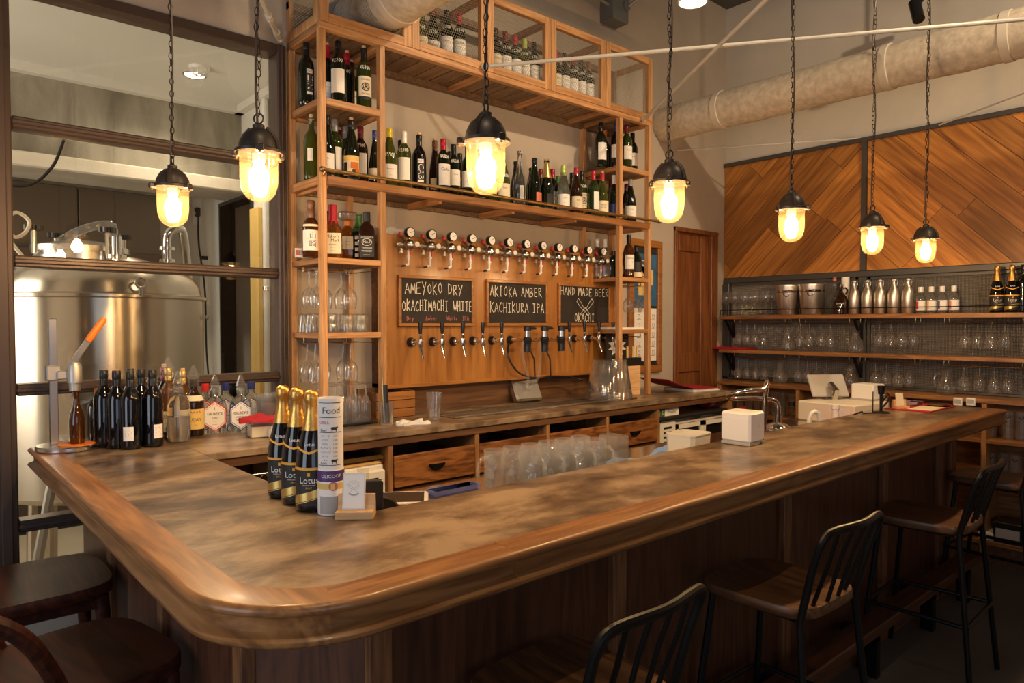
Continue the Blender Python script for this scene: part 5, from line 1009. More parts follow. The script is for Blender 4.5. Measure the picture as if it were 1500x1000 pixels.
# cylinders in the low cabinet
TALL = gm('tall_glass_body', [(0, 0), (.026, 0), (.028, .012), (.031, .19), (.0295, .19), (.0265, .014), (0, .013)], 16)
for i, px in enumerate((1071, 1084, 1097, 1109.5, 1122, 1135.5, 1146)): glass('tall_glass', f'tall clear tumbler, {ordn(i)} in the low cabinet beside the door', TALL, atx(px, 5.36, .8002, 580), 'tall tumblers in the low cabinet')
for i, px in enumerate((1160, 1174, 1188, 1202)):
    t = thing('printed_beer_glass', f'footed beer glass with dark printed label, {ordn(i)} behind the register', 'glass', atx(px, 5.36, .8002, 580), 0, 'printed beer glasses in the low cabinet'); put('glass_body', FLUTE, t, scale=(1.05, 1.05, .92)); put('printed_label', MB().lathe([(.0278, .09), (.0282, .125)], 10, a0=R(150), a1=R(260)).mesh('printed_label', M['ink'], 40), t)
for i, (px, py, z) in enumerate(((1452, 612, .8002), (1477, 614, .8002), (1497, 616, .8002), (1452, 655, .5252), (1470, 655, .5252), (1488, 656, .5252))):
    t = thing('marked_beer_glass', f'clear beer glass with black wing mark, {["left", "middle", "right"][i % 3]} on the {"upper" if z > .6 else "lower"} cubby shelf', 'glass', atx(px, 5.37, z, py), 0, 'marked beer glasses in the low cabinet'); put('glass_body', TALL, t, scale=(1.15, 1.15, .95))
    g = MB()
    for s in (-1, 1): g.add([(-.0365*math.cos(a*s), .0365*math.sin(a*s), z_) for a, z_ in ((0, .135), (0, .142), (.42, .158), (.42, .15))], [(0, 1, 2, 3)])
    put('wing_mark', g.mesh('wing_mark', M['ink'], 0), t, rot=(0, 0, R(8)))
for px, py, w_, h_, mt, l in ((1452, 748, .09, .05, 'paper', 'white carton on the lowest shelf of the low cabinet'), (1483, 735, .16, .13, 'black_plastic', 'dark box with picture label on the lowest cabinet shelf')):
    p = onX(px, py, 5.36); t = thing('storage_box', l, 'box', (p.x, p.y, .1505)); MB().box((-.1, -w_/2, 0), (.1, w_/2, h_), .004).build('carton', M[mt], t); MB().box((-.1015, -w_/2*.8, h_*.2), (-.1, w_/2*.8, h_*.7)).build('label', M['grey_plastic'], t)
# left tower: hanging glasses, tumblers, upturned flutes
for zz, lst, nm_ in ((ZS['C']-.052+.004, ((453, 3.2), (463.5, 3.12), (476, 3.2), (500, 3.22), (512, 3.12)), 'whisky'), (ZS['D']-.052+.004, ((449, 3.2), (461, 3.12), (473, 3.22), (502, 3.2), (513, 3.12)), 'tumbler')):
    for i, (px, Y) in enumerate(lst): glass('hanging_wine_glass', f'wine glass hanging {ordn(i)} under the {nm_} shelf of left tower', WG, at(px, Y, zz, 430), 'wine glasses hanging in the left tower', True, .97)
for i, (px, Y) in enumerate(((920, 3.14), (933, 3.2), (942, 3.12))): glass('hanging_wine_glass', f'wine glass hanging {ordn(i)} under the spirits in the right tower', WG, at(px, Y, ZS['C']-.048, 430), 'wine glasses hanging in the right tower', True, .95)
TUM = gm('tumbler_body', [(.038, 0), (.0385, .002), (.034, .085), (.028, .09), (0, .09), (0, .084), (.03, .082), (.0355, .002), (.038, 0)], 18)
for i, (px, Y) in enumerate(((448, 3.24), (458, 3.14), (472, 3.24), (484, 3.12), (497, 3.22), (508, 3.11), (527.5, 3.115), (531, 3.24))): glass('upturned_tumbler', f'textured tumbler upturned {ordn(i)} on the left tower shelf', TUM, at(px, Y, ZS['D'], 470), 'tumblers on the left tower shelf')
tr = thing('glass_drying_tray', 'black tray under upturned flutes at the left tower foot', 'tray', (1.68, 3.20, 1.0505)); MB().box((-.135, -.13, 0), (.135, .13, .012), .004).build('tray', M['black_plastic'], tr)
k = 0
for ix in range(4):
    for iy in range(3): glass('upturned_flute', f'stemmed glass upturned on black tray, {ordn(k)} counting columns', FLUTE, (1.585+ix*.064, 3.11+iy*.07+(ix % 2)*.012, 1.0627+.19), 'upturned glasses on the black tray', True); k += 1
# ================================================================ taps, gauges, boards
FL = MB().lathe([(0, 0), (.027, 0), (.027, .008), (.02, .02), (.016, .03), (0, .03)], 20, axis='-Y').mesh('flange', M['black_plastic'], 40)
COL = MB().lathe([(.0, .028), (.017, .028), (.017, .04), (.0115, .043), (.0115, .085), (0, .085)], 16, axis='-Y').mesh('shank', M['chrome'], 40)
FAU = MB().lathe([(.0, -.032), (.010, -.03), (.0135, -.018), (.0145, 0), (.0135, .018), (.009, .03), (.007, .045), (0, .045)], 16, (0, -.095, 0)).mesh('faucet_body', M['chrome'], 50)
SPO = MB().tube([(0, -.095, -.02), (0, -.105, -.045), (0, -.122, -.09)], [.0095, .008, .0065], 12).mesh('spout', M['chrome'], 50)
HAN = MB().lathe([(.0, .045), (.008, .045), (.009, .055), (.0135, .105), (.013, .11), (0, .111)], 16, (0, -.095, 0)).mesh('tap_handle', M['black_plastic'], 50)
NUT = MB().lathe([(0, .036), (.0075, .036), (.0075, .05), (0, .05)], 10, (0, -.095, 0)).mesh('handle_ferrule', M['chrome'], 40)
TXs = [2.155+.146*i for i in range(12)]; TZ = 1.446
for i, x in enumerate(TXs):
    if 5 <= i <= 7: continue
    t = thing('beer_tap', f'chrome beer tap with black handle, {ordn(i if i < 5 else i-3)} on the panel', 'beer tap', (x, TY, TZ), 0, 'beer taps on the panel')
    for nme, me in (('flange', FL), ('shank', COL), ('faucet_body', FAU), ('spout', SPO), ('tap_handle', HAN), ('handle_ferrule', NUT)): put(nme, me, t)
dn3 = ['left', 'middle', 'right']
for j, x in enumerate(TXs[5:8]):
    t = thing('bottle_filler', f'black and steel counter-pressure bottle filler, {dn3[j]} of three', 'bottle filler', (x, TY, TZ), 0, 'bottle fillers between the taps'); put('flange', FL, t); MB().lathe([(0, .028), (.012, .028), (.011, .15), (0, .15)], 14, axis='-Y').build('shank', M['chrome'], t)
    c = (0, -.165, 0)
    MB().lathe([(0, -.072), (.021, -.072), (.021, -.03), (.0235, -.028), (.0235, -.012), (.026, -.008), (.026, .012), (.02, .02), (0, .02)], 18, c).build('valve_body', M['black_plastic'], t); MB().lathe([(0, .02), (.0215, .02), (.0215, .058), (0, .058)], 18, c).build('steel_sleeve', M['steel'], t); hd = MB().lathe([(0, .058), (.023, .058), (.023, .082), (.02, .086), (0, .086)], 14, c).build('turn_knob', M['black_plastic'], t)
    MB().tube([(.015, -.165, .073), (.05, -.165, .075), (.068, -.165, .072)], [.011, .009, .007], 8).build('lever', M['black_plastic'], hd)
    if j < 2:
        p0 = Vector((-.02, -.15, -.005)); e = Vector((3.05-x+.02*j, -.02, 1.075-TZ)); MB().tube(smooth([p0, p0+Vector((-.012, -.005, -.02)), p0+Vector((-.004, -.0, -.10)), p0.lerp(e, .5)+Vector((-.02, -.03, -.05)), e+Vector((-.04, -.01, .06)), e]), .0085, 8).build('beer_hose', M['glass_frost'], t)
# hanging black tubes from the fillers
tb = thing('black_gas_tube', 'thin black tubing looped below the bottle fillers', 'tubing'); MB().tube(smooth([(2.87, 3.28, 1.43), (2.85, 3.26, 1.34), (2.93, 3.25, 1.24), (3.08, 3.24, 1.20), (3.2, 3.25, 1.205), (3.4, 3.26, 1.19), (3.5, 3.24, 1.16)]), .006, 6).build('tube', M['black_plastic'], tb)
for x in (3.03, 3.17): MB().tube([(x, 3.28, 1.42), (x+.03, 3.25, 1.32), (x+.035, 3.25, 1.21)], .006, 6).build('tube', M['black_plastic'], tb)
# regulators
GC = MB().lathe([(0, 0), (.027, 0), (.0275, .004), (.0275, .028), (.0245, .03), (.0245, .026), (0, .026)], 22, (0, -.02, .066), '-Y').mesh('gauge_case', M['black_plastic'], 40)
GD = MB().lathe([(.0243, .027), (0, .027)], 22, (0, -.02, .066), '-Y').mesh('gauge_dial', M['paper'], 40)
RB = MB().lathe([(0, -.005), (.018, -.004), (.03, .012), (.0315, .028), (.027, .045), (.016, .055), (0, .057)], 20, (0, 0, 0), '-Y').mesh('regulator_body', M['steel'], 50)
RK = MB().lathe([(.0, .03), (.0145, .03), (.0145, .04), (.0, .041)], 18, (.038, -.012, .004), '-Y').mesh('pressure_knob', M['cream_plastic'], 40)
RP = MB().cyl((-.072, -.012, 0), (.072, -.012, 0), .0085, 10).cyl((-.06, -.012, 0), (-.045, -.012, 0), .0125, 6).cyl((.045, -.012, 0), (.06, -.012, 0), .0125, 6).mesh('connecting_pipe', M['galv'], 40)
RV = MB().cyl((-.018, -.02, .018), (-.05, -.026, .05), .008, 10).mesh('relief_valve', M['frame_bronze'], 40); RTIP = MB().cyl((-.048, -.0255, .048), (-.06, -.028, .06), .0092, 10).mesh('relief_tip', M['red_plastic'], 40)
GN_ = MB().cyl((0, -.03, .026), (0, -.03, .042), .006, 8).mesh('gauge_stem', M['brass'], 40)
RH = MB().cyl((0, -.02, -.03), (0, -.02, -.056), .0068, 10).cyl((0, -.02, -.056), (0, -.02, -.066), .0115, 10).cyl((0, -.02, -.066), (0, -.02, -.086), .0085, 10, .006).cyl((0, -.02, -.086), (0, -.02, -.108), .0055, 8).tube([(0, -.02, -.1), (-.003, -.02, -.108), (-.02, -.02, -.113)], .0075, 8).mesh('hose_fitting', M['white_plastic'], 40)
RR_ = MB().box((.007, -.028, -.056), (.016, -.012, -.028), .002).mesh('shutoff_lever', M['red_plastic'], 40); RE = MB().cyl((-.02, -.02, -.113), (-.04, -.02, -.117), .005, 8).mesh('gas_line', M['black_plastic'], 40)
RW = MB().beam((-.045, -.02, -.022), (-.062, -.024, -.046), .012, .004).beam((-.045, -.02, -.022), (-.045, -.024, -.046), .012, .004).mesh('wing_nut', M['galv'], 40)
for i in range(12):
    x = 2.117+.1434*i; t = thing('pressure_regulator', f'gas pressure regulator with round gauge, {ordn(i)} of twelve above the boards', 'regulator', (x, TY-.018, 1.978), 0, 'pressure regulators along the panel')
    for nme, me in (('gauge_case', GC), ('gauge_dial', GD), ('regulator_body', RB), ('pressure_knob', RK), ('connecting_pipe', RP), ('relief_valve', RV), ('relief_tip', RTIP), ('gauge_stem', GN_), ('hose_fitting', RH), ('shutoff_lever', RR_), ('gas_line', RE), ('wing_nut', RW)): put(nme, me, t)
    a = R((20, 35, 30, 30, 50, -40, -40, -40, 50, 50, 55, 55)[i]); MB().beam((-.006*math.cos(a), -.048, .066-.006*math.sin(a)), (.017*math.cos(a), -.048, .066+.017*math.sin(a)), .0025, .001, (0, 1, 0)).build('gauge_needle', M['ink'], t)
    MB().cyl((0, -.0, 0), (0, .018, 0), .012, 8).build('wall_mount', M['galv'], t)
t = thing('white_pipe_clamp', 'white plastic pipe end at the panel top left corner', 'pipe', (2.03, 3.34, 2.0325)); MB().cyl((-.02, 0, .022), (.12, -.03, .022), .02, 10).build('pipe', M['white_plastic'], t); MB().box((.0, -.03, 0), (.05, .02, .044), .004).build('clamp', M['white_plastic'], t)
# chalkboards
def board(x0, x1, lines, label, draw=None, k=0):
    t = thing('chalkboard', label, 'chalkboard', (x0, TY, 1.533), 0, 'framed chalkboards on the tap panel'); W, H = x1-x0, .283; fr = M['wood_tap_trim']
    for a, b in (((0, 0), (W, .018)), ((0, H-.018), (W, H)), ((0, .018), (.018, H-.018)), ((W-.018, .018), (W, H-.018))): MB().box((a[0], -.02, a[1]), (b[0], 0, b[1]), .003).build('frame', fr, t)
    bd = MB().box((.016, -.010, .016), (W-.016, -.001, H-.016)).build('slate', M['chalkboard'], t); rr = random.Random(k+3); y = -.0106
    gs = {}
    for s, h, x, z, m_, wf in lines:
        ln, wd = strokes(s, h, wf, jit=.035, rnd=rr); g = gs.setdefault((m_, s), MB()); stroke_mesh(g, ln, .0045 if m_ == 'chalk' else .003, lambda a, b: (x+a, y, z+b))
    if draw: draw(gs.setdefault(('chalk', 'd'), MB()), y)
    for (m_, s), g in gs.items(): tag(put('chalk_drawing' if s == 'd' else 'chalk_line', g.mesh('chalk_line', M[m_], 0), bd), kind='stuff')
board(2.069, 2.594, [('AMEYOKO DRY', .058, .045, .185, 'chalk', .80), ('OKACHIMACHI WHITE', .056, .026, .088, 'chalk', .645), ('Dry', .026, .055, .034, 'chalk_pink', .8), ('Amber', .026, .18, .034, 'chalk_pink', .8), ('White', .026, .325, .034, 'chalk_pink', .8), ('IPA', .026, .44, .034, 'chalk_pink', .8)], 'left chalkboard listing beers with a pink line of writing below', None, 1)
board(2.689, 3.205, [('AKIOKA AMBER', .058, .032, .185, 'chalk', .80), ('KACHIKURA IPA', .058, .032, .085, 'chalk', .77)], 'middle chalkboard with two lines of white chalk capitals', None, 2)
def cleavers(g, y):
    for s in (-1, 1):
        pts = [(0, -.012), (.035, .030), (.062, .062), (.088, .036), (.052, -.004), (.012, -.022)]
        pts = [(.012, -.008), (.045, .035), (.068, .058), (.084, .036), (.052, .004), (.022, -.022), (.012, -.008)]
        ln = [[(.262+s*a, .128+b) for a, b in pts], [(.262+s*.016, .112), (.262-s*.03, .07), (.262-s*.045, .082), (.262+s*.006, .125)]]; stroke_mesh(g, ln, .003, lambda a, b: (a, y, b))
board(3.305, 3.824, [('HAND MADE BEER', .050, .024, .206, 'chalk', .90), ('OKACHI', .050, .160, .030, 'chalk', .85)], 'right chalkboard with a drawing of two crossed cleavers', cleavers, 3)

# ================================================================ pendants
PG = thin_glass('lamp_glass', (1, .93, .80), .05, .45, .12, .016, (1, .74, .36))
BULB = emit('bulb', (1, .65, .33), 420)
CAPM = MB().lathe([(.064, 0), (.064, .008), (.055, .012), (.052, .03), (.042, .05), (.026, .064), (.016, .068), (.016, .078), (.010, .082), (0, .083)], 24).mesh('lamp_cap', M['lamp_cap'], 40)
RIB = MB().tube([(.058, 0, .008), (.053, 0, .032), (.042, 0, .052), (.024, 0, .068)], .0065, 6).mesh('rib', M['lamp_cap'], 40)
LUG = MB().box((.054, -.011, -.006), (.076, .011, .012), .003).mesh('lug', M['lamp_cap']); LSC = MB().cyl((.068, 0, -.012), (.068, 0, .014), .004, 8).mesh('lug_screw', M['brass'])
GLB = MB().lathe([(.053, .002), (.054, -.005), (.0505, -.012), (.0505, -.06), (.049, -.085), (.043, -.108), (.03, -.124), (.014, -.131), (0, -.132)], 28).mesh('glass_jar', PG, 60)
BLB = MB().lathe([(0, -.092), (.014, -.089), (.024, -.078), (.027, -.062), (.023, -.046), (.014, -.033), (.012, -.02), (0, -.02)], 14).mesh('bulb', BULB, 60)
SOC = MB().lathe([(0, -.022), (.017, -.022), (.017, .0), (0, .0)], 14).mesh('socket', M['white_plastic'])
RNG = MB().tube([(.014*math.cos(R(a)), 0, .096+.014*math.sin(R(a))) for a in range(0, 360, 30)], .0025, 6, True).mesh('hanging_ring', M['black_metal'])
link = [(.0065*math.cos(R(a)), 0, .013*math.sin(R(a))) for a in range(0, 360, 45)]
def pendant(x, y, zb, label, rz):
    t = thing('pendant_lamp', label, 'pendant lamp', (x, y, zb+.132), R(rz), 'caged-glass pendants over the bar')
    for nme, me in (('lamp_cap', CAPM), ('glass_jar', GLB), ('bulb', BLB), ('socket', SOC), ('hanging_ring', RNG)): put(nme, me, t)
    for a in (0, 180): put('rib', RIB, t, rot=(0, 0, R(a)))
    for a in (0, 120, 240): lg = put('lug', LUG, t, rot=(0, 0, R(a))); put('lug_screw', LSC, lg)
    z0, z1 = .105, 4.3-(zb+.132); g = MB(); n = int((z1-z0)/.021)
    for k in range(n):
        p = link if k % 2 else [(b, a, c) for a, b, c in link]; g.tube([(a+.004*math.sin(k*.7), b, c+z0+k*.021+.01) for a, b, c in p], .0015, 4, True)
    put('chain', g.mesh('chain', M['black_metal'], 60), t)
    MB().tube([(.006*math.sin(k*.9), .006*math.cos(k*.7), .083+(z1-.083)*k/24) for k in range(25)], .0033, 6).build('power_cord', M['frame_bronze'], t); MB().lathe([(0, z1-.03), (.045, z1-.03), (.05, z1), (0, z1)], 18).build('ceiling_rose', M['lamp_cap'], t)
for px, Y, l, rz in ((712, 1.42, 'large pendant lamp hanging before the long bottle shelf', 25), (980, 1.42, 'pendant lamp hanging to the right of the shelving', 95), (1159.3, 1.42, 'pendant lamp in front of the left chevron panel', 40), (1278, 1.42, 'pendant lamp hanging at the metal divider', 70), (1356.5, 1.42, 'rightmost pendant lamp, in front of right chevron panel', 95)):
    p = onY(px, 330, Y); pendant(p.x, Y, 1.885, l, rz)
for px, X, l, rz in ((380, .765, 'pendant lamp hanging before the upper window, nearer the shelving', 130), (253.5, .735, 'leftmost pendant lamp, smaller, in front of the tank window', 60)):
    p = onX(px, 300, X); pendant(X, p.y, 1.885, l, rz)
# ================================================================ ducts, rods, ceiling fittings
def duct(name, label, pts, r, seams):
    t = thing(name, label, 'duct'); ps = smooth(pts, 14); n = len(ps); rr = [r*(1+.02*math.sin(k*2.1)+.012*math.sin(k*.8)) for k in range(n)]
    MB().tube(ps, rr, 24).build('insulation', M['insulation'], t, 60)
    for y in seams:
        c = min(ps, key=lambda p: abs(p.y-y)+abs(p.z-pts[0][2])); d = Vector((0, -1, 0)); MB().tube([c-d*.025, c-d*.022, c+d*.022, c+d*.025], [r*1.0, r*1.05, r*1.05, r*1.0], 24).build('joint_wrap', M['insulation_tape'], t, 60)
    return t
duct('insulated_duct', 'long cream insulated duct running above the chevron panels', [(4.62, 3.415, 3.12), (4.62, 2.2, 3.12), (4.62, 1.0, 3.12), (4.62, -1, 3.12), (4.62, -3.2, 3.12)], .132, (2.92, 1.72, 1.15))
duct('insulated_duct', 'thick cream insulated duct passing through the top left cabinet', [(1.90, 3.415, 3.165), (1.90, 2.8, 3.165), (1.90, 2.25, 3.17), (1.90, 1.95, 3.28), (1.90, 1.85, 3.6), (1.90, 1.85, 4.29)], .135, (2.97, 2.5))
def rod(label, p, q, r=.010, tb=None):
    t = thing('brace_rod', label, 'rod', (0, 0, 0), 0, 'ceiling brace rods'); MB().cyl(p, q, r, 10).build('rod', M['rod_paint'], t)
    for e in (p, q): MB().sphere(e, r*1.6, 8, 6).build('end_fitting', M['rod_paint'], t)
    return t
ZR = 2.965
rod('long pale brace rod crossing in front of the wire cabinets', (2.47, 3.03, ZR), (5.53, -1.27, ZR))
rod('pale brace rod slanting up from the right end of shelving', (3.88, 3.03, ZR-.024), (1.3, -.62, ZR-.024))
rod('thin brace rod across the corner behind the duct', (4.80, 3.41, 2.95), (5.53, 2.27, 2.95), .006)
rod('thin brace rod leaving the right wall above the chevron boards', (5.535, 1.77, 2.93), (4.4, .05, 2.93), .006)
p = onY(410, 58, 3.40); d = Vector((-.55, -.83, 0)); t = rod('brace rod with turnbuckle beside the window head', p, p+d*3.2, .009)
q0 = p+d*.06; q1 = p+d*.26; sd_ = Vector((0, 0, .016)); MB().cyl(q0+sd_, q1+sd_, .006, 8).cyl(q0-sd_, q1-sd_, .006, 8).cyl(q0-d*.02, q0+d*.03, .018, 10).cyl(q1-d*.03, q1+d*.02, .018, 10).build('turnbuckle', M['rod_paint'], t)
t = thing('junction_box', 'grey metal junction box with conduits high on back wall', 'junction box', (3.955, 3.34, 3.80)); plain('box_paint', (.16, .17, .165), .5)
MB().box((-.085, -.05, -.085), (.085, .08, .095), .006).build('box', M['box_paint'], t); MB().cyl((.05, -.051, .03), (.05, -.064, .03), .035, 18).build('cover_plate', M['box_paint'], t); MB().cyl((-.085, 0, .02), (-1.9, .04, .3), .011, 10).build('conduit', M['galv'], t); MB().cyl((.06, -.06, .03), (.5, -.3, .46), .011, 10).build('conduit', M['galv'], t)
t = thing('track_spotlight', 'black cylindrical track spotlight near the ceiling at right', 'spotlight', (4.98, 1.70, 3.56)); ax = Vector((.38, .30, .88)).normalized()
MB().cyl(-ax*.085, ax*.075, .036, 18).build('lamp_housing', M['black_plastic'], t); MB().tube([(0.03, 0, .04), (.08, -.02, .11), (.12, -.04, .14)], .012, 8).build('yoke', M['black_plastic'], t); MB().box((.08, -.12, .13), (.20, .03, .165), .006).build('track_adapter', M['grey_metal'], t); MB().cyl((.14, -.04, .16), (.14, -.04, .74), .01, 8).build('drop_rod', M['black_plastic'], t)
p = onY(1015, 4, 1.75); t = thing('ceiling_downlight', 'lit white can lamp at the top edge right of the shelving', 'ceiling lamp', p)
MB().lathe([(.058, 0), (.062, .002), (.064, .18), (.05, .2), (0, .2)], 24).build('can', M['white_plastic'], t); MB().lathe([(0, .004), (.056, .004)], 24).build('lens', emit('can_lens', (1, .80, .5), 9), t); MB().cyl((0, 0, .2), (0, 0, 4.3-p.z), .008, 8).build('stem', M['black_plastic'], t)
# ================================================================ stools and chairs
def rounded_seat(w_, d_, th, power=.45, dip=.012, n=40, front=1.0):
    g = MB(); rings = 7
    def pt(s, a):
        c, s_ = math.cos(a), math.sin(a); x = w_/2*s*math.copysign(abs(c)**power, c); y = d_/2*s*math.copysign(abs(s_)**power, s_); x *= 1-(0.10*(-y/d_+.5) if front else 0); return x, y
    g.v.append((0, 0, -dip))
    for i in range(1, rings+1):
        s = i/rings*.985
        for k in range(n):
            x, y = pt(s, 2*math.pi*k/n); z = -dip*(1-min(1, (s*1.12))**3); g.v.append((x, y, z))
    for s, z in ((1.0, -.006), (1.0, -th+.008), (.96, -th)):
        for k in range(n): x, y = pt(s, 2*math.pi*k/n); g.v.append((x, y, z))
    for k in range(n): g.f.append((0, 1+k, 1+(k+1) % n))
    for i in range(rings+2):
        for k in range(n): l = (k+1) % n; g.f.append((1+i*n+k, 1+(i+1)*n+k, 1+(i+1)*n+l, 1+i*n+l))
    g.f.append(tuple(1+(rings+2)*n+k for k in range(n))); return g
BM_ = M['black_metal']; SH = .70
S_seat = rounded_seat(.40, .39, .036).mesh('seat', M['wood_seat'], 50)
S_fl = [MB().tube([(s*.205, .205, 0), (s*.15, .14, SH-.034)], .0115, 10).mesh('leg', BM_) for s in (-1, 1)]
S_rl = [MB().tube([(s*.215, -.235, 0), (s*.175, -.175, SH-.05), (s*.172, -.178, SH-.01), (s*.182, -.213, SH+.13), (s*.186, -.235, SH+.20)], .0115, 10).mesh('leg', BM_) for s in (-1, 1)]
hp = [(.186, -.235, SH+.20), (.184, -.245, SH+.225), (.17, -.252, SH+.243), (.13, -.258, SH+.250), (0, -.275, SH+.252)]
S_hoop = MB().tube(smooth(hp+[(-x, y, z) for x, y, z in reversed(hp[:-1])]), .0125, 10).mesh('back_rail', BM_)
S_sp = [MB().tube([(x*.9, -.165-.02*(1-abs(x)/.11), SH-.03), (x, -.22-.01, SH+.15), (x*1.02, -.258-.012*(1-abs(x)/.11), SH+.249)], .0065, 8).mesh('spindle', BM_) for x in (-.11, -.037, .037, .11)]
S_ft = [MB().cyl(a, b, .009, 10).mesh('foot_rail', BM_) for a, b in (((-.186, .182, .30), (.186, .182, .30)), ((-.197, -.213, .30), (.197, -.213, .30)), ((-.186, .182, .30), (-.197, -.213, .30)), ((.186, .182, .30), (.197, -.213, .30)))]
S_br = MB().box((-.15, -.15, SH-.05), (.15, .13, SH-.036), .003).mesh('seat_bracket', BM_)
for x, y, rz, l in ((1.195, 1.15, 2, 'nearest black metal bar stool, cut off at the bottom edge'), (2.17, 1.14, -2, 'black metal bar stool with curved wooden seat, second along the bar'), (3.46, 1.115, 2, 'black metal bar stool with curved wooden seat, third along the bar'), (4.58, 1.13, -3, 'farthest black metal bar stool, by the right wall cabinet')):
    t = thing('bar_stool', l, 'bar stool', (x, y, 0), R(rz), 'metal bar stools along the bar'); put('seat', S_seat, t, loc=(0, -.005, SH))
    for m_ in S_fl+S_rl: put('leg', m_, t)
    put('back_rail', S_hoop, t); put('seat_bracket', S_br, t)
    for m_ in S_sp: put('spindle', m_, t)
    for m_ in S_ft: put('foot_rail', m_, t)
WC = M['wood_chair']; CH = .685
C_seat = rounded_seat(.46, .465, .045, .5, .008, 40, 0).mesh('seat', WC, 50)
def chair(x, y, rz, l, hb=-.15):
    t = thing('wooden_bar_chair', l, 'bar chair', (x, y, 0), R(rz), 'dark wooden chairs at the left of the bar'); put('seat', C_seat, t, loc=(0, 0, CH))
    MB().box((-.19, -.20, CH-.085), (.19, .20, CH-.046), .004).build('seat_apron', WC, t)
    for sx in (-1, 1):
        MB().tube([(sx*.20, .22, 0), (sx*.17, .18, CH-.046)], [.017, .024], 12).build('leg', WC, t); MB().tube([(sx*.21, -.25, 0), (sx*.175, -.2, CH-.046)], [.017, .024], 12).build('leg', WC, t)
        MB().cyl((sx*.192, .21, .26), (sx*.20, -.235, .26), .013, 8).build('stretcher', WC, t)
    MB().cyl((-.19, .208, .22), (.19, .208, .22), .013, 8).build('stretcher', WC, t)
    hp = [(.222, hb, CH-.03), (.238, hb-.045, CH+.09), (.240, hb-.11, CH+.20), (.21, -.31, CH+.30), (.13, -.335, CH+.345), (0, -.345, CH+.355)]
    MB().tube(smooth(hp+[(-a, b, c) for a, b, c in reversed(hp[:-1])]), .019, 10).build('back_hoop', WC, t)
    for a in (-.11, -.037, .037, .11): MB().tube([(a*.9, -.205, CH-.02), (a, -.32+.02*abs(a)*6, CH+.335-abs(a)*.25)], .009, 8).build('spindle', WC, t)
chair(.33, 2.84, -90, 'dark glossy wooden bar chair beside the window wall'); chair(.318, 2.09, -79, 'dark glossy wooden bar chair nearest the camera at left', -.07)

# ================================================================ things on the bar
t = thing('menu_tube', 'rolled paper food menu standing upright on a tin', 'menu', (.862, 1.700, 1.1685)); MB().lathe([(.0315, 0), (.0325, 0), (.0325, .187), (.0315, .187), (.0315, 0)], 32).build('rolled_sheet', M['paper'], t, 60)
def cylw(r, a0, z0): return lambda x, y: (r*math.cos(a0+x/r), r*math.sin(a0+x/r), z0+y)
A0 = R(-122); g = MB(); flat_text('Food', .024, cylw(.0331, A0+.15, .155), g)
for z in (.175, .137, .098, .012): 
    f = cylw(.0331, A0, z)
    for i in range(8): x = -.032+i*.008; g.add([f(x, 0), f(x+.008, 0), f(x+.008, .0016), f(x, .0016)], [(0, 1, 2, 3)])
flat_text('Beef', .010, cylw(.0331, A0-.5, .104), g); flat_text('Pork', .010, cylw(.0331, A0-.5, .018), g)
for i in range(7): flat_text(['ステーキ', 'ハラミ', 'カルビ', 'サーロイン', 'ハンバーグ', 'ロース', 'タン'][i], .0062, cylw(.0331, A0-.35, .089-i*.0105), g); flat_text('1,200', .0055, cylw(.0331, A0+.45, .089-i*.0105), g)
put('print', g.mesh('print', M['ink'], 0), t); g = MB(); flat_text('GRILL', .011, cylw(.0331, A0-.45, .124), g); f = cylw(.0331, A0-.45, .116); g.add([f(-.016, 0), f(.01, 0), f(.01, .001), f(-.016, .001)], [(0, 1, 2, 3)]); put('print', g.mesh('print', M['ink_red'], 0), t)
for z, sz in ((.104, .012), (.020, .011)):   # small cow and pig silhouettes
    f = cylw(.0332, A0+.35, z); put('print', MB().add([f(x*sz, y*sz) for x, y in ((-.7, .5), (-.5, .75), (.5, .7), (.75, .9), (.95, .6), (.75, .4), (.6, .3), (.55, -.3), (.4, -.3), (.38, .15), (-.3, .15), (-.35, -.3), (-.5, -.3), (-.52, .2))], [tuple(range(14))]).mesh('print', M['ink'], 0), t)
t = thing('printed_tin', 'round purple and white tin holding the menu tube', 'tin', (.862, 1.700, Z1)); MB().lathe([(0, 0), (.034, 0), (.0345, .003), (.0345, .115), (.033, .118), (0, .118)], 28).build('tin_body', M['paper'], t)
plain('purple', (.09, .04, .17), .4); MB().lathe([(.0348, .088), (.0348, .1165)], 28).build('colour_band', M['purple'], t); MB().lathe([(.0348, .068), (.0348, .084)], 28).build('colour_band', M['paper_yellow'], t); MB().lathe([(.0348, .004), (.0348, .05)], 28, a0=R(-170), a1=R(-60)).build('picture_band', M['grey_plastic'], t)
put('print', flat_text('OLICOOP', .0125, cylw(.0352, A0+.1, .102)).mesh('print', M['ink_white'], 0), t)
f = cylw(.0352, A0+.25, .076); put('seal', MB().add([f(.012*math.cos(R(a)), .012*math.sin(R(a))) for a in range(0, 360, 20)], [tuple(range(18))]).mesh('seal', M['chalk_pink'], 0), t)
cs = thing('card_holder', 'light wooden card stand on the bar beside the menu tube', 'card holder', (.895, 1.625, Z1), R(-40)); MB().prism([(-.035, 0), (.02, 0), (.012, .056), (.004, .056), (-.004, .018), (-.035, .018)], -.0475, .0475, lambda a, b, c: (c, a, b)).build('wood_block', M['wood_block'], cs)
cd_ = thing('business_card', 'white upright business card with crossed cleavers in wooden stand', 'card', (.895, 1.625, Z1+.0185), R(-40)); cdv = Matrix.Rotation(R(-9), 4, 'X'); o = MB().box((-.0345, -.0112, 0), (.0235, -.0062, .092), 0).build('card', M['paper'], cd_, rot=(R(-9), 0, 0))
g = MB(); yy = -.0117
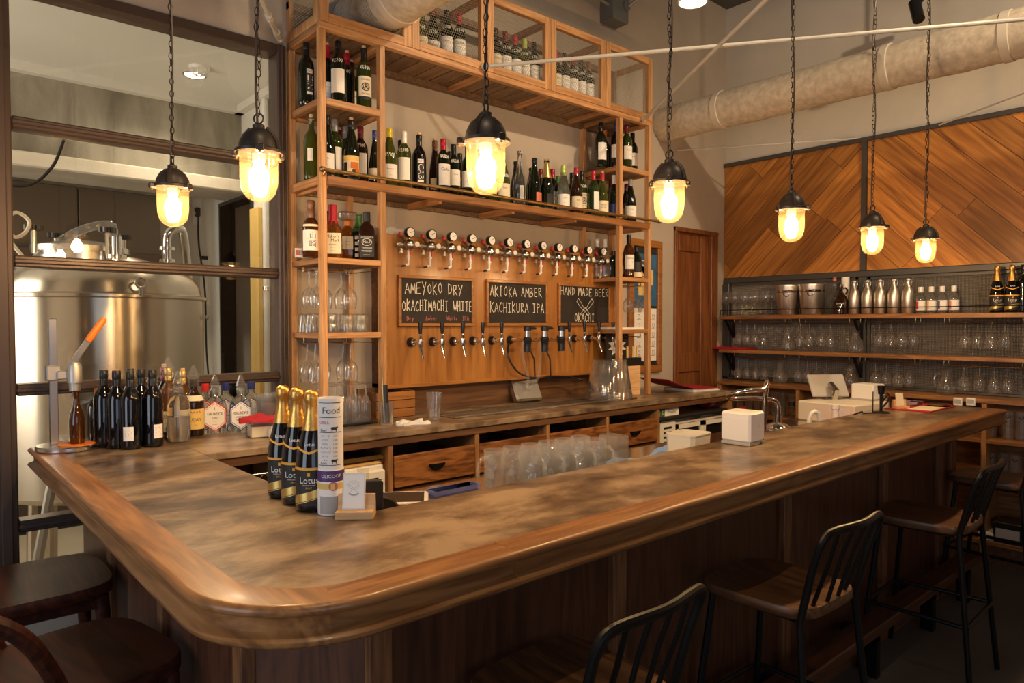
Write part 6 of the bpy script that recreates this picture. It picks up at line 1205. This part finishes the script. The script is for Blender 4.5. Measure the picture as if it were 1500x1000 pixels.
for a, b in (((-.0325, .002), (.0215, .0026)), ((-.0325, .0894), (.0215, .09)), ((-.0325, .002), (-.032, .09)), ((.021, .002), (.0215, .09))): g.add([(a[0], yy, a[1]), (b[0], yy, a[1]), (b[0], yy, b[1]), (a[0], yy, b[1])], [(0, 1, 2, 3)])
def cf(x, y): return (-.0055+x, yy, .052+y)
for s in (-1, 1): stroke_mesh(g, [[(s*a, b) for a, b in ((-.010, -.009), (.004, .004), (.010, .010), (.013, .006), (.006, -.001), (.004, .004))]], .0007, cf)
for i, ch in enumerate('BUTCHERS'): a = R(150-i*17); flat_text(ch, .0052, lambda x, y: cf(.017*math.cos(a)+x*math.sin(a)+y*math.cos(a), .017*math.sin(a)+.002-x*math.cos(a)+y*math.sin(a)), g)
for k in range(10): a, b = R(-130+k*8), R(-122+k*8); g.add([cf(r*math.cos(q), r*math.sin(q)+.004) for r, q in ((.022, a), (.022, b), (.018, b), (.018, a))], [(0, 1, 2, 3)])
flat_text('2014', .004, lambda x, y: cf(x, y+.013), g); put('print', g.mesh('print', M['grey_plastic'], 0), o)
t = thing('upright_menu_card', 'black framed menu card standing behind the wooden card stand', 'menu card', (.955, 1.665, .9205), R(-38)); MB().box((-.035, 0, 0), (.035, .012, .205), .004).build('card', M['black_plastic'], t, rot=(R(-6), 0, 0)); MB().box((-.037, .014, .10), (-.005, .018, .235)).build('clear_sleeve', M['glass_plastic'], t, rot=(R(-6), 0, 0))
t = thing('tape_dispenser', 'black tape dispenser on the inner work table', 'tape dispenser', (1.20, 2.00, .9205), R(-30)); MB().prism([(-.05, 0), (.05, 0), (.055, .02), (.03, .05), (0, .062), (-.03, .055), (-.05, .03)], -.02, .02, lambda a, b, c: (a, c, b)).build('body', M['black_plastic'], t); MB().cyl((0, -.022, .03), (0, .022, .03), .022, 18).build('tape_roll', M['black_plastic'], t)
p = onZ(578, 731, .921); t = thing('tablet_computer', 'white bordered tablet lying flat on the inner work table', 'tablet', (p.x, p.y, .9205), R(-35)); MB().box((-.12, -.085, 0), (.12, .085, .008), .003).build('body', M['white_plastic'], t); MB().box((-.105, -.072, .0082), (.105, .072, .0088)).build('screen', M['black_plastic'], t)
p = onZ(634, 717, .93); t = thing('blue_tray', 'low blue plastic tray on the inner work table', 'tray', (p.x+.075, p.y-.03, .9205), R(0)); t.scale = (.7, .35, .5); g = MB().box((-.15, -.09, 0), (.15, .09, .006)); 
for a, b in (((-.15, -.09), (.15, -.082)), ((-.15, .082), (.15, .09)), ((-.15, -.082), (-.142, .082)), ((.142, -.082), (.15, .082))): g.box((a[0], a[1], .006), (b[0], b[1], .03))
g.build('tray_body', M['blue_plastic'], t)
# beer mugs with ice
MUG = MB().lathe([(0, 0), (.038, 0), (.041, .004), (.041, .158), (.0385, .158), (.037, .016), (0, .014)], 24).mesh('mug_body', M['glass_frost'], 50); MH = MB().tube([(.040, 0, .135), (.062, 0, .138), (.078, 0, .125), (.08, 0, .085), (.072, 0, .045), (.055, 0, .028), (.040, 0, .03)], .0065, 8).mesh('handle', M['glass_frost'], 50)
icev = [bottle_glass('ice', (.95, .97, 1), .9, .12)]; rr = random.Random(5)
for (x, y, l) in [(1.583+.088*j, 1.885, f'frosty ice-filled beer mug, {ordn(j)} in the back row') for j in range(6)]+[(1.665+.088*j, 1.795, f'frosty ice-filled beer mug, {ordn(j)} in the front row') for j in range(5)]:
    t = thing('beer_mug', l, 'beer mug', (x, y, .9205), R(180 if x < 1.6 else (90 if y > 1.85 else -90)+rr.uniform(-12, 12)), 'frosty mugs behind the bar'); t.scale = (.95, .95, 1.17); put('mug_body', MUG, t); put('handle', MH, t)
    for q in range(5): o = MB().box((-.013, -.013, -.013), (.013, .013, .013), .004).build('ice_cube', M['ice'], t); o.location = (rr.uniform(-.016, .016), rr.uniform(-.016, .016), .032+.024*q); o.rotation_euler = (rr.random()*3, rr.random()*3, rr.random()*3)
t = thing('acrylic_box', 'clear bluish acrylic box beside the rightmost mug', 'box', (2.125, 1.80, .9205), R(0)); 
for a, b in (((-.03, -.05, 0), (.03, -.047, .19)), ((-.03, .047, 0), (.03, .05, .19)), ((-.03, -.047, 0), (-.027, .047, .19)), ((.027, -.047, 0), (.03, .047, .19)), ((-.03, -.05, 0), (.03, .05, .003))): MB().box(a, b).build('wall', M['glass_plastic'], t)
# cloths, container
def cloth(name, label, c, w_, d_, z, mat, h=.012, rz=0, seed=1):
    rr = random.Random(seed); n = 18; m_ = 12; g = MB(); ph = [rr.uniform(0, 6) for _ in range(4)]
    def zf(u, v): return h*(.5+.28*math.sin(u*9+ph[0]+v*3)+.22*math.sin(v*11+ph[1]-u*4)+.1*math.sin(u*23+ph[2]))
    for top in (1, 0):
        for j in range(m_+1):
            for i in range(n+1): u, v = i/n, j/m_; e = .012*math.sin(u*7+ph[3]); g.v.append(((u-.5)*w_+.01*math.sin(v*6+ph[2]), (v-.5)*d_+e, max(.0015, zf(u, v)) if top else 0))
    N0 = (n+1)*(m_+1)
    for j in range(m_):
        for i in range(n): a = j*(n+1)+i; g.f.append((a, a+1, a+n+2, a+n+1)); g.f.append((N0+a, N0+a+n+1, N0+a+n+2, N0+a+1))
    for i in range(n): g.f.append((i, N0+i, N0+i+1, i+1)); a = m_*(n+1)+i; g.f.append((a, a+1, N0+a+1, N0+a))
    for j in range(m_): a = j*(n+1); g.f.append((a, a+n+1, N0+a+n+1, N0+a)); a += n; g.f.append((a, N0+a, N0+a+n+1, a+n+1))
    o = g.build(name, mat, None, 60, loc=(*c, z), rot=(0, 0, R(rz))); return tag(o, label, 'cloth')
cloth('bar_cloth', 'blue cloth spread beside the mugs on the work table', (2.36, 1.93), .40, .22, .9205, M['blue_cloth'], .03, -4, 2); cloth('bar_cloth', 'crumpled blue cloth behind the white tub', (2.86, 1.95), .36, .26, .9205, M['blue_cloth'], .05, 10, 4)
t = thing('white_tub', 'open white plastic tub behind the bar', 'tub', (2.63, 1.80, .9205), R(6)); w_, d_, h_ = .085, .07, .14
g = MB()
for s, z in ((.9, 0), (1.0, h_), (1.03, h_), (1.03, h_+.006), (.97, h_+.006), (.95, .02)):
    for x, y in ((-w_+.015, -d_), (w_-.015, -d_), (w_, -d_+.015), (w_, d_-.015), (w_-.015, d_), (-w_+.015, d_), (-w_, d_-.015), (-w_, -d_+.015)): g.v.append((x*s, y*s, z))
for i in range(5):
    for k in range(8): l = (k+1) % 8; g.f.append((i*8+k, i*8+l, i*8+8+l, i*8+8+k))
g.f += [tuple(reversed(range(8))), tuple(range(40, 48))]; g.build('tub_body', M['cream_plastic'], t)
# receipt printer cube
t = thing('receipt_printer', 'white cube receipt printer with grey base on the bar', 'printer', (2.645, 1.545, Z1), R(2)); MB().box((-.062, -.066, .012), (.062, .066, .135), .008).build('housing', M['white_plastic'], t); MB().box((-.061, -.065, 0), (.061, .065, .013), .002).build('base', M['grey_plastic'], t); MB().box((-.0635, -.055, .02), (-.062, .05, .11)).build('front_seam', M['white_plastic'], t); MB().box((.02, -.0665, .002), (.035, -.065, .010)).build('port', M['black_plastic'], t); MB().tube([(.066, -.04, .006), (.09, -.045, .012), (.10, -.02, .006), (.07, .03, .006)], .004, 6).build('cable', M['black_plastic'], t)
g = MB(); stroke_mesh(g, [[(0, 0), (.006, .014)], [(-.004, .006), (.01, .009)]], .0012, lambda x, y: (x+.01, -.0664, .07+y)); put('logo_mark', g.mesh('logo_mark', M['grey_plastic'], 0), t)
# glass rinser with looped arm
p = onZ(1140, 627, .921); t = thing('rinser_tap', 'chrome tap with looped arm and dome base behind the bar', 'tap', (3.80, 2.0, .9205)); MB().lathe([(0, 0), (.075, 0), (.078, .01), (.07, .035), (.045, .055), (.02, .062), (.018, .10), (0, .10)], 24).build('base', M['chrome'], t); MB().tube(smooth([(0, 0, .08), (0, 0, .16), (-.03, .02, .19), (-.12, .08, .20), (-.27, .14, .205), (-.33, .10, .235), (-.30, .02, .26), (-.20, -.02, .265), (-.12, .0, .30), (-.09, .03, .2), (-.085, .035, .02)]), .014, 12).build('arm', M['chrome'], t)
t = thing('white_hook_handle', 'white loop-shaped plastic handle behind the bar edge', 'handle', (3.62, 1.70, .9205), R(-30)); MB().tube([(-.03, 0, 0), (-.03, 0, .13), (-.02, 0, .155), (0, 0, .165), (.02, 0, .155), (.03, 0, .13), (.03, 0, 0)], .012, 10).build('loop', M['white_plastic'], t)
# register group
t = thing('cash_drawer', 'low white cash register drawer at the far bar end', 'cash register', (4.60, 1.98, .9205), R(-6)); MB().box((-.20, -.19, .0), (.22, .19, .125), .008).build('drawer_body', M['cream_plastic'], t); MB().box((-.2015, -.16, .05), (-.2, -.05, .10)).build('badge', M['white_plastic'], t)
t = thing('point_of_sale_tablet', 'white tablet on a tilted stand upon the cash drawer', 'tablet', (4.63, 2.06, 1.0465), R(-38)); MB().box((-.125, -.006, .02), (.125, .006, .185), .005).build('tablet', M['grey_plastic'], t, rot=(R(-32), 0, 0)); MB().box((-.05, -.035, 0), (.05, .10, .008), .003).build('stand_foot', M['steel'], t); MB().tube([(0, -.03, .006), (0, -.055, .06), (0, .02, .10)], .02, 8).build('stand_neck', M['steel'], t)
t = thing('card_terminal_printer', 'white boxy printer beside the register tablet', 'printer', (4.80, 1.90, 1.0465), R(-6)); MB().box((-.075, -.075, 0), (.075, .075, .105), .008).build('housing', M['white_plastic'], t); MB().box((-.078, -.078, 0), (.078, .078, .012)).build('base', M['grey_plastic'], t)
t = thing('white_jar_lid', 'small round white pot standing on the red mat', 'pot', (4.05, 1.78, .9255)); MB().lathe([(0, 0), (.02, 0), (.021, .05), (.018, .125), (.022, .13), (.022, .155), (0, .157)], 16).build('pot', M['white_plastic'], t)
tag(MB().box((-.32, -.16, 0), (.32, .16, .004)).build('red_mat', M['red_cloth'], loc=(4.05, 1.88, .9205)), 'plain red mat on the work table below the register', 'mat')
t = thing('black_stand', 'slim black metal sign stand with cables at bar end', 'stand', (4.12, 1.56, Z1)); MB().lathe([(0, 0), (.045, 0), (.045, .004), (.008, .008), (.008, .10), (.016, .104), (.02, .15), (0, .15)], 14).build('stand', M['black_metal'], t); MB().cyl((-.06, .02, 0), (-.06, .02, .12), .003, 6).build('rod', M['black_metal'], t)
MB().tube(smooth([(.02, .0, .06), (.06, -.01, .09), (.10, .0, .06), (.09, .03, .02), (.14, .04, .08), (.18, .03, .09), (.19, .02, .01)]), .005, 6).build('cable', M['black_plastic'], t); MB().tube([(-.05, .0, .004), (-.14, .04, .004), (-.2, .02, .02), (-.24, .05, .004)], .004, 6).build('cable', M['black_plastic'], t)
# bar-end mat with card stand, tray
t = thing('red_placemat', 'red placemat with pale printed sheet near the bar end', 'placemat', (4.535, 1.485, Z1), 0); MB().box((-.225, -.11, 0), (.225, .13, .003)).build('mat', M['red_cloth'], t); MB().box((-.16, -.095, .003), (.08, .03, .0038)).build('printed_sheet', M['paper_cream'], t)
t = thing('card_holder', 'small wooden card stand on the red placemat', 'card holder', (4.38, 1.555, Z1+.0035), R(-30)); MB().prism([(-.03, 0), (.02, 0), (.012, .05), (.004, .05), (-.004, .016), (-.03, .016)], -.04, .04, lambda a, b, c: (c, a, b)).build('wood_block', M['wood_block'], t); MB().box((-.026, -.008, .016), (.024, -.004, .088)).build('card', M['paper_cream'], t, rot=(R(-9), 0, 0))
t = thing('coin_tray', 'pale mauve coin tray on the red placemat', 'tray', (4.60, 1.575, Z1+.0035), R(-8)); plain('mauve', (.42, .30, .36), .5); MB().box((-.07, -.035, .0), (.07, .035, .008), .002).box((-.075, -.04, .008), (-.065, .04, .022)).box((.065, -.04, .008), (.075, .04, .022)).box((-.065, -.04, .008), (.065, -.033, .022)).box((-.065, .033, .008), (.065, .04, .022)).build('tray_body', M['mauve'], t)
t = thing('round_change_dish', 'round dark brass dish on the red placemat', 'dish', (4.66, 1.44, Z1+.0035)); MB().lathe([(0, 0), (.045, 0), (.062, .012), (.065, .012), (.066, .014), (.06, .014), (.045, .004), (0, .004)], 24).build('dish', M['bronze_knob'], t)
t = thing('brown_cushion', 'brown folded fabric behind the red placemat', 'fabric', (4.86, 1.72, .9205)); MB().sphere((0, 0, .075), .1, 14, 10, (.9, .6, .75)).build('fabric', M['cap_brown'], t)
for px, l in ((1403.5, 'left white thermometer display on the low cabinet edge'), (1422.5, 'right white thermometer display on the low cabinet edge')):
    p = onX(px, 588, 5.235); t = thing('digital_thermometer', l, 'thermometer', p, 0, 'digital thermometers'); MB().box((-.012, -.026, -.026), (.0, .026, .026), .004).build('case', M['white_plastic'], t); MB().box((-.0128, -.019, -.012), (-.012, .019, .016)).build('display', M['grey_plastic'], t)
# ================================================================ things on the back counter
t = thing('bottle_capper', 'steel bench bottle capper with orange lever handle', 'bottle capper', (.522, 3.272, Z1)); MB().lathe([(0, 0), (.112, 0), (.115, .004), (.115, .016), (.110, .02), (0, .02)], 32).build('base_plate', M['steel'], t); MB().lathe([(0, .02), (.065, .02), (.066, .023), (0, .0235)], 28, (.022, -.03, 0)).build('orange_pad', M['orange'], t)
MB().box((-.062, .0, .02), (-.034, .03, .52), .002).build('column', M['steel'], t); MB().box((-.072, -.012, .275), (-.024, .04, .335), .004).build('clamp', M['galv'], t); MB().lathe([(.0, .235), (.02, .235), (.022, .30), (.026, .265), (.026, .33), (.018, .345), (0, .346)], 18, (.018, -.03, 0)).box((-.04, -.025, .28), (.005, .01, .315), .004).build('capping_head', M['galv'], t)
lv = MB().beam((.0, -.03, .325), (.072, -.03, .44), .022, .006, (0, 1, 0)).build('lever', M['steel'], t); MB().tube([(.066, -.03, .43), (.076, -.03, .446), (.122, -.03, .515), (.127, -.03, .523)], [.012, .014, .013, .008], 10).build('lever_grip', M['orange'], lv)
bottle('beer_bottle', 'amber beer bottle standing on the bottle capper', 'bottle', (.544, 3.238, Z1+.0237), 'beer', 'g_amber', None, None, sc_=.80)
# cups and napkins
CUP = MB().lathe([(0, 0), (.026, 0), (.038, .115), (.0395, .117), (.037, .117), (.025, .003)], 18).mesh('plastic_cup', M['glass_plastic'], 50)
k = 0
bn = thing('clear_cup_bin', 'clear plastic bin holding stacked cups near the window end', 'bin', (1.325, 3.20, Z1)); MB().lathe([(0, 0), (.085, 0), (.10, .14), (.104, .142), (.098, .142), (.083, .004), (0, .003)], 28).build('bin', M['glass_plastic'], bn)
for x, y, n_ in ((1.285, 3.185, 5), (1.366, 3.215, 5)):
    for q in range(n_): tag(put('plastic_cup', CUP, None, loc=(x, y, Z1+.006+q*.013)), f'clear plastic cup, {["bottom", "second", "third", "fourth", "top"][q]} of the {"left" if x < 1.32 else "right"} stack', 'cup', 'stacked plastic cups')
t = thing('napkin_box', 'clear acrylic box holding napkins beside the cups', 'box', (1.225, 3.055, Z1), R(-8)); MB().box((-.065, -.05, 0), (.065, .05, .07), .004).build('box', M['glass_plastic'], t); MB().box((-.058, -.043, .004), (.058, .043, .05)).build('napkin_stack', M['paper_cream'], t)
cloth('folded_napkin', 'dark red folded napkins on top of the acrylic box', (1.225, 3.05), .20, .135, Z1+.0705, M['red_cloth'], .03, -12, 7)
t = thing('sachet_box', 'small white card box of sachets in front of napkins', 'box', (1.265, 2.965, Z1), R(-12)); MB().box((-.045, -.03, 0), (.045, .03, .04), .002).build('box', M['white_plastic'], t); MB().box((-.04, -.024, .04), (.04, .0, .052)).build('sachets', M['paper'], t)
# glass of utensils, towel, tumbler, crate
t = thing('utensil_glass', 'glass holding a black muddler and a twisted gold bar spoon', 'glass', (1.80, 2.965, Z1)); MB().lathe([(0, 0), (.03, 0), (.032, .01), (.038, .115), (.0365, .115), (.03, .014), (0, .013)], 20).build('glass_body', G, t); MB().cyl((.0, 0, .015), (-.002, .012, .20), .019, 12, .014).build('muddler', M['black_plastic'], t); g = MB().tube([(-.015, 0, .015), (-.018, .012, .30)], .0035, 8); g.sphere((-.018, .012, .30), .006, 8, 6); g.build('bar_spoon', M['brass'], t)
cloth('white_towel', 'crumpled white towel lying on the back counter', (1.93, 2.94), .15, .09, Z1, M['paper'], .022, -8, 9)
t = thing('beer_tumbler', 'tall clear tumbler standing alone on the back counter', 'glass', (2.075, 2.955, Z1)); MB().lathe([(0, 0), (.029, 0), (.031, .012), (.041, .145), (.0395, .145), (.0305, .018), (0, .016)], 22).build('glass_body', G, t)
t = thing('slatted_crate', 'small wooden crate of three slats at the left tower foot', 'crate', (2.005, 3.24, Z1)); 
for q in range(3): MB().box((-.13, -.06, .003+q*.046), (.105, -.048, .045+q*.046), .002).build('slat', M['wood_tap_trim'], t)
for x in (-.125, .095): MB().box((x, -.048, 0), (x+.012, .06, .138)).build('side', M['wood_dark'], t)
MB().box((-.113, -.048, 0), (.095, .06, .01)).build('bottom', M['wood_dark'], t)
t = thing('drip_tray', 'long shallow steel drip tray with grille on back counter', 'drip tray', (2.95, 3.0, Z1)); MB().box((-.75, -.07, 0), (.75, .10, .006), .002).build('tray', M['prep_steel'], t)
for y in (-.065, .09): MB().box((-.75, y, .006), (.75, y+.006, .012)).build('tray_lip', M['steel'], t)
for q in range(5): MB().box((-.74, -.05+q*.03, .006), (.74, -.042+q*.03, .010)).build('grille_bar', M['steel'], t)
t = thing('steel_insert_pan', 'tilted steel pan leaning under the bottle fillers', 'pan', (3.02, 3.26, Z1+.003), R(-8)); g = MB(); M3 = Matrix.Rotation(R(-22), 4, 'X')
g.box((-.10, -.03, 0), (.10, .03, .15), .012); g.build('pan', M['steel'], t, rot=(R(-28), 0, 0)); MB().box((-.108, -.036, .146), (.108, .036, .152), .002).build('rim', M['chrome'], t, rot=(R(-28), 0, 0))
# stacked clear pitchers, upside down
PIT = MB().lathe([(.15, 0), (.147, .004), (.140, .03), (.142, .034), (.112, .215), (.104, .225), (.0, .226)], 36).mesh('bowl', M['glass'], 30)
for q in range(3): tag(put('clear_serving_bowl', PIT, None, loc=(3.455, 2.965, Z1+.013+q*.014)), f'clear ribbed plastic bowl upturned, {["bottom", "middle", "top"][q]} of the stack', 'bowl', 'stacked clear bowls')
# menu rack with clipped flyers in the right tower
t = thing('pencil_holder', 'wooden box with black rim holding yellow pencils, right tower', 'holder', (3.83, 3.12, Z1)); MB().box((-.10, -.05, 0), (.08, .05, .235), .004).build('box', M['wood_block'], t); MB().box((-.104, -.054, .205), (.084, .054, .262), .003).build('black_rim', M['black_plastic'], t)
for q, (x, dx) in enumerate(((-.03, 0), (.03, .004), (.06, .02))): MB().cyl((x, -.02, .10), (x+dx, -.02, .34), .008, 6).build('pencil', M['paper_yellow'], t)
t = thing('black_flyer', 'black flyer with white starburst in the right tower', 'flyer', (3.80, 3.19, Z1+.19)); MB().box((-.12, 0, 0), (.12, .004, .26)).build('sheet', M['ink'], t)
pts = []
for q in range(20): a = 2*math.pi*q/20; r_ = .10 if q % 2 else .06; pts.append((r_*math.cos(a), .15+r_*.8*math.sin(a)))
MB().prism(pts, 0, .001, lambda x, y, z: (x, -z, y)).build('starburst', M['paper'], t); put('print', flat_text('Kitchen', .03, lambda x, y: (x, -.002, .16+y)).mesh('print', M['ink'], 0), t); put('print', flat_text('Beer', .03, lambda x, y: (x, -.002, .125+y)).mesh('print', M['ink'], 0), t)
tag(MB().box((3.70, 3.07, ZS['D']), (3.95, 3.36, ZS['D']+.008)).box((3.71, 3.08, ZS['D']+.008), (3.94, 3.35, ZS['D']+.014)).build('paper_stack', M['paper'], None), 'stack of white paper on the lower right tower shelf', 'paper stack')
# red menus
def menu_sheet():
    t = thing('red_menu', 'stack of red covered menus with a curled cover on back counter', 'menu', (4.36, 3.05, Z1), R(-4)); g = MB(); n = 16
    for top in (1, 0):
        for i in range(n+1):
            u = i/n; x = -.30+.58*u; z = .018+.085*max(0, (1-u*1.5))**1.6+(.003 if top else 0)
            for y in (-.13, .15): g.v.append((x, y, z))
    k = 2*(n+1)
    for i in range(n): a = 2*i; g.f += [(a, a+2, a+3, a+1), (k+a, k+a+1, k+a+3, k+a+2), (a, k+a, k+a+2, a+2), (a+1, a+3, k+a+3, k+a+1)]
    g.f += [(0, 1, k+1, k), (2*n, k+2*n, k+2*n+1, 2*n+1)]
    g.build('curled_cover', M['red_card'], t); 
    for q in range(4): MB().box((-.02, -.13+.003*q, q*.0045), (.285-.004*q, .15, q*.0045+.003)).build('page', M['paper'], t)
menu_sheet()
# framed posters on the back wall
t = thing('framed_poster', 'wooden framed board with blue beer poster and menu sheet', 'poster', (4.185, YB-.001, 1.165)); W_, H_ = .405, 1.03
for a, b in (((0, 0), (W_, .055)), ((0, H_-.055), (W_, H_)), ((0, .055), (.055, H_-.055)), ((W_-.055, .055), (W_, H_-.055))): MB().box((a[0], -.03, a[1]), (b[0], 0, b[1]), .004).build('frame', M['wood_tap_trim'], t)
MB().box((.05, -.012, .05), (W_-.05, -.002, H_-.05)).build('backing', M['ink'], t)
plain('poster_blue', (.035, .13, .26), .6, var=.3, vscale=14); b1 = MB().box((.06, -.015, .52), (W_-.06, -.012, .92)).build('blue_poster', M['poster_blue'], t); MB().prism([(.12, .60), (.25, .60), (.265, .80), (.30, .80), (.30, .68), (.262, .68), (.262, .83), (.11, .84)], .0152, .0158, lambda x, y, z: (x, -z, y)).build('beer_glass_print', M['paper_yellow'], b1)
put('print', flat_text('BEER', .05, lambda x, y: (.19+x, -.0162, .73+y)).mesh('print', M['ink'], 0), b1); put('print', flat_text('~~~~~', .05, lambda x, y: (.2+x, -.0156, .87+y)).mesh('print', M['ink_white'], 0), b1)
b2 = MB().box((.06, -.015, .09), (W_-.06, -.012, .50)).build('menu_sheet', M['paper'], t); g = MB()
for i in range(3):
    for j in range(5): x, z = .10+i*.09, .13+j*.07; g.add([(x, -.0156, z), (x+.05, -.0156, z), (x+.05, -.0156, z+.004), (x, -.0156, z+.004)], [(0, 1, 2, 3)]); stroke_mesh(g, [[(x+.015, z+.012), (x+.012, z+.04), (x+.038, z+.04), (x+.035, z+.012), (x+.015, z+.012)]], .003, lambda a, b: (a, -.0156, b))
put('print', g.mesh('print', M['ink'], 0), b2)
# green pack and red pack under the counter
t = thing('green_label_carton', 'flat white carton with green square under back counter', 'carton', (3.81, 2.83, .926)); MB().box((0, 0, 0), (.21, .10, .05), .001).build('carton', M['paper'], t); MB().box((0, -.001, 0), (.05, 0, .05)).build('green_square', M['cap_green'], t); put('print', flat_text('S', .04, lambda x, y: (.025+x, -.0018, .025+y)).mesh('print', M['ink_white'], 0), t); put('print', flat_text('Shopper', .03, lambda x, y: (.13+x, -.0012, .026+y)).mesh('print', M['cap_green'], 0), t)
for x, l in ((4.50, 'red and white printed pack under the counter, left one'),): t = thing('red_pack', l, 'pack', (x, 2.90, .926)); MB().box((0, 0, 0), (.11, .08, .05), .002).build('pack', M['red_card'], t); put('print', flat_text('20本', .03, lambda a, b: (.055+a, -.0012, .025+b)).mesh('print', M['ink_white'], 0), t)
t = thing('red_notice', 'red and white printed notice beside the low cabinet', 'notice', (4.68, 2.78, .80), R(0)); MB().box((0, 0, -.8), (.012, .012, .12)).build('post', M['black_metal'], t); MB().box((-.0, -.004, .02), (.12, 0, .125)).build('sheet', M['red_card'], t); put('print', flat_text('◎', .07, lambda a, b: (.06+a, -.0052, .075+b)).mesh('print', M['ink_white'], 0), t)
